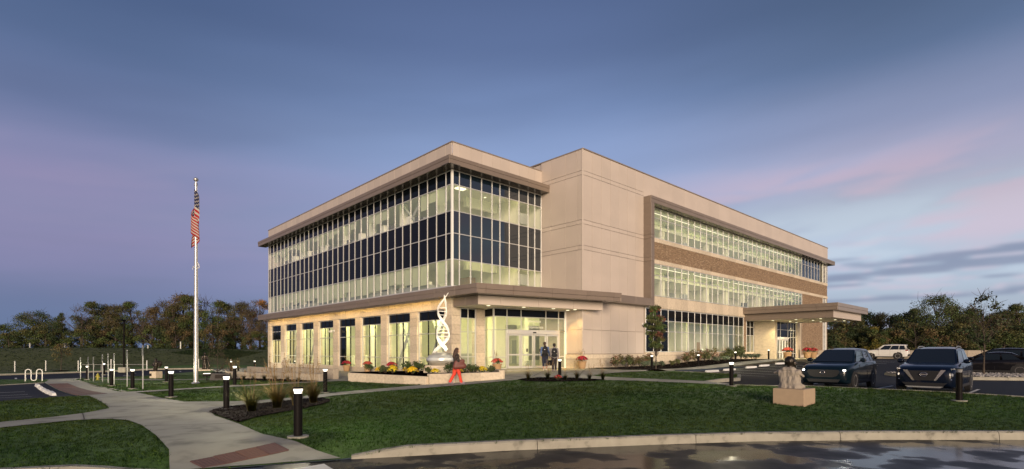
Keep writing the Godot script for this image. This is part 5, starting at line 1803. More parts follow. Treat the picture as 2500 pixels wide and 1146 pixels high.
# ---------------------------------------------------------------- street furniture
func wall_run(called: String, label: String, pts: Array, top: float, thick: float, closed := false) -> Node3D:
	# a low wall of stone lengths along a line; top is its height above the ground
	var t := thing(called, label, "low wall")
	var n := pts.size() if closed else pts.size() - 1
	for i in n:
		var a := Vector2(pts[i][0], pts[i][1])
		var b := Vector2(pts[(i + 1) % pts.size()][0], pts[(i + 1) % pts.size()][1])
		var L := a.distance_to(b)
		var m := maxi(1, roundi(L / 1.5))
		var d := (b - a).normalized()
		for k in m:
			var p := a + d * (k + 0.5) * L / m
			var g := minf(gh(a.x, a.y), minf(gh(b.x, b.y), gh(p.x, p.y))) - 0.15
			var y := gh((a.x + b.x) / 2, (a.y + b.y) / 2) + top
			put("stone_block", bmesh_box(Vector3(L / m - 0.008, y - g, thick), 0.012), M["site_stone%d" % ((k + i) % 3)] if called != "planter" else stone()[(k + i) % 3], t, Vector3(p.x, (y + g) / 2, -p.y), atan2(d.y, d.x))
	return t

func make_site_objects() -> void:
	# raised planter before the corner
	var pl := [[-9.0, 29.4], [-3.98, 25.11], [-0.52, 27.28], [-0.95, 28.9], [-4.0, 32.0], [-7.6, 31.3]]
	var P := wall_run("planter", "low pale stone planter with yellow flowers before the glass corner", pl, 0.45, 0.3, true)
	P.set_meta("category", "planter")
	var soil := MB.new()
	soil.prism(poly(pl.map(func(q): return Vector2(q[0], -q[1]))), 0.2, 0.5)
	put("soil", soil.mesh(), M.mulch, P)
	wall_run("low_wall", "low stone wall behind the grass tufts left of the plaza opening", [[-10.55, 29.35], [-14.6, 32.3], [-19.2, 35.7]], 0.42, 0.35)
	wall_run("low_wall", "second low stone wall stepping up behind the grass tufts", [[-10.4, 31.2], [-15.4, 36.0], [-20.6, 41.4]], 0.62, 0.35)
	# flagpole
	var fp := thing("flagpole", "tall silver flagpole with a ball on top on the lawn", "flagpole", at_ground(-17.6, 29.4))
	var h := 11.0
	var pm := MB.new()
	pm.lathe([[0.115, 0.0], [0.112, 2.0], [0.06, h], [0.0, h]], 18)
	put("pole", pm.mesh(), M.steel, fp)
	var base := MB.new()
	base.lathe([[0.0, 0.0], [0.22, 0.0], [0.2, 0.05], [0.13, 0.09], [0.12, 0.14]], 18)
	put("base_collar", base.mesh(), M.steel, fp)
	var tr := MB.new()
	tr.lathe([[0.0, 0.0], [0.09, 0.0], [0.09, 0.16], [0.03, 0.17], [0.03, 0.26]], 14, Vector3(0, h, 0))
	put("truck", tr.mesh(), M.steel, fp)
	var bl := MB.new()
	bl.ball(Vector3(0, h + 0.36, 0), Vector3(0.13, 0.11, 0.13), 16, 10)
	put("finial", bl.mesh(), M.steel, fp)
	var rope := MB.new()
	rope.tube([Vector3(0.13, 1.3, 0.02), Vector3(0.12, 5.0, 0.02), Vector3(0.09, h, 0.02)], [0.006, 0.006, 0.006], 4)
	rope.tube([Vector3(0.1, 6.75, 0.05), Vector3(0.2, 6.62, 0.08), Vector3(0.24, 6.45, 0.08), Vector3(0.12, 6.4, 0.1), Vector3(-0.1, 6.5, 0.1), Vector3(-0.16, 6.35, 0.05)], [0.02, 0.022, 0.022, 0.02, 0.02, 0.015], 5)
	put("halyard", rope.mesh(), M.white_metal, fp)
	flag(fp.position + Vector3(0, h - 0.15, 0))
	# thin signposts of the parking bays
	var sp := [[-30.4, 37.2, 1.55], [-28.85, 35.95, 1.6], [-27.9, 35.2, 1.62], [-26.6, 34.3, 1.8], [-25.05, 32.75, 1.85], [-23.55, 31.25, 1.85], [-20.7, 28.4, 1.98], [-17.2, 24.6, 2.05]]
	for i in sp.size():
		var q: Array = sp[i]
		var t := thing("sign_post", "thin galvanised signpost seen edge-on, %s from the left in its row" % ORD[i], "sign post", at_ground(q[0], q[1]), 0, "signposts along the left parking bays")
		var b := MB.new()
		b.box(Vector3(0, q[2] / 2, 0), Vector3(0.05, q[2], 0.03), 0.004)
		b.box(Vector3(0, q[2] / 2, 0.012), Vector3(0.018, q[2], 0.03), 0.002)
		put("post", b.mesh(), M.galvanised, t)
		# plates face the parking bays, so only their edge is seen from the lawn
		put("sign_plate", bmesh_box(Vector3(0.008, 0.44, 0.30), 0.003), M.galvanised, t, Vector3(-0.032, q[2] - 0.24, 0)).rotation.y = 0.05
		t.rotation.y = -atan2(q[0], q[1])
	# bicycle rack
	var br := thing("bike_rack", "wave-shaped metal bicycle rack beside the far left parking bays", "bike rack", at_ground(-31.7, 35.0), 0.15)
	var w := []
	var add := func(cx: float, cy: float, r: float, a0: float, a1: float) -> void:
		for k in 9:
			var a := lerpf(a0, a1, k / 8.0)
			w.append(Vector3(cx + cos(a) * r, cy + sin(a) * r, 0))
	w.append(Vector3(-0.5, 0, 0))
	add.call(-0.33, 0.62, 0.17, PI, 0)
	add.call(0.0, 0.2, 0.16, PI, TAU)
	add.call(0.33, 0.62, 0.17, PI, 0)
	w.append(Vector3(0.5, 0, 0))
	var rb := MB.new()
	var rr := []
	for k in w.size(): rr.append(0.03)
	rb.tube(w, rr, 8)
	put("tube", rb.mesh(), M.white_metal, br)
	put("foot_plate", bmesh_box(Vector3(0.14, 0.012, 0.14)), M.galvanised, br, Vector3(-0.5, 0.01, 0))
	put("foot_plate", bmesh_box(Vector3(0.14, 0.012, 0.14)), M.galvanised, br, Vector3(0.5, 0.01, 0))
	# hydrant
	var hy := thing("fire_hydrant", "yellow fire hydrant beside the leftmost lit bollards", "fire hydrant", at_ground(-28.4, 36.2))
	hy.scale = Vector3.ONE * 0.72
	var hb := MB.new()
	hb.lathe([[0.0, 0.0], [0.16, 0.0], [0.16, 0.05], [0.1, 0.07], [0.1, 0.42], [0.14, 0.44], [0.14, 0.48], [0.1, 0.5], [0.07, 0.6], [0.03, 0.64], [0.03, 0.69], [0.0, 0.69]], 14)
	put("barrel", hb.mesh(), M.yellow_paint, hy)
	for s in [-1, 1]:
		var nb := MB.new()
		nb.tube([Vector3(0.06 * s, 0.34, 0), Vector3(0.19 * s, 0.34, 0)], [0.055, 0.06], 10)
		put("nozzle", nb.mesh(), M.yellow_paint, hy)
	# dark lamp mast far left
	var lp := thing("light_pole", "tall dark parking lot light pole in front of the left trees", "light pole", at_ground(-36.9, 50.2))
	put("footing", bmesh_box(Vector3(0.7, 0.5, 0.7), 0.05), M.concrete, lp, Vector3(0, 0.2, 0))
	put("pole", bmesh_box(Vector3(0.11, 4.6, 0.11), 0.015), M.dark_metal, lp, Vector3(0, 2.6, 0))
	put("lamp_head", bmesh_box(Vector3(0.4, 0.1, 0.7), 0.03), M.dark_metal, lp, Vector3(0, 4.92, 0.3))
	# white marker posts on and along the bank
	var mk := [[-46.6, 49.5, 1.0], [-45.2, 51.2, 1.0], [-43.2, 52.6, 0.98], [-41.0, 54.0, 1.1], [-37.2, 53.8, 1.0], [-33.6, 56.6, 1.1], [-31.2, 58.6, 1.0]]
	for i in mk.size():
		var t := thing("marker_post", "pale marker post at the foot of the bank, %s from the left" % ORD[i], "post", at_ground(mk[i][0], mk[i][1]), 0.3, "marker posts at the foot of the bank")
		put("post", bmesh_box(Vector3(0.09, mk[i][2], 0.09), 0.01), M.galvanised, t, Vector3(0, mk[i][2] / 2, 0))
		put("cap", bmesh_box(Vector3(0.11, 0.03, 0.11), 0.008), M.white_metal, t, Vector3(0, mk[i][2] + 0.016, 0))
	var ck := [[-63.0, 69.0, 0.75], [-61.5, 72.6, 0.55], [-50.6, 73.4, 0.5], [-47.2, 75.2, 1.1], [-28.2, 76.0, 0.9], [-33.0, 77.0, 0.6], [-23.9, 78.0, 1.2], [-25.6, 80, 1.0]]
	for i in ck.size():
		var t := thing("marker_post", "small white post standing on the crest of the bank, item %s" % ORD[i] if false else "small white post on the crest of the bank, %s in its line" % ORD[i], "post", at_ground(ck[i][0], ck[i][1], -0.05), 0.2, "posts on the crest of the bank")
		put("post", bmesh_box(Vector3(0.14, ck[i][2], 0.10), 0.01), M.galvanised, t, Vector3(0, ck[i][2] / 2, 0))
		put("cap", bmesh_box(Vector3(0.16, 0.03, 0.16), 0.008), M.white_metal, t, Vector3(0, ck[i][2] + 0.016, 0))
	# rail between two of them
	var ra := thing("guard_rail", "thin pale rail fence between posts at the foot of the bank", "rail")
	var p0 := at_ground(-43.2, 52.6, 0.62)
	var p1 := at_ground(-37.2, 53.8, 0.62)
	var rm := MB.new()
	rm.tube([p0, p0.lerp(p1, 0.5), p1], [0.022, 0.022, 0.022], 6)
	put("rail", rm.mesh(), M.galvanised, ra)
	for s in [0.33, 0.66]:
		var pm_ := p0.lerp(p1, s)
		put("rail_post", bmesh_box(Vector3(0.06, 0.7, 0.06)), M.galvanised, ra, pm_ - Vector3(0, 0.33, 0))
	# wheel stops
	var ws := MB.new()
	var ring := func(x: float, hgt: float) -> Array:
		return [Vector3(x, 0, -0.09), Vector3(x, hgt, -0.055), Vector3(x, hgt, 0.055), Vector3(x, 0, 0.09)]
	var rings := []
	for q in [[-0.92, 0.05], [-0.88, 0.14], [-0.45, 0.15], [-0.38, 0.09], [-0.3, 0.15], [0.3, 0.15], [0.38, 0.09], [0.45, 0.15], [0.88, 0.14], [0.92, 0.05]]:
		rings.append(ring.call(q[0], q[1]))
	for k in rings.size():
		rings[k].reverse()
	ws.loft(rings, true, false)
	ws.fan(rings[0], true)
	ws.fan(rings[-1])
	var wsm := ws.mesh()
	var stops := []
	for k in 5:
		stops.append([-19.9 - 1.72 * k, 22.85 + 1.74 * k, -0.02, atan2(0.71, -0.71), "left parking bays, %s from the near end" % ORD[k]])
	for q in [15.2, 17.9, 21.7, 24.2, 27.6]:
		var p := plan(q, 9.95)
		stops.append([p.x, p.y, -0.15, atan2(UD, UX), ""])
	for k in stops.size():
		var q: Array = stops[k]
		var lab: String = "white painted wheel stop in the " + q[4] if k < 5 else "white painted wheel stop along the long bed, %s from the near end" % ORD[k - 5]
		var o := put("wheel_stop", wsm, M.white_metal, self, at_ground(q[0], q[1], q[2]), q[3])
		tag(o, lab, "wheel stop", "wheel stops")
	# security cameras on the walls
	var c1 := plan(15.55, 4.03)
	var c2 := plan(-0.12, -17.2)
	for e in [[c1, 3.75, asin(UD), "white security camera on the beige wall beside the tall windows"], [c2, 3.4, asin(UD) - PI / 2, "white security camera on a stone pier of the long left side"]]:
		var t := thing("security_camera", e[3], "camera", Vector3(e[0].x, e[1], -e[0].y), e[2])
		put("bracket", bmesh_box(Vector3(0.16, 0.16, 0.06), 0.01), M.white_metal, t, Vector3(0, 0.05, 0.03))
		put("arm", bmesh_box(Vector3(0.06, 0.06, 0.3), 0.01), M.white_metal, t, Vector3(0, 0.08, 0.18))
		put("housing", bmesh_box(Vector3(0.42, 0.16, 0.18), 0.03), M.white_metal, t, Vector3(-0.02, -0.02, 0.34))
		put("lens", bmesh_box(Vector3(0.02, 0.1, 0.1), 0.01), M.dark_metal, t, Vector3(-0.235, -0.02, 0.34))
	# floodlight of the flag and the dark stone sign beside it
	var fl := thing("floodlight", "low floodlight glowing in the grass right of the flagpole", "floodlight", at_ground(-19.3, 33.4), 0.4)
	put("stake", bmesh_box(Vector3(0.06, 0.3, 0.06)), M.dark_metal, fl, Vector3(0, 0.15, 0))
	put("housing", bmesh_box(Vector3(0.44, 0.16, 0.3), 0.03), M.dark_metal, fl, Vector3(0, 0.36, 0))
	put("lamp_glass", bmesh_box(Vector3(0.38, 0.02, 0.24)), M.lens, fl, Vector3(0, 0.45, 0))
	var sl := SpotLight3D.new()
	sl.name = "floodlight_source"
	sl.spot_angle = 18
	sl.spot_range = 30
	sl.spot_attenuation = 2
	sl.light_size = 0.12
	sl.light_energy = 40
	sl.light_color = Color(1, 0.97, 0.9)
	sl.shadow_enabled = true
	fl.add_child(sl)
	sl.position = Vector3(0, 0.5, 0)
	sl.look_at_from_position(fl.to_global(Vector3(0, 0.5, 0)), Vector3(-17.6, 8.0, -29.4), Vector3.RIGHT)
	var pq := thing("stone_marker", "low dark stone marker on the lawn right of the flagpole", "stone", at_ground(-18.3, 33.2), 0.3)
	var pqm := MB.new()
	pqm.loft([[Vector3(-0.6, 0, 0.25), Vector3(0.6, 0, 0.25), Vector3(0.6, 0, -0.25), Vector3(-0.6, 0, -0.25)], [Vector3(-0.52, 0.44, 0.08), Vector3(0.5, 0.4, 0.1), Vector3(0.5, 0.42, -0.2), Vector3(-0.5, 0.46, -0.2)]], true, false)
	pqm.quad(Vector3(-0.52, 0.44, 0.08), Vector3(0.5, 0.4, 0.1), Vector3(0.5, 0.42, -0.2), Vector3(-0.5, 0.46, -0.2))
	put("boulder", pqm.mesh(), M.inner_dark, pq)
	put("plaque", bmesh_box(Vector3(0.6, 0.24, 0.02)), M.bronze, pq, Vector3(0, 0.24, 0.19)).rotation.x = -0.35
	# low barrier behind the white car
	wall_run("barrier_wall", "low pale concrete barrier wall behind the white car", [[40.5, 70.0], [49, 67.5], [58, 63]], 0.9, 0.3)
	# plaque on a stake in the planter
	var pk := thing("garden_plaque", "small dark plaque on a stake among the planter flowers", "plaque", Vector3(-3.0, 0.5, -27.2), 0.1)
	put("stake", bmesh_box(Vector3(0.03, 0.4, 0.03)), M.dark_metal, pk, Vector3(0, 0.2, 0))
	put("plate", bmesh_box(Vector3(0.34, 0.26, 0.02), 0.005), M.bronze, pk, Vector3(0, 0.5, 0)).rotation.x = -0.4

func flag(at: Vector3) -> void:
	# stripes and stars as printed on the cloth, and the cloth hanging limp in folds
	var img := Image.create_empty(380, 200, false, Image.FORMAT_RGB8)
	var red := lin(0.27, 0.004, 0.010)
	var white := lin(0.36, 0.33, 0.29)
	var blue := lin(0.008, 0.012, 0.045)
	for k in 13:
		img.fill_rect(Rect2i(0, int(k * 200.0 / 13.0), 380, 17), red if k % 2 == 0 else white)
	img.fill_rect(Rect2i(0, 0, 152, 108), blue)
	for r in 9:
		for c in (6 if r % 2 == 0 else 5):
			var p := Vector2(12 + (c + (0.0 if r % 2 == 0 else 0.5)) * 25.4, 11 + r * 10.8)
			for y in range(-5, 6):
				for x in range(-5, 6):
					var a := atan2(x, -y)
					var lim := 5.2 * (0.55 + 0.45 * absf(cos(2.5 * a)))
					if sqrt(x * x + y * y) < lim:
						img.set_pixel(clampi(int(p.x) + x, 0, 379), clampi(int(p.y) + y, 0, 199), white)
	var fm := mat("flag_cloth", Color.WHITE, 0.85)
	fm.albedo_texture = ImageTexture.create_from_image(img)
	fm.backlight_enabled = true
	fm.backlight = Color(0.06, 0.06, 0.06)
	var b := MB.new()
	var NU := 44
	var NV := 22
	var P := []
	for i in NU + 1:
		var row := []
		var u := float(i) / NU
		for j in NV + 1:
			var v := float(j) / NV
			# the hoist keeps to the pole; the fly falls under its own weight and gathers into folds
			var hang := pow(u, 0.8)
			var y := -v * lerpf(1.75, 1.15, hang) - hang * 2.25 + 0.12 * sin(u * 9.0) * (1.0 - v)
			var amp := 0.16 + 0.14 * sin(PI * minf(u * 1.15, 1.0) * 0.9)
			var x := 0.12 * ss(0.0, 0.08, u) + amp * ss(0.0, 0.12, u) * sin(u * 10.5 + v * 1.6 - 0.4) * (0.7 + 0.3 * v) - 0.10 * hang
			var z := 0.10 + 0.16 * cos(u * 10.5 + v * 0.8) * hang + 0.06
			row.append(Vector3(x, y, z))
		P.append(row)
	for i in NU:
		for j in NV:
			var a: Vector3 = P[i][j]
			var c: Vector3 = P[i + 1][j + 1]
			var ax: Vector3 = P[i + 1][j]
			var ay: Vector3 = P[i][j + 1]
			var n := (ay - a).cross(ax - a).normalized()
			var ua := Vector2(float(i) / NU, float(j) / NV)
			var uc := Vector2(float(i + 1) / NU, float(j + 1) / NV)
			b.tri_n(a, ay, c, n, n, n, ua, Vector2(ua.x, uc.y), uc)
			b.tri_n(a, c, ax, n, n, n, ua, uc, Vector2(uc.x, ua.y))
	var o := put("flag", b.mesh(), fm, self, at)
	tag(o, "stars and stripes flag hanging limp from the silver flagpole", "flag")

func make_bollards() -> void:
	var bp := MB.new()
	bp.lathe([[0.082, 0.0], [0.082, 0.85], [0.078, 0.868], [0.0, 0.868]], 20)
	var lens := MB.new()
	lens.lathe([[0.0, 0.868], [0.066, 0.868], [0.09, 0.955], [0.0, 0.955]], 20)
	var cap := MB.new()
	cap.lathe([[0.0, 0.956], [0.096, 0.956], [0.097, 0.985], [0.0, 0.99]], 20)
	var foot := MB.new()
	foot.lathe([[0.0, 0.0], [0.2, 0.0], [0.2, 0.035], [0.0, 0.04]], 20)
	# where, and what sets each apart
	var list := [
		[-4.19, 10.34, "nearest lit bollard, standing alone on the big front lawn"],
		[-8.25, 15.25, "lit bollard at the left end of the near mulch bed"],
		[-12.4, 19.2, "lit bollard on the lawn wedge beside the wide walk"],
		[-7.5, 21.2, "lit bollard on the lawn strip between the two paths before the plaza"],
		[-18.4, 25.6, "lit bollard left of the tallest signpost"],
		[-22.6, 29.8, "lit bollard behind the low kerb, between the middle signposts"],
		[-29.6, 36.8, "leftmost lit bollard, by the yellow hydrant"],
		[-34.0, 44.0, "small far lit bollard across the service road"],
		[-21.8, 33.3, "lit bollard on the lawn left of the flagpole"],
		[-13.6, 25.9, "lit bollard in front of the grass tufts and low wall"],
		[-28.2, 53.0, "far lit bollard behind the tall straw-coloured grasses"],
		[-26.9, 55.2, "far lit bollard near the building's far left corner"],
		[-22.3, 54.2, "bright lit bollard close to the ground floor windows at the far end"],
		[2.45, 27.1, "lit bollard in the flower bed before the entrance doors"],
		[9.25, 34.9, "lit bollard behind the young tree, in the long bed"],
		[14.4, 40.8, "lit bollard in the long bed, second from the near end"],
		[19.0, 44.9, "lit bollard in the long bed, third from the near end"],
		[8.75, 21.05, "lit bollard at the car park corner before the lawn island"],
		[24.5, 50.4, "lit bollard beside the pale pier of the far entrance"],
		[13.4, 15.82, "unlit bollard in front of the right-hand dark blue car"],
	]
	var first: Node3D
	for i in list.size():
		var q: Array = list[i]
		if i == 0:
			first = thing("bollard_light", q[2], "bollard light", at_ground(q[0], q[1]), 0, "bollard lights along the paths")
			put("post", bp.mesh(), M.dark_metal, first)
			put("lamp_lens", lens.mesh(), M.lens, first)
			put("cap", cap.mesh(), M.dark_metal, first)
			put("footing", foot.mesh(), M.concrete, first)
			var l := OmniLight3D.new()
			l.name = "bollard_source"
			l.light_size = 0.04
			l.omni_range = 20
			l.omni_attenuation = 2
			l.light_color = Color(1.0, 0.95, 0.82)
			l.light_energy = 3.2
			l.shadow_enabled = true
			first.add_child(l)
			l.position = Vector3(0, 0.915, 0)
		else:
			var o := dup(first, "bollard_light", q[2], at_ground(q[0], q[1]), i * 0.7, "bollard lights along the paths")
			if i == 19:
				(o.get_node("lamp_lens") as MeshInstance3D).material_override = M.lens_off
				o.get_node("bollard_source").free()

# ---------------------------------------------------------------- cars. Local axes: x to the car's left, y up, z forward; origin on the ground under the middle.
func lerp_table(tab: Array, z: float, k: int) -> float:
	for i in tab.size() - 1:
		if (z <= tab[i][0] and z >= tab[i + 1][0]) or i == tab.size() - 2:
			var t := clampf((z - tab[i][0]) / (tab[i + 1][0] - tab[i][0]), 0, 1)
			return lerpf(tab[i][k], tab[i + 1][k], t)
	return tab[0][k]

# secs: [z, y low, y waist, y shoulder, y top, half width low, half width waist, half width top]; roof: glasshouse outline
func car(label: String, category: String, at: Vector3, turn: float, paint: Material, spec: Dictionary) -> Node3D:
	var t := thing("parked_car", label, category, at, turn)
	var secs: Array = spec.secs
	var b := MB.new()
	var rings := []
	for s in secs:
		var ring := []
		var lo: float = s[1]
		var half := [Vector2(s[5] * 0.9, lo), Vector2(s[5], lo + 0.06), Vector2(s[6], lerpf(lo, s[2], 0.45)), Vector2(s[6] + 0.005, s[2] - 0.05), Vector2(s[6] - 0.012, s[2] + 0.01), Vector2(lerpf(s[6], s[7], 0.35), s[3]), Vector2(s[7], lerpf(s[3], s[4], 0.75)), Vector2(s[7] * 0.5, s[4])]
		for q in half:
			ring.append(Vector3(q.x, q.y, s[0]))
		ring.append(Vector3(0, s[4], s[0]))
		half.reverse()
		for q in half:
			ring.append(Vector3(-q.x, q.y, s[0]))
		ring.reverse()
		rings.append(ring)
	rings.reverse()
	# rings run from the rear to the front
	for r in rings:
		r.reverse()
	b.loft(rings, true, true)
	b.fan(rings[0], true)
	b.fan(rings[-1])
	put("body", b.mesh(), paint, t)
	# glasshouse
	var g: Dictionary = spec.glass
	var y0: float = g.y0
	var y1: float = g.y1
	var wb: float = g.wb
	var wt: float = g.wt
	var zf0: float = g.zf0
	var zf1: float = g.zf1
	var zr1: float = g.zr1
	var zr0: float = g.zr0
	var h := MB.new()
	var R := []
	var n := 9
	for i in n:
		var f := i / float(n - 1)
		var zb := lerpf(zr0, zf0, f)
		var zt := lerpf(zr1, zf1, f)
		var crown := 0.05 * sin(PI * f) + (0.0 if f < 0.7 else -0.03 * (f - 0.7) / 0.3)
		var wtt := wt * (1.0 - 0.05 * absf(f - 0.5) * 2)
		var wbb := wb * (1.0 - 0.05 * absf(f - 0.5) * 2)
		R.append([Vector3(wbb, y0, zb), Vector3(lerpf(wbb, wtt, 0.93), lerpf(y0, y1, 0.92), lerpf(zb, zt, 0.92)), Vector3(wtt * 0.94, y1 + crown * 0.6, zt), Vector3(wtt * 0.5, y1 + crown + 0.015, zt), Vector3(-wtt * 0.5, y1 + crown + 0.015, zt), Vector3(-wtt * 0.94, y1 + crown * 0.6, zt), Vector3(-lerpf(wbb, wtt, 0.93), lerpf(y0, y1, 0.92), lerpf(zb, zt, 0.92)), Vector3(-wbb, y0, zb)])
	h.loft(R, true, true)
	h.fan(R[0], true)
	h.fan(R[-1])
	put("roof", h.mesh(), paint, t)
	var glassm: Material = M.car_glass
	# panes sit a few millimetres proud of the roof shell
	var pane := func(called: String, a: Vector3, bq: Vector3, c: Vector3, d: Vector3, out: Vector3) -> void:
		var m := MB.new()
		var o := out.normalized() * 0.008
		m.quad(a + o, bq + o, c + o, d + o)
		m.quad(d + o * 0.5, c + o * 0.5, bq + o * 0.5, a + o * 0.5)
		put(called, m.mesh(), glassm, t)
	var fr: Array = R[n - 1]
	var mixp := func(a: Vector3, c: Vector3, s: float) -> Vector3: return a.lerp(c, s)
	pane.call("windshield", mixp.call(fr[7], fr[0], 0.045) + Vector3(0, 0.03, -0.03), mixp.call(fr[0], fr[7], 0.045) + Vector3(0, 0.03, -0.03), fr[1] + Vector3(-0.055, -0.005, 0), fr[6] + Vector3(0.055, -0.005, 0), Vector3(0, zf0 - zf1, y1 - y0))
	var rr: Array = R[0]
	pane.call("rear_window", mixp.call(rr[0], rr[7], 0.08) + Vector3(0, 0.06, 0), mixp.call(rr[7], rr[0], 0.08) + Vector3(0, 0.06, 0), rr[6] + Vector3(0.07, -0.02, 0), rr[1] + Vector3(-0.07, -0.02, 0), Vector3(0, zr1 - zr0, -(y1 - y0)))
	for s: float in [1.0, -1.0]:
		var cuts: Array = g.cuts
		for k in cuts.size():
			var f0: float = cuts[k][0]
			var f1: float = cuts[k][1]
			var at_f := func(f: float, v: float) -> Vector3:
				var zb := lerpf(zr0, zf0, f)
				var zt := lerpf(zr1, zf1, f)
				var ww := 1.0 - 0.05 * absf(f - 0.5) * 2
				return Vector3(s * lerpf(wb * ww, wt * ww, v), lerpf(y0, y1, v), lerpf(zb, zt, v))
			var A: Vector3 = at_f.call(f0, 0.06)
			var B: Vector3 = at_f.call(f1, 0.06)
			var C: Vector3 = at_f.call(f1, 0.84)
			var D: Vector3 = at_f.call(f0, 0.84)
			var out := Vector3(s * (y1 - y0), wb - wt, 0)
			if s > 0:
				pane.call("side_window", A, D, C, B, out) if false else pane.call("side_window", B, A, D, C, out)
			else:
				pane.call("side_window", A, B, C, D, out)
	# wheels
	var wr: float = spec.wheel
	var hub: float = spec.hw
	var first: Node3D
	for q in [[spec.zf, 1.0], [spec.zf, -1.0], [spec.zr, 1.0], [spec.zr, -1.0]]:
		var arch := MB.new()
		arch.tube([Vector3(q[1] * (hub - 0.16), wr, q[0]), Vector3(q[1] * (hub + 0.012), wr, q[0])], [wr + 0.085, wr + 0.085], 26)
		put("wheel_arch", arch.mesh(), M.rubber, t)
		var w := node("wheel", t, Vector3(q[1] * (hub - 0.085), wr, q[0]), 0.0 if q[1] > 0 else PI)
		var ty := MB.new()
		ty.xf = Transform3D(Basis(Vector3(0, 0, 1), -PI / 2), Vector3.ZERO)
		ty.lathe([[wr * 0.64, -0.1], [wr * 0.95, -0.1], [wr, -0.07], [wr, 0.075], [wr * 0.95, 0.105], [wr * 0.66, 0.105], [wr * 0.64, 0.03]], 28)
		put("tyre", ty.mesh(), M.rubber, w)
		var rim := MB.new()
		rim.xf = ty.xf
		rim.lathe([[wr * 0.62, 0.02], [wr * 0.66, 0.1], [wr * 0.6, 0.1], [wr * 0.58, 0.0]], 28)
		rim.lathe([[0.0, 0.07], [0.05, 0.07], [0.06, 0.05], [0.06, 0.0]], 12)
		rim.xf = Transform3D.IDENTITY
		for k in 5:
			var a := TAU * k / 5
			for e in [-0.16, 0.16]:
				var d0 := Vector3(0, cos(a), sin(a))
				var d1 := Vector3(0, cos(a + e), sin(a + e))
				rim.tube([Vector3(0.055, 0, 0) + d0 * 0.04, Vector3(0.075, 0, 0) + d1 * wr * 0.62], [0.018, 0.016], 4)
		put("rim", rim.mesh(), spec.get("rim", M.alloy), w)
	# lower skirts and mirrors
	for s: float in [1.0, -1.0]:
		put("sill_trim", bmesh_box(Vector3(0.05, 0.12, spec.zf - spec.zr - wr * 2.3), 0.02), M.rubber, t, Vector3(s * (hub - 0.02), 0.29, (spec.zf + spec.zr) / 2))
		var mi := MB.new()
		mi.ball(Vector3(0, 0, 0), Vector3(0.12, 0.085, 0.07), 10, 8)
		mi.box(Vector3(-s * 0.1, -0.04, -0.01), Vector3(0.12, 0.03, 0.05), 0.01)
		put("mirror", mi.mesh(), spec.get("mirror", paint), t, Vector3(s * (hub + 0.1), y0 + 0.1, zf0 - 0.42))
		for sz in [zf0 - 0.3, zf0 - 1.42, zf0 - 2.42]:
			put("door_seam", bmesh_box(Vector3(0.012, 0.56, 0.012)), M.grille, t, Vector3(s * (hub + 0.006), y0 - 0.36, sz))
		for k in 2:
			put("door_handle", bmesh_box(Vector3(0.025, 0.03, 0.16), 0.008), paint, t, Vector3(s * (hub + 0.005), y0 - 0.12, zf0 - 1.25 - k * 0.95))
		if spec.get("rails", false):
			var rl := MB.new()
			rl.tube([Vector3(s * wt * 0.9, y1 + 0.01, zf1 - 0.25), Vector3(s * wt * 0.9, y1 + 0.075, zf1 - 0.45), Vector3(s * wt * 0.88, y1 + 0.085, (zf1 + zr1) / 2), Vector3(s * wt * 0.88, y1 + 0.06, zr1 + 0.4), Vector3(s * wt * 0.88, y1 + 0.0, zr1 + 0.2)], [0.02, 0.022, 0.022, 0.022, 0.02], 6)
			put("roof_rail", rl.mesh(), M.galvanised, t)
	return t

func plate(t: Node3D, called: String, pts: Array, z: float, m: Material, thick := 0.03, lean := 0.0) -> MeshInstance3D:
	# a flat plate with the given outline (x, y) facing forward
	var b := MB.new()
	var p := PackedVector2Array()
	for q in pts:
		p.append(Vector2(q[0], -q[1]))
	b.xf = Transform3D(Basis(Vector3.RIGHT, PI / 2), Vector3.ZERO)
	b.prism(p, 0, thick)
	var o := put(called, b.mesh(), m, t, Vector3(0, 0, z))
	o.rotation.x = lean
	return o

func ring_xy(b: MB, at: Vector3, rx: float, ry: float, thick: float, n := 20) -> void:
	var path := []
	var rad := []
	for k in n + 1:
		var a := TAU * k / n
		path.append(at + Vector3(cos(a) * rx, sin(a) * ry, 0))
		rad.append(thick)
	b.tube(path, rad, 5, false)

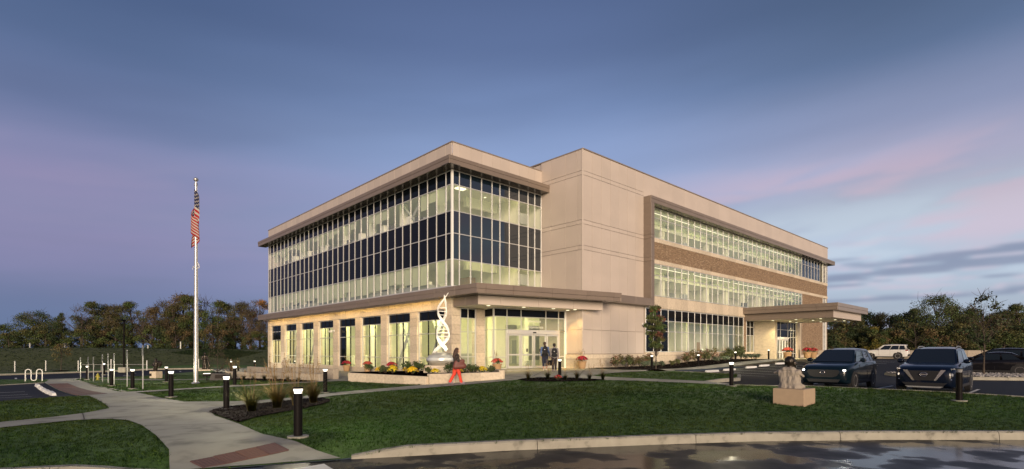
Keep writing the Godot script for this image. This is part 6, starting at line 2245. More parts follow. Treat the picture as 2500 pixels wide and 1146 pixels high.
func make_cars() -> void:
	mat("car_glass", lin(0.010, 0.014, 0.017), 0.04).metallic_specular = 0.5
	mat("alloy", lin(0.5, 0.5, 0.5), 0.4, 0.3)
	mat("chrome", lin(0.7, 0.7, 0.7), 0.12, 0.95)
	mat("grille", lin(0.008, 0.008, 0.009), 0.5)
	var paint := func(called: String, c: Color) -> StandardMaterial3D:
		var m := mat(called, c, 0.4, 0.0)
		m.metallic_specular = 0.2
		m.clearcoat_enabled = true
		m.clearcoat = 0.6
		m.clearcoat_roughness = 0.04
		return m
	var p1: StandardMaterial3D = paint.call("paint_slate", lin(0.003, 0.009, 0.015))
	var p2: StandardMaterial3D = paint.call("paint_navy", lin(0.002, 0.005, 0.014))
	var p3: StandardMaterial3D = paint.call("paint_white", lin(0.62, 0.62, 0.6))
	var p4: StandardMaterial3D = paint.call("paint_black", lin(0.006, 0.006, 0.008))
	var head := mat("headlamp_on", Color.WHITE, 0.2)
	head.emission_enabled = true
	head.emission = Color(1.0, 1.0, 0.94)
	head.emission_energy_multiplier = 12.0
	mat("headlamp_off", lin(0.32, 0.33, 0.34), 0.08, 0.4)
	mat("tail_red", lin(0.25, 0.008, 0.008), 0.2)
	var suv := {
		"secs": [[2.29, 0.42, 0.66, 0.76, 0.775, 0.56, 0.60, 0.46], [2.26, 0.34, 0.70, 0.82, 0.85, 0.68, 0.72, 0.56], [2.18, 0.26, 0.74, 0.87, 0.92, 0.78, 0.81, 0.64], [2.0, 0.22, 0.82, 0.93, 0.985, 0.86, 0.88, 0.72], [1.5, 0.21, 0.88, 0.99, 1.05, 0.90, 0.92, 0.78], [0.95, 0.21, 0.92, 1.05, 1.11, 0.90, 0.92, 0.82], [0.0, 0.21, 0.96, 1.08, 1.12, 0.90, 0.915, 0.84], [-1.2, 0.22, 1.0, 1.1, 1.13, 0.90, 0.92, 0.84], [-1.9, 0.26, 1.02, 1.1, 1.12, 0.88, 0.90, 0.8], [-2.2, 0.34, 0.98, 1.06, 1.08, 0.82, 0.85, 0.72], [-2.28, 0.45, 0.9, 0.98, 1.0, 0.72, 0.76, 0.6]],
		"glass": {"y0": 1.08, "y1": 1.63, "wb": 0.83, "wt": 0.60, "zf0": 1.05, "zf1": 0.05, "zr1": -1.8, "zr0": -2.12, "cuts": [[0.05, 0.2], [0.24, 0.55], [0.59, 0.93]]},
		"wheel": 0.36, "hw": 0.91, "zf": 1.38, "zr": -1.32,
	}
	var turn := atan2(-UX, UD)
	# slate-blue crossover with its headlamps on
	var fwd := Vector3(-UX, 0, UD)
	var A := car("slate-blue crossover parked nose to the kerb with headlights on", "car", at_ground(12.66 + UX * 2.3, 21.5 + UD * 2.3, -0.15) , turn, p1, suv)
	plate(A, "grille", [[-0.54, 0.80], [0.54, 0.80], [0.60, 0.73], [0.50, 0.56], [0.34, 0.50], [-0.34, 0.50], [-0.50, 0.56], [-0.60, 0.73]], 2.262, M.grille, 0.04)
	plate(A, "lower_grille", [[-0.62, 0.42], [0.62, 0.42], [0.52, 0.3], [-0.52, 0.3]], 2.235, M.grille, 0.06)
	var em := MB.new()
	ring_xy(em, Vector3(0, 0.7, 2.34), 0.085, 0.068, 0.008)
	em.tube([Vector3(-0.08, 0.72, 2.345), Vector3(-0.03, 0.71, 2.35), Vector3(0, 0.675, 2.35), Vector3(0.03, 0.71, 2.35), Vector3(0.08, 0.72, 2.345)], [0.006, 0.009, 0.009, 0.009, 0.006], 5)
	put("emblem", em.mesh(), M.chrome, A)
	for s: float in [1.0, -1.0]:
		var hl := MB.new()
		hl.loft([[Vector3(s * 0.52, 0.72, 2.23), Vector3(s * 0.80, 0.74, 2.12), Vector3(s * 0.82, 0.82, 2.05), Vector3(s * 0.52, 0.79, 2.2)] if s > 0 else [Vector3(s * 0.80, 0.74, 2.12), Vector3(s * 0.52, 0.72, 2.23), Vector3(s * 0.52, 0.79, 2.2), Vector3(s * 0.82, 0.82, 2.05)], [Vector3(s * 0.53, 0.73, 2.27), Vector3(s * 0.79, 0.75, 2.17), Vector3(s * 0.8, 0.81, 2.12), Vector3(s * 0.53, 0.78, 2.25)] if s > 0 else [Vector3(s * 0.79, 0.75, 2.17), Vector3(s * 0.53, 0.73, 2.27), Vector3(s * 0.53, 0.78, 2.25), Vector3(s * 0.8, 0.81, 2.12)]], true, false)
		put("headlight_housing", hl.mesh(), M.headlamp_off, A)
		var lamp := MB.new()
		lamp.ball(Vector3(s * 0.70, 0.775, 2.21), Vector3(0.095, 0.045, 0.035), 12, 8)
		put("headlight", lamp.mesh(), M.headlamp_on, A)
		var sl := SpotLight3D.new()
		sl.name = numbered("headlight_source", A)
		sl.spot_angle = 40
		sl.spot_range = 25
		sl.spot_attenuation = 2
		sl.light_size = 0.05
		sl.light_energy = 1.6
		sl.light_color = Color(1, 1, 0.95)
		sl.shadow_enabled = true
		A.add_child(sl, true)
		sl.position = Vector3(s * 0.70, 0.76, 2.27)
		sl.rotation = Vector3(-0.12, PI, 0)
		plate(A, "bumper_trim", [[s * 0.62, 0.44], [s * 0.8, 0.5], [s * 0.8, 0.40], [s * 0.64, 0.36]], 2.10, M.rubber, 0.1)
	# navy crossover with a V-shaped chrome grille
	var suv2: Dictionary = suv.duplicate(true)
	suv2.glass.y1 = 1.66
	suv2.glass.wt = 0.66
	suv2["rails"] = true
	suv2["mirror"] = p2
	for s in suv2.secs:
		s[3] += 0.02
		s[4] += 0.03
		s[2] += 0.03
	var N := car("navy blue crossover with chrome V grille parked beside the slate one", "car", at_ground(14.9 + UX * 2.3, 19.1 + UD * 2.3, -0.15), turn, p2, suv2)
	plate(N, "grille", [[-0.5, 0.85], [0.5, 0.85], [0.32, 0.5], [-0.32, 0.5]], 2.262, M.grille, 0.04)
	plate(N, "lower_grille", [[-0.66, 0.42], [0.66, 0.42], [0.5, 0.28], [-0.5, 0.28]], 2.24, M.grille, 0.06)
	plate(N, "skid_plate", [[-0.56, 0.29], [0.56, 0.29], [0.46, 0.24], [-0.46, 0.24]], 2.25, M.galvanised, 0.06)
	for s: float in [1.0, -1.0]:
		plate(N, "grille_bar", [[s * 0.62, 0.88], [s * 0.48, 0.88], [s * 0.28, 0.5], [s * 0.34, 0.49]], 2.268, M.chrome, 0.045)
		var hl := MB.new()
		hl.box(Vector3.ZERO, Vector3(0.27, 0.05, 0.1), 0.015)
		var a := put("headlight", hl.mesh(), M.headlamp_off, N, Vector3(s * 0.73, 0.9, 2.10))
		a.rotation = Vector3(0, -s * 0.5, s * 0.18)
		var h2 := MB.new()
		h2.box(Vector3.ZERO, Vector3(0.24, 0.11, 0.08), 0.02)
		var c := put("headlight", h2.mesh(), M.headlamp_off, N, Vector3(s * 0.70, 0.7, 2.17))
		c.rotation = Vector3(0, -s * 0.5, s * 0.12)
		var fg := put("fog_trim", bmesh_box(Vector3(0.26, 0.05, 0.06), 0.015), M.chrome, N, Vector3(s * 0.66, 0.5, 2.17))
		fg.rotation = Vector3(0, -s * 0.45, s * 0.35)
	var e2 := MB.new()
	ring_xy(e2, Vector3(0, 0.72, 2.345), 0.1, 0.07, 0.01)
	e2.box(Vector3(0, 0.72, 2.35), Vector3(0.24, 0.035, 0.015), 0.005)
	put("emblem", e2.mesh(), M.chrome, N)
	# white estate seen from its left side
	var suv3: Dictionary = suv.duplicate(true)
	suv3.glass = {"y0": 1.1, "y1": 1.70, "wb": 0.84, "wt": 0.70, "zf0": 0.85, "zf1": 0.1, "zr1": -2.05, "zr0": -2.25, "cuts": [[0.07, 0.26], [0.29, 0.56], [0.59, 0.9]]}
	suv3["wheel"] = 0.385
	for s in suv3.secs:
		s[3] += 0.02
		s[4] += 0.02
	var wturn := atan2(-0.72, -0.69)
	var W := car("white sport utility car parked far off, facing left", "car", at_ground(45.0, 63.6, -0.15), wturn, p3, suv3)
	for s: float in [1.0, -1.0]:
		put("tail_light", bmesh_box(Vector3(0.22, 0.14, 0.3), 0.04), M.tail_red, W, Vector3(s * 0.76, 1.02, -2.12))
	put("rear_bumper", bmesh_box(Vector3(1.6, 0.22, 0.14), 0.05), M.rubber, W, Vector3(0, 0.5, -2.27))
	# two black cars behind the gravel island
	var sal := {
		"secs": [[2.4, 0.36, 0.5, 0.6, 0.62, 0.62, 0.68, 0.5], [2.3, 0.22, 0.58, 0.7, 0.74, 0.78, 0.82, 0.6], [2.0, 0.18, 0.66, 0.78, 0.84, 0.88, 0.9, 0.74], [1.4, 0.17, 0.74, 0.86, 0.93, 0.90, 0.92, 0.8], [0.9, 0.17, 0.8, 0.92, 0.98, 0.90, 0.92, 0.82], [0.0, 0.17, 0.84, 0.95, 0.99, 0.90, 0.92, 0.82], [-1.2, 0.18, 0.88, 0.98, 1.02, 0.90, 0.92, 0.82], [-2.0, 0.22, 0.88, 0.98, 1.02, 0.86, 0.88, 0.76], [-2.35, 0.32, 0.82, 0.92, 0.95, 0.78, 0.8, 0.66], [-2.42, 0.42, 0.74, 0.84, 0.86, 0.68, 0.72, 0.56]],
		"glass": {"y0": 0.95, "y1": 1.42, "wb": 0.82, "wt": 0.58, "zf0": 1.15, "zf1": 0.15, "zr1": -1.05, "zr0": -1.95, "cuts": [[0.14, 0.42], [0.46, 0.88]]},
		"wheel": 0.34, "hw": 0.91, "zf": 1.42, "zr": -1.42, "rim": M.chrome,
	}
	var bturn := atan2(-0.70, -0.714)
	car("black saloon behind the gravel island, bright spoked wheel showing", "car", at_ground(30.4, 33.6, -0.13), bturn, p4, sal)
	var suv4: Dictionary = suv.duplicate(true)
	car("black crossover standing behind the black saloon", "car", at_ground(33.2, 36.4, -0.13), bturn, p4, suv4)

# ---------------------------------------------------------------- figures: one smooth skin over tapered bones, meshed as surface nets
func bone_d(p: Vector3, a: Vector3, ab: Vector3, l2: float, ra: float, rb: float) -> float:
	var t := clampf((p - a).dot(ab) / l2, 0.0, 1.0) if l2 > 0 else 0.0
	return p.distance_to(a + ab * t) - lerpf(ra, rb, t)

# bones: [from, to, radius, radius] or, with a fifth entry, squeezed along the view axis z by that factor
func skin(bones: Array, cell: float, k := 0.03, rough := 0.0, into: MB = null) -> MB:
	var lo := Vector3.ONE * 1e9
	var hi := -lo
	for q in bones:
		var m := maxf(q[2], q[3]) * maxf(1.0, q[4] if q.size() > 4 else 1.0) + cell * 2 + k
		lo = lo.min(q[0] - Vector3.ONE * m).min(q[1] - Vector3.ONE * m)
		hi = hi.max(q[0] + Vector3.ONE * m).max(q[1] + Vector3.ONE * m)
	var nx := int((hi.x - lo.x) / cell) + 2
	var ny := int((hi.y - lo.y) / cell) + 2
	var nz := int((hi.z - lo.z) / cell) + 2
	var f := PackedFloat32Array()
	f.resize(nx * ny * nz)
	f.fill(1.0)
	var nse := FastNoiseLite.new()
	nse.seed = 4
	nse.frequency = 6.0
	for q in bones:
		var m := maxf(q[2], q[3]) * maxf(1.0, q[4] if q.size() > 4 else 1.0) + cell * 2 + k
		var a: Vector3 = q[0]
		var b: Vector3 = q[1]
		var sq: float = q[4] if q.size() > 4 else 1.0
		var l := a.min(b) - Vector3.ONE * m
		var h := a.max(b) + Vector3.ONE * m
		var i0 := maxi(0, int((l.x - lo.x) / cell))
		var i1 := mini(nx - 1, int((h.x - lo.x) / cell) + 1)
		var j0 := maxi(0, int((l.y - lo.y) / cell))
		var j1 := mini(ny - 1, int((h.y - lo.y) / cell) + 1)
		var k0 := maxi(0, int((l.z - lo.z) / cell))
		var k1 := mini(nz - 1, int((h.z - lo.z) / cell) + 1)
		var mid := (a.z + b.z) * 0.5
		var a2 := Vector3(a.x, a.y, mid + (a.z - mid) / sq)
		var ab := Vector3(b.x, b.y, mid + (b.z - mid) / sq) - a2
		var l2 := ab.length_squared()
		for i in range(i0, i1 + 1):
			for j in range(j0, j1 + 1):
				var row := (i * ny + j) * nz
				for z in range(k0, k1 + 1):
					var p := lo + Vector3(i, j, z) * cell
					p.z = mid + (p.z - mid) / sq
					var d := bone_d(p, a2, ab, l2, q[2], q[3])
					var o := f[row + z]
					var hh := maxf(k - absf(d - o), 0.0) / k
					f[row + z] = minf(d, o) - hh * hh * k * 0.25
	if rough > 0:
		for i in nx:
			for j in ny:
				for z in nz:
					var e := (i * ny + j) * nz + z
					if absf(f[e]) < cell * 3:
						var p := lo + Vector3(i, j, z) * cell
						f[e] += nse.get_noise_3d(p.x, p.y * 0.45, p.z) * rough
	var id := PackedInt32Array()
	id.resize(nx * ny * nz)
	id.fill(-1)
	var V := PackedVector3Array()
	var Nn := PackedVector3Array()
	var st := [ny * nz, nz, 1]
	var corner := [0, ny * nz, nz, ny * nz + nz, 1, ny * nz + 1, nz + 1, ny * nz + nz + 1]
	var off := [Vector3(0, 0, 0), Vector3(1, 0, 0), Vector3(0, 1, 0), Vector3(1, 1, 0), Vector3(0, 0, 1), Vector3(1, 0, 1), Vector3(0, 1, 1), Vector3(1, 1, 1)]
	var edges := [[0, 1], [2, 3], [4, 5], [6, 7], [0, 2], [1, 3], [4, 6], [5, 7], [0, 4], [1, 5], [2, 6], [3, 7]]
	for i in nx - 1:
		for j in ny - 1:
			for z in nz - 1:
				var e := (i * ny + j) * nz + z
				if f[e] > cell * 2.5:
					continue
				var mask := 0
				for c in 8:
					if f[e + corner[c]] < 0:
						mask |= 1 << c
				if mask == 0 or mask == 255:
					continue
				var s := Vector3.ZERO
				var n := 0
				for ed in edges:
					var u: int = ed[0]
					var w: int = ed[1]
					if ((mask >> u) & 1) != ((mask >> w) & 1):
						var fu := f[e + corner[u]]
						var fw := f[e + corner[w]]
						s += (off[u] as Vector3).lerp(off[w], fu / (fu - fw))
						n += 1
				s /= n
				id[e] = V.size()
				V.append(lo + (Vector3(i, j, z) + s) * cell)
				var g := Vector3(f[e + corner[1]] + f[e + corner[3]] + f[e + corner[5]] + f[e + corner[7]] - f[e] - f[e + corner[2]] - f[e + corner[4]] - f[e + corner[6]],
					f[e + corner[2]] + f[e + corner[3]] + f[e + corner[6]] + f[e + corner[7]] - f[e] - f[e + corner[1]] - f[e + corner[4]] - f[e + corner[5]],
					f[e + corner[4]] + f[e + corner[5]] + f[e + corner[6]] + f[e + corner[7]] - f[e] - f[e + corner[1]] - f[e + corner[2]] - f[e + corner[3]])
				Nn.append(g.normalized())
	var out := into if into else MB.new()
	for i in range(1, nx - 1):
		for j in range(1, ny - 1):
			for z in range(1, nz - 1):
				var e := (i * ny + j) * nz + z
				var a := f[e] < 0
				for ax in 3:
					if (f[e + st[ax]] < 0) == a:
						continue
					var s1: int = st[(ax + 1) % 3]
					var s2: int = st[(ax + 2) % 3]
					var q := [id[e - s1 - s2], id[e - s2], id[e], id[e - s1]]
					if q.min() < 0:
						continue
					if not a:
						q.reverse()
					out.tri_n(V[q[0]], V[q[1]], V[q[2]], Nn[q[0]], Nn[q[1]], Nn[q[2]])
					out.tri_n(V[q[0]], V[q[2]], V[q[3]], Nn[q[0]], Nn[q[2]], Nn[q[3]])
	return out

func hand(b: MB, wrist: Vector3, dir: Vector3, palm_n: Vector3, side: float, curl := 0.5) -> void:
	# palm, four unequal bent fingers and a thumb from the side of the palm
	var d := dir.normalized()
	var n := (palm_n - d * palm_n.dot(d)).normalized()
	var s := d.cross(n).normalized() * side
	b.tube([wrist - d * 0.01, wrist + d * 0.03, wrist + d * 0.085], [0.024, 0.034, 0.032], 8)
	var lens := [0.068, 0.078, 0.072, 0.056]
	for k in 4:
		var root := wrist + d * 0.08 + s * (0.027 - 0.018 * k)
		var l: float = lens[k]
		var p1 := root + d * l * 0.45 + n * l * 0.12 * curl
		var p2 := p1 + (d * (1.0 - 0.5 * curl) + n * curl).normalized() * l * 0.32
		var p3 := p2 + (d * (0.7 - 0.8 * curl) + n * curl * 1.3).normalized() * l * 0.24
		b.tube([root, p1, p2, p3], [0.0095, 0.009, 0.0085, 0.006], 6)
	var t0 := wrist + d * 0.03 + s * 0.03
	b.tube([t0, t0 + d * 0.03 + s * 0.022 + n * 0.008, t0 + d * 0.058 + s * 0.026 + n * 0.02], [0.012, 0.011, 0.008], 6)

func face_parts(b: MB, h: Vector3, fwd: Vector3, r: float) -> void:
	var s := fwd.cross(Vector3.UP).normalized()
	b.tube([h + fwd * r * 0.86 + Vector3(0, 0.02, 0), h + fwd * r * 1.1 + Vector3(0, -0.028, 0), h + fwd * r * 0.9 + Vector3(0, -0.036, 0)], [0.008, 0.014, 0.01], 6)
	for e: float in [1.0, -1.0]:
		b.ball(h + s * e * r * 0.78 + Vector3(0, -0.005, 0) - fwd * 0.01, Vector3(0.016, 0.032, 0.022), 8, 6)

func person(label: String, at: Vector3, turn: float, J: Dictionary, look: Dictionary) -> Node3D:
	var t := thing("person", label, "person", at, turn)
	var c := 0.016
	var core := [
		[J.hip + Vector3(0.07, -0.02, 0), J.hip + Vector3(-0.07, -0.02, 0), 0.125, 0.125, 0.85], [J.hip + Vector3(0, 0.02, 0), J.chest, 0.125, 0.145, 0.78],
		[J.chest + Vector3(0, 0.05, 0), J.neck, 0.13, 0.062, 0.8], [J.sl, J.sr, 0.068, 0.068, 0.9], [J.neck, J.head + Vector3(0, -0.05, 0), 0.055, 0.055],
		[J.head + Vector3(0, 0.03, 0), J.head + Vector3(0, -0.045, 0.012), 0.094, 0.072]]
	var arms := [[J.sl, J.el, 0.058, 0.043], [J.el, J.wl, 0.042, 0.028], [J.sr, J.er, 0.058, 0.043], [J.er, J.wr, 0.042, 0.028]]
	var legs := [[J.hl, J.kl, 0.088, 0.058], [J.kl, J.al, 0.058, 0.04], [J.hr, J.kr, 0.088, 0.058], [J.kr, J.ar, 0.058, 0.04]]
	var feet := [[J.al + Vector3(0, -0.04, -0.02), J.tl, 0.042, 0.036], [J.ar + Vector3(0, -0.04, -0.02), J.tr, 0.042, 0.036]]
	var body := skin(core + arms + legs + feet, c, 0.035)
	hand(body, J.wl, J.wl - J.el, Vector3(-1, 0, 0.3), 1.0, 0.55)
	hand(body, J.wr, J.wr - J.er, Vector3(1, 0, 0.3), -1.0, 0.55)
	face_parts(body, J.head, (J.look as Vector3).normalized(), 0.095)
	put("body", body.mesh(), M.skin, t)
	var grow := func(list: Array, g: float) -> Array:
		var o := []
		for q in list:
			var w: Array = q.duplicate()
			w[2] += g
			w[3] += g
			o.append(w)
		return o
	var tr := []
	for k in legs.size():
		var q: Array = legs[k].duplicate()
		q[2] += 0.014
		q[3] += look.get("flare", 0.02)
		if look.has("shorts") and k % 2 == 1:
			q[1] = (q[0] as Vector3).lerp(q[1], 0.45)
		tr.append(q)
	put("trousers", skin(tr + grow.call([core[0]], 0.014), c, 0.03).mesh(), look.legs, t)
	var top: Array = grow.call([core[1], core[2]], 0.022) + grow.call([core[0]], look.get("hem", 0.018))
	put("jacket", skin(top, c, 0.04).mesh(), look.top, t)
	var sleeves: Array = grow.call(arms, 0.014) + grow.call([core[3]], 0.012)
	if look.get("cape", false):
		sleeves = grow.call(arms, 0.035) + grow.call([core[3]], 0.03)
	for k in [1, 3]:
		sleeves[k][1] = (sleeves[k][0] as Vector3).lerp(sleeves[k][1], 0.9)
	put("sleeves", skin(sleeves, c, 0.03).mesh(), look.get("sleeve", look.top), t)
	put("shoes", skin(grow.call(feet, 0.01), c, 0.02).mesh(), look.shoes, t)
	put("hair", skin(look.hair, c, 0.03).mesh(), look.hair_mat, t)
	return t

func backpack(label: String, at: Vector3, turn: float, m: Material, h: float) -> void:
	var t := thing("backpack", label, "backpack", at, turn)
	var b := skin([[Vector3(0.07, 0.1, -0.02), Vector3(-0.07, 0.1, -0.02), 0.11, 0.11, 0.8], [Vector3(0.07, 0.1 + h * 0.5, 0), Vector3(-0.07, 0.1 + h * 0.5, 0), 0.11, 0.11, 0.7], [Vector3(0.05, h, 0.01), Vector3(-0.05, h, 0.01), 0.1, 0.1, 0.6]], 0.016, 0.06)
	put("bag", b.mesh(), m, t)
	put("pocket", skin([[Vector3(0.06, 0.13, -0.1), Vector3(-0.06, 0.13, -0.1), 0.07, 0.07, 0.6]], 0.016, 0.02).mesh(), m, t)
	for s: float in [1.0, -1.0]:
		var st := MB.new()
		st.tube([Vector3(0.1 * s, h + 0.04, 0.04), Vector3(0.12 * s, h + 0.06, 0.14), Vector3(0.13 * s, h - 0.05, 0.27), Vector3(0.14 * s, h - 0.26, 0.24), Vector3(0.12 * s, 0.1, 0.06)], [0.02, 0.022, 0.022, 0.018, 0.014], 5)
		put("strap", st.mesh(), m, t)
	put("badge", bmesh_box(Vector3(0.05, 0.03, 0.01)), M.white_metal, t, Vector3(0.02, h * 0.78, -0.1))

func make_people() -> void:
	var black := mat("cloth_black", lin(0.012, 0.012, 0.015), 0.9)
	var navy := mat("cloth_navy", lin(0.015, 0.02, 0.045), 0.9)
	var blue := mat("cloth_blue", lin(0.075, 0.13, 0.30), 0.85)
	var grey := mat("cloth_grey", lin(0.20, 0.185, 0.19), 0.9)
	var dark := mat("cloth_plum", lin(0.022, 0.016, 0.02), 0.9)
	var red := mat("cloth_red", lin(0.62, 0.052, 0.028), 0.8)
	var shoe := mat("shoe_white", lin(0.6, 0.56, 0.55), 0.7)
	var shoe2 := mat("shoe_mauve", lin(0.25, 0.2, 0.24), 0.7)
	var hair1 := mat("hair_brown", lin(0.045, 0.022, 0.014), 0.7)
	var hair2 := mat("hair_black", lin(0.012, 0.009, 0.008), 0.7)
	var bagm := mat("bag_maroon", lin(0.12, 0.03, 0.022), 0.55)
	var pat := grain(mat("cloth_pattern", Color.WHITE, 0.95), noise_tex(0.02, 2, [[0.0, lin(0.012, 0.009, 0.009)], [0.55, lin(0.02, 0.014, 0.012)], [0.64, lin(0.18, 0.14, 0.12)], [0.72, lin(0.03, 0.02, 0.018)], [1.0, lin(0.012, 0.009, 0.009)]], 77, 256), 2.2)
	# the taller student, walking to the doors with his head bent
	var A := {"hip": Vector3(0, 0.98, 0), "chest": Vector3(0, 1.28, 0.01), "neck": Vector3(0, 1.52, 0.02), "head": Vector3(0.03, 1.68, 0.08), "look": Vector3(-0.3, -0.3, 1),
		"sl": Vector3(0.19, 1.43, 0), "sr": Vector3(-0.19, 1.43, 0), "el": Vector3(0.245, 1.15, -0.03), "er": Vector3(-0.25, 1.15, -0.02), "wl": Vector3(0.235, 0.90, 0.07), "wr": Vector3(-0.27, 0.9, 0.05),
		"hl": Vector3(0.1, 0.94, 0), "hr": Vector3(-0.1, 0.94, 0), "kl": Vector3(0.1, 0.51, 0.13), "kr": Vector3(-0.1, 0.5, -0.02), "al": Vector3(0.1, 0.09, 0.12), "ar": Vector3(-0.1, 0.1, -0.2), "tl": Vector3(0.11, 0.035, 0.27), "tr": Vector3(-0.11, 0.035, -0.06)}
	person("tall person in black and blue with a backpack, walking towards the doors", at_ground(2.1, 33.6, 0.03), PI - 0.15, A, {"top": black, "sleeve": blue, "legs": navy, "shoes": shoe, "shorts": true, "flare": 0.04, "hem": 0.02, "hair_mat": hair1,
		"hair": [[Vector3(0.03, 1.735, 0.055), Vector3(0.03, 1.69, 0.03), 0.092, 0.085], [Vector3(0.03, 1.66, 0.02), Vector3(0.025, 1.63, 0.01), 0.07, 0.055]]})
	backpack("black backpack on the taller person walking to the doors", at_ground(2.1, 33.6, 0.03) + Vector3(0, 1.0, 0) + Vector3(0, 0, 0.2), PI - 0.15, black, 0.42)
	# the shorter one beside
	var sc := 0.93
	var B := {}
	for k in A:
		B[k] = (A[k] as Vector3) * sc
	B.kl = Vector3(0.085, 0.47, 0.02)
	B.al = Vector3(0.085, 0.1, -0.16)
	B.tl = Vector3(0.09, 0.035, -0.02)
	B.kr = Vector3(-0.085, 0.48, 0.12)
	B.ar = Vector3(-0.085, 0.085, 0.1)
	B.tr = Vector3(-0.09, 0.035, 0.24)
	B.head = Vector3(0.0, 1.57, 0.05)
	var pb := at_ground(2.62, 32.7, 0.03)
	person("shorter person in grey hoodie and dark trousers with a backpack near the doors", pb, PI - 0.05, B, {"top": grey, "legs": dark, "shoes": shoe2, "flare": 0.022, "hem": 0.02, "hair_mat": hair2,
		"hair": [[Vector3(0.0, 1.625, 0.03), Vector3(0.0, 1.58, 0.005), 0.092, 0.088], [Vector3(0.0, 1.55, -0.01), Vector3(0.0, 1.52, -0.015), 0.07, 0.05]]})
	backpack("black backpack on the shorter person in the grey hoodie", pb + Vector3(0, 0.86, 0.17), PI - 0.05, black, 0.44)
	# dark bag carried between the two
	var hb := thing("hand_bag", "dark shoulder bag hanging from the taller person's right hand", "bag", at_ground(2.1, 33.6, 0.03) + Vector3(0.3, 0.3, -0.02), 0.1)
	put("bag", skin([[Vector3(-0.12, 0.1, 0), Vector3(0.14, 0.1, 0), 0.1, 0.1, 0.6], [Vector3(-0.1, 0.26, 0), Vector3(0.12, 0.26, 0), 0.09, 0.09, 0.5]], 0.016, 0.05).mesh(), black, hb)
	var hs := MB.new()
	hs.tube([Vector3(-0.12, 0.32, 0), Vector3(-0.05, 0.48, 0), Vector3(0.05, 0.5, 0), Vector3(0.12, 0.32, 0)], [0.012, 0.012, 0.012, 0.012], 5)
	put("strap", hs.mesh(), black, hb)
	# woman in red trousers striding right along the planter
	var W := {"hip": Vector3(0, 0.9, 0), "chest": Vector3(0, 1.17, 0.0), "neck": Vector3(0, 1.4, 0.02), "head": Vector3(0, 1.54, 0.06), "look": Vector3(0.1, -0.1, 1),
		"sl": Vector3(0.165, 1.31, 0), "sr": Vector3(-0.165, 1.31, 0), "el": Vector3(0.23, 1.06, 0.04), "er": Vector3(-0.24, 1.07, 0.02), "wl": Vector3(0.15, 0.98, 0.24), "wr": Vector3(-0.2, 1.0, 0.24),
		"hl": Vector3(0.09, 0.86, 0), "hr": Vector3(-0.09, 0.86, 0), "kl": Vector3(0.085, 0.47, -0.06), "kr": Vector3(-0.085, 0.48, 0.12), "al": Vector3(0.085, 0.1, -0.27), "ar": Vector3(-0.085, 0.09, 0.22), "tl": Vector3(0.09, 0.035, -0.13), "tr": Vector3(-0.09, 0.035, 0.37)}
	var pw := at_ground(-2.62, 24.75, 0.03)
	person("person in bright red trousers and dark patterned jacket walking past the planter", pw, PI / 2 + 0.45, W, {"top": pat, "sleeve": pat, "legs": red, "shoes": shoe2, "flare": 0.03, "hem": 0.05, "cape": true, "hair_mat": hair1,
		"hair": [[Vector3(0, 1.60, 0.035), Vector3(0, 1.54, 0.005), 0.098, 0.098], [Vector3(0, 1.52, -0.02), Vector3(0, 1.28, -0.11), 0.095, 0.075], [Vector3(0.06, 1.5, 0.02), Vector3(0.09, 1.3, -0.05), 0.05, 0.035], [Vector3(-0.06, 1.5, 0.02), Vector3(-0.09, 1.3, -0.05), 0.05, 0.035]]})
	var sb := thing("shoulder_bag", "large maroon shoulder bag carried by the person in red trousers", "bag", pw + Vector3(0.17, 0.72, 0.2), 0.25)
	put("bag", skin([[Vector3(-0.16, 0.1, 0), Vector3(0.2, 0.12, 0), 0.14, 0.13, 0.55], [Vector3(-0.12, 0.26, 0), Vector3(0.16, 0.34, 0), 0.12, 0.1, 0.5]], 0.018, 0.06).mesh(), bagm, sb)
	var ss_ := MB.new()
	ss_.tube([Vector3(-0.14, 0.34, 0), Vector3(-0.1, 0.55, -0.06), Vector3(0.0, 0.62, -0.12), Vector3(0.14, 0.42, 0)], [0.014, 0.014, 0.014, 0.014], 5)
	put("strap", ss_.mesh(), bagm, sb)

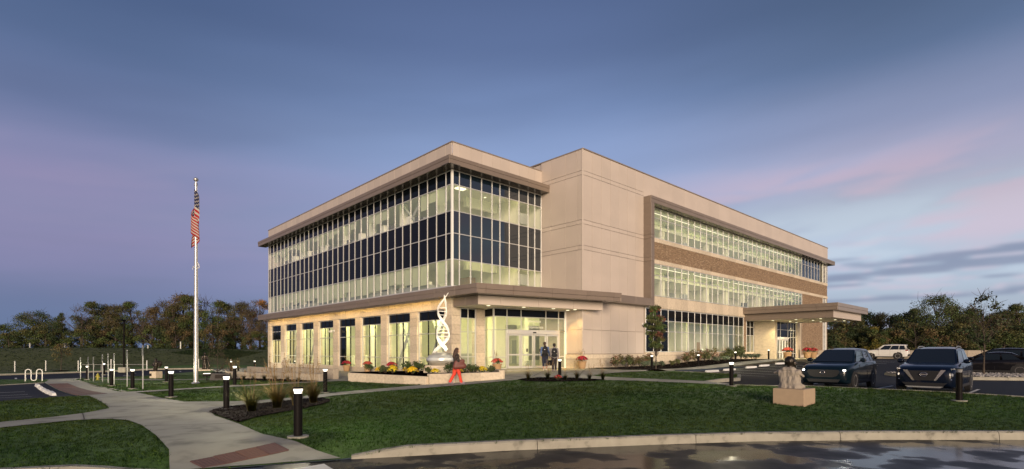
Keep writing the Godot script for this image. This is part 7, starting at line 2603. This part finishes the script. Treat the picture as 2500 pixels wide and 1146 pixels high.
func make_sculptures() -> void:
	var stone_c := grain(mat("carved_stone", lin(0.33, 0.29, 0.24), 0.85), M.t_speck, 1.6)
	# bust on its block, seen from behind
	var bu := thing("bust_sculpture", "bronze-headed bust with pale stone coat on a block, on the front lawn", "sculpture", at_ground(8.2, 15.35), asin(UD) - PI / 2)
	put("pedestal", bmesh_box(Vector3(0.84, 0.62, 0.92), 0.012), grain(mat("pedestal", lin(0.40, 0.30, 0.20), 0.85), M.t_cloud, 0.8), bu, Vector3(0, 0.14, 0))
	var coat := []
	for k in 6:
		var x := -0.19 + 0.076 * k
		coat.append([Vector3(x * 1.02, 0.47, 0.02 + 0.03 * (k % 2)), Vector3(x * 0.92 + 0.01, 0.68, 0.03), 0.115, 0.095, 1.25])
		coat.append([Vector3(x * 0.92 + 0.01, 0.68, 0.03), Vector3(x * 1.15, 0.9, 0.03), 0.095, 0.1, 1.3])
	coat.append([Vector3(0.24, 0.5, 0.1), Vector3(0.3, 0.5, -0.12), 0.08, 0.07])
	put("coat", skin(coat, 0.012, 0.05, 0.03).mesh(), stone_c, bu, Vector3(-0.11, 0, 0))
	var collar := skin([[Vector3(-0.40, 0.885, 0.05), Vector3(-0.13, 0.99, 0.04), 0.03, 0.075, 1.5], [Vector3(-0.13, 0.99, 0.04), Vector3(0.08, 0.99, 0.04), 0.08, 0.08, 1.5], [Vector3(0.08, 0.99, 0.04), Vector3(0.38, 0.81, 0.05), 0.075, 0.03, 1.5]], 0.012, 0.03, 0.014)
	put("collar", collar.mesh(), stone_c, bu, Vector3(-0.11, 0, 0))
	var head := skin([[Vector3(0.0, 1.235, 0.02), Vector3(0.02, 1.17, -0.03), 0.148, 0.125], [Vector3(0.01, 1.10, 0.01), Vector3(0.0, 0.98, 0.03), 0.085, 0.09], [Vector3(0.07, 1.12, -0.12), Vector3(0.08, 1.07, -0.12), 0.055, 0.05], [Vector3(0.12, 1.19, -0.14), Vector3(0.13, 1.15, -0.155), 0.02, 0.028], [Vector3(0.142, 1.19, 0.02), Vector3(0.14, 1.13, 0.03), 0.024, 0.02], [Vector3(-0.13, 1.19, -0.02), Vector3(-0.13, 1.13, -0.01), 0.024, 0.02]], 0.012, 0.03, 0.016)
	put("head", head.mesh(), M.bronze, bu, Vector3(-0.11, 0, 0))
	# silver double helix on a dome
	var dn := thing("helix_sculpture", "tall silver double helix ribbon rising from a dome in the planter", "sculpture", Vector3(-3.95, 0.5, -29.6), 0)
	put("plinth", bmesh_box(Vector3(1.75, 0.55, 1.75), 0.02), M.stone0, dn, Vector3(0, 0.12, 0))
	var dm := MB.new()
	dm.lathe([[0.55, 0.40], [0.74, 0.52], [0.86, 0.66], [0.83, 0.80], [0.7, 0.95], [0.5, 1.06], [0.25, 1.12], [0.0, 1.14]], 32)
	put("dome", dm.mesh(), mat("brushed", lin(0.62, 0.61, 0.55), 0.3, 0.6), dn)
	var white := mat("helix_white", lin(0.78, 0.77, 0.70), 0.45)
	var N := 90
	var ys := func(t: float) -> float: return 1.02 + 3.45 * t
	var rad := func(t: float) -> float: return lerpf(0.47, 0.17, pow(t, 0.8))
	var axis := func(t: float) -> Vector3: return Vector3(-0.06 + 0.07 * sin(t * 6.0) + 0.22 * t + 0.6 * pow(maxf(0.0, t - 0.74), 1.15), 0, 0)
	for s in 2:
		var rings := []
		for i in N + 1:
			var t := i / float(N) * (1.0 if s == 0 else 0.95)
			if s == 1:
				t = 0.06 + t * 0.94
			var a := t * TAU * 1.32 + s * PI + 3.3
			var r: float = rad.call(t)
			var p: Vector3 = axis.call(t) + Vector3(cos(a) * r, ys.call(t), sin(a) * r)
			var up := Vector3(0.0, 1, 0)
			var out := Vector3(cos(a), 0, sin(a))
			var tang := Vector3(-sin(a) * r * TAU * 1.32, 3.45, cos(a) * r * TAU * 1.32).normalized()
			var wv := out.cross(tang).normalized()
			var taper := minf(1.0, minf(t * 14.0, (1.0 - t) * 6.0) + 0.12)
			var w := lerpf(0.10, 0.045, t) * taper
			var th := 0.026
			rings.append([p - wv * w - out * th, p + wv * w - out * th, p + wv * w + out * th, p - wv * w + out * th])
		var b := MB.new()
		b.loft(rings, true, false)
		b.fan(rings[0], true)
		b.fan(rings[-1])
		put("ribbon", b.mesh(), white, dn)
	for k in 11:
		var t := 0.17 + k * 0.058
		var a := t * TAU * 1.32 + 3.3
		var r: float = rad.call(t)
		var c: Vector3 = axis.call(t) + Vector3(0, ys.call(t), 0)
		var b := MB.new()
		b.tube([c + Vector3(cos(a), 0, sin(a)) * r, c - Vector3(cos(a), 0, sin(a)) * r], [0.026, 0.026], 6)
		put("rung", b.mesh(), white, dn)
	# the two spotlights that pick it out
	for q in [[-4.9, 27.4], [-2.9, 27.9]]:
		var f := thing("spotlight", "small dark spotlight aimed at the helix, %s in the planter" % ("left one" if q[0] < -4 else "right one"), "spotlight", Vector3(q[0], 0.5, -q[1]))
		put("stake", bmesh_box(Vector3(0.03, 0.16, 0.03)), M.dark_metal, f, Vector3(0, 0.08, 0))
		var sp := MB.new()
		sp.tube([Vector3(0, 0.17, 0.06), Vector3(0, 0.26, -0.08)], [0.05, 0.065], 10)
		put("housing", sp.mesh(), M.dark_metal, f)
		var le := MB.new()
		le.tube([Vector3(0, 0.262, -0.083), Vector3(0, 0.266, -0.09)], [0.055, 0.055], 10)
		put("lamp_lens", le.mesh(), M.lens, f)
		var l := SpotLight3D.new()
		l.name = "spotlight_source"
		l.spot_angle = 34
		l.spot_range = 12
		l.spot_attenuation = 2
		l.light_size = 0.05
		l.light_energy = 7.5
		l.light_color = Color(1.0, 0.96, 0.84)
		l.shadow_enabled = true
		f.add_child(l)
		l.look_at_from_position(f.position + Vector3(0, 0.3, -0.12), Vector3(-3.95, 2.9, -29.6))
	# bronze cloaked figure on a block, far left
	var s1 := thing("statue", "dark bronze cloaked figure on a pale block, far left lawn", "statue", at_ground(-26.3, 39.0), -0.3)
	put("pedestal", bmesh_box(Vector3(0.62, 0.6, 0.55), 0.02), M.stone1, s1, Vector3(0, 0.2, 0))
	put("plaque", bmesh_box(Vector3(0.2, 0.2, 0.02)), M.bronze, s1, Vector3(-0.18, 0.25, 0.285))
	put("figure", skin([[Vector3(0, 1.38, 0), Vector3(0.03, 1.34, 0.02), 0.085, 0.075], [Vector3(0, 1.2, 0), Vector3(0, 0.95, 0), 0.13, 0.13, 0.8], [Vector3(-0.02, 0.95, 0), Vector3(-0.16, 0.55, 0.05), 0.12, 0.07], [Vector3(0.02, 0.95, 0), Vector3(0.0, 0.52, 0), 0.12, 0.08], [Vector3(-0.16, 0.54, 0.05), Vector3(-0.08, 0.52, 0.1), 0.05, 0.04], [Vector3(0.12, 1.2, 0), Vector3(0.42, 1.08, -0.05), 0.08, 0.07], [Vector3(0.42, 1.08, -0.05), Vector3(0.36, 0.85, -0.05), 0.12, 0.05, 0.5], [Vector3(0.2, 1.15, -0.06), Vector3(0.25, 0.8, -0.06), 0.12, 0.06, 0.5], [Vector3(0.42, 1.22, 0), Vector3(0.46, 1.1, 0), 0.035, 0.03], [Vector3(-0.12, 1.18, 0), Vector3(-0.22, 0.95, 0.1), 0.06, 0.045], [Vector3(-0.22, 0.95, 0.1), Vector3(0.0, 0.88, 0.16), 0.045, 0.035]], 0.018, 0.05, 0.02).mesh(), M.bronze, s1)
	# second standing figure by the service road
	var s2 := thing("statue", "dark standing statue with a child beside it, near the flagpole's right", "statue", at_ground(-31.2, 53.6), 0.2)
	put("base", bmesh_box(Vector3(1.3, 0.16, 0.9), 0.03), M.stone1, s2, Vector3(0, 0.05, 0))
	put("figure", skin([[Vector3(0, 1.74, 0), Vector3(0, 1.69, 0.03), 0.11, 0.09], [Vector3(0, 1.45, 0), Vector3(0, 1.05, 0), 0.17, 0.15, 0.8], [Vector3(0, 1.05, 0), Vector3(-0.12, 0.2, 0), 0.17, 0.13], [Vector3(0.03, 1.05, 0), Vector3(0.12, 0.2, 0.05), 0.16, 0.12], [Vector3(0.2, 1.45, 0), Vector3(0.3, 1.05, 0.1), 0.07, 0.06], [Vector3(-0.2, 1.45, 0), Vector3(-0.26, 1.1, 0.05), 0.07, 0.06], [Vector3(0.3, 1.05, 0.1), Vector3(0.36, 0.85, 0.15), 0.055, 0.05]], 0.022, 0.05, 0.02).mesh(), M.bronze, s2)
	put("child_figure", skin([[Vector3(0.42, 0.95, 0.15), Vector3(0.42, 0.91, 0.17), 0.085, 0.075], [Vector3(0.42, 0.78, 0.15), Vector3(0.42, 0.55, 0.15), 0.1, 0.1], [Vector3(0.4, 0.55, 0.15), Vector3(0.37, 0.2, 0.15), 0.09, 0.06], [Vector3(0.44, 0.55, 0.15), Vector3(0.48, 0.2, 0.18), 0.09, 0.06]], 0.022, 0.04).mesh(), M.bronze, s2)
	# pale figure with a raised arm before the windows
	var s3p := plan(-3.2, -20.5)
	var s3 := thing("statue", "pale stone figure raising one arm before the far left windows", "statue", at_ground(s3p.x, s3p.y), 0.4)
	put("base", bmesh_box(Vector3(1.0, 0.12, 0.8), 0.02), M.stone2, s3, Vector3(0, 0.05, 0))
	put("figure", skin([[Vector3(0, 1.24, 0), Vector3(0.02, 1.2, 0.03), 0.1, 0.085], [Vector3(0, 1.02, 0), Vector3(-0.05, 0.68, 0), 0.15, 0.16, 0.85], [Vector3(-0.05, 0.66, 0), Vector3(0.1, 0.5, 0.2), 0.13, 0.1], [Vector3(0.1, 0.5, 0.2), Vector3(0.05, 0.14, 0.18), 0.1, 0.08], [Vector3(-0.12, 0.62, 0), Vector3(-0.16, 0.14, 0.05), 0.13, 0.09], [Vector3(0.16, 1.02, 0), Vector3(0.36, 0.9, 0.05), 0.06, 0.05], [Vector3(0.36, 0.9, 0.05), Vector3(0.44, 1.16, 0.1), 0.05, 0.04], [Vector3(0.44, 1.16, 0.1), Vector3(0.45, 1.24, 0.1), 0.05, 0.035], [Vector3(-0.17, 1.02, 0), Vector3(-0.26, 0.72, 0.05), 0.06, 0.05]], 0.02, 0.05, 0.02).mesh(), mat("statue_stone", lin(0.34, 0.30, 0.24), 0.8), s3)
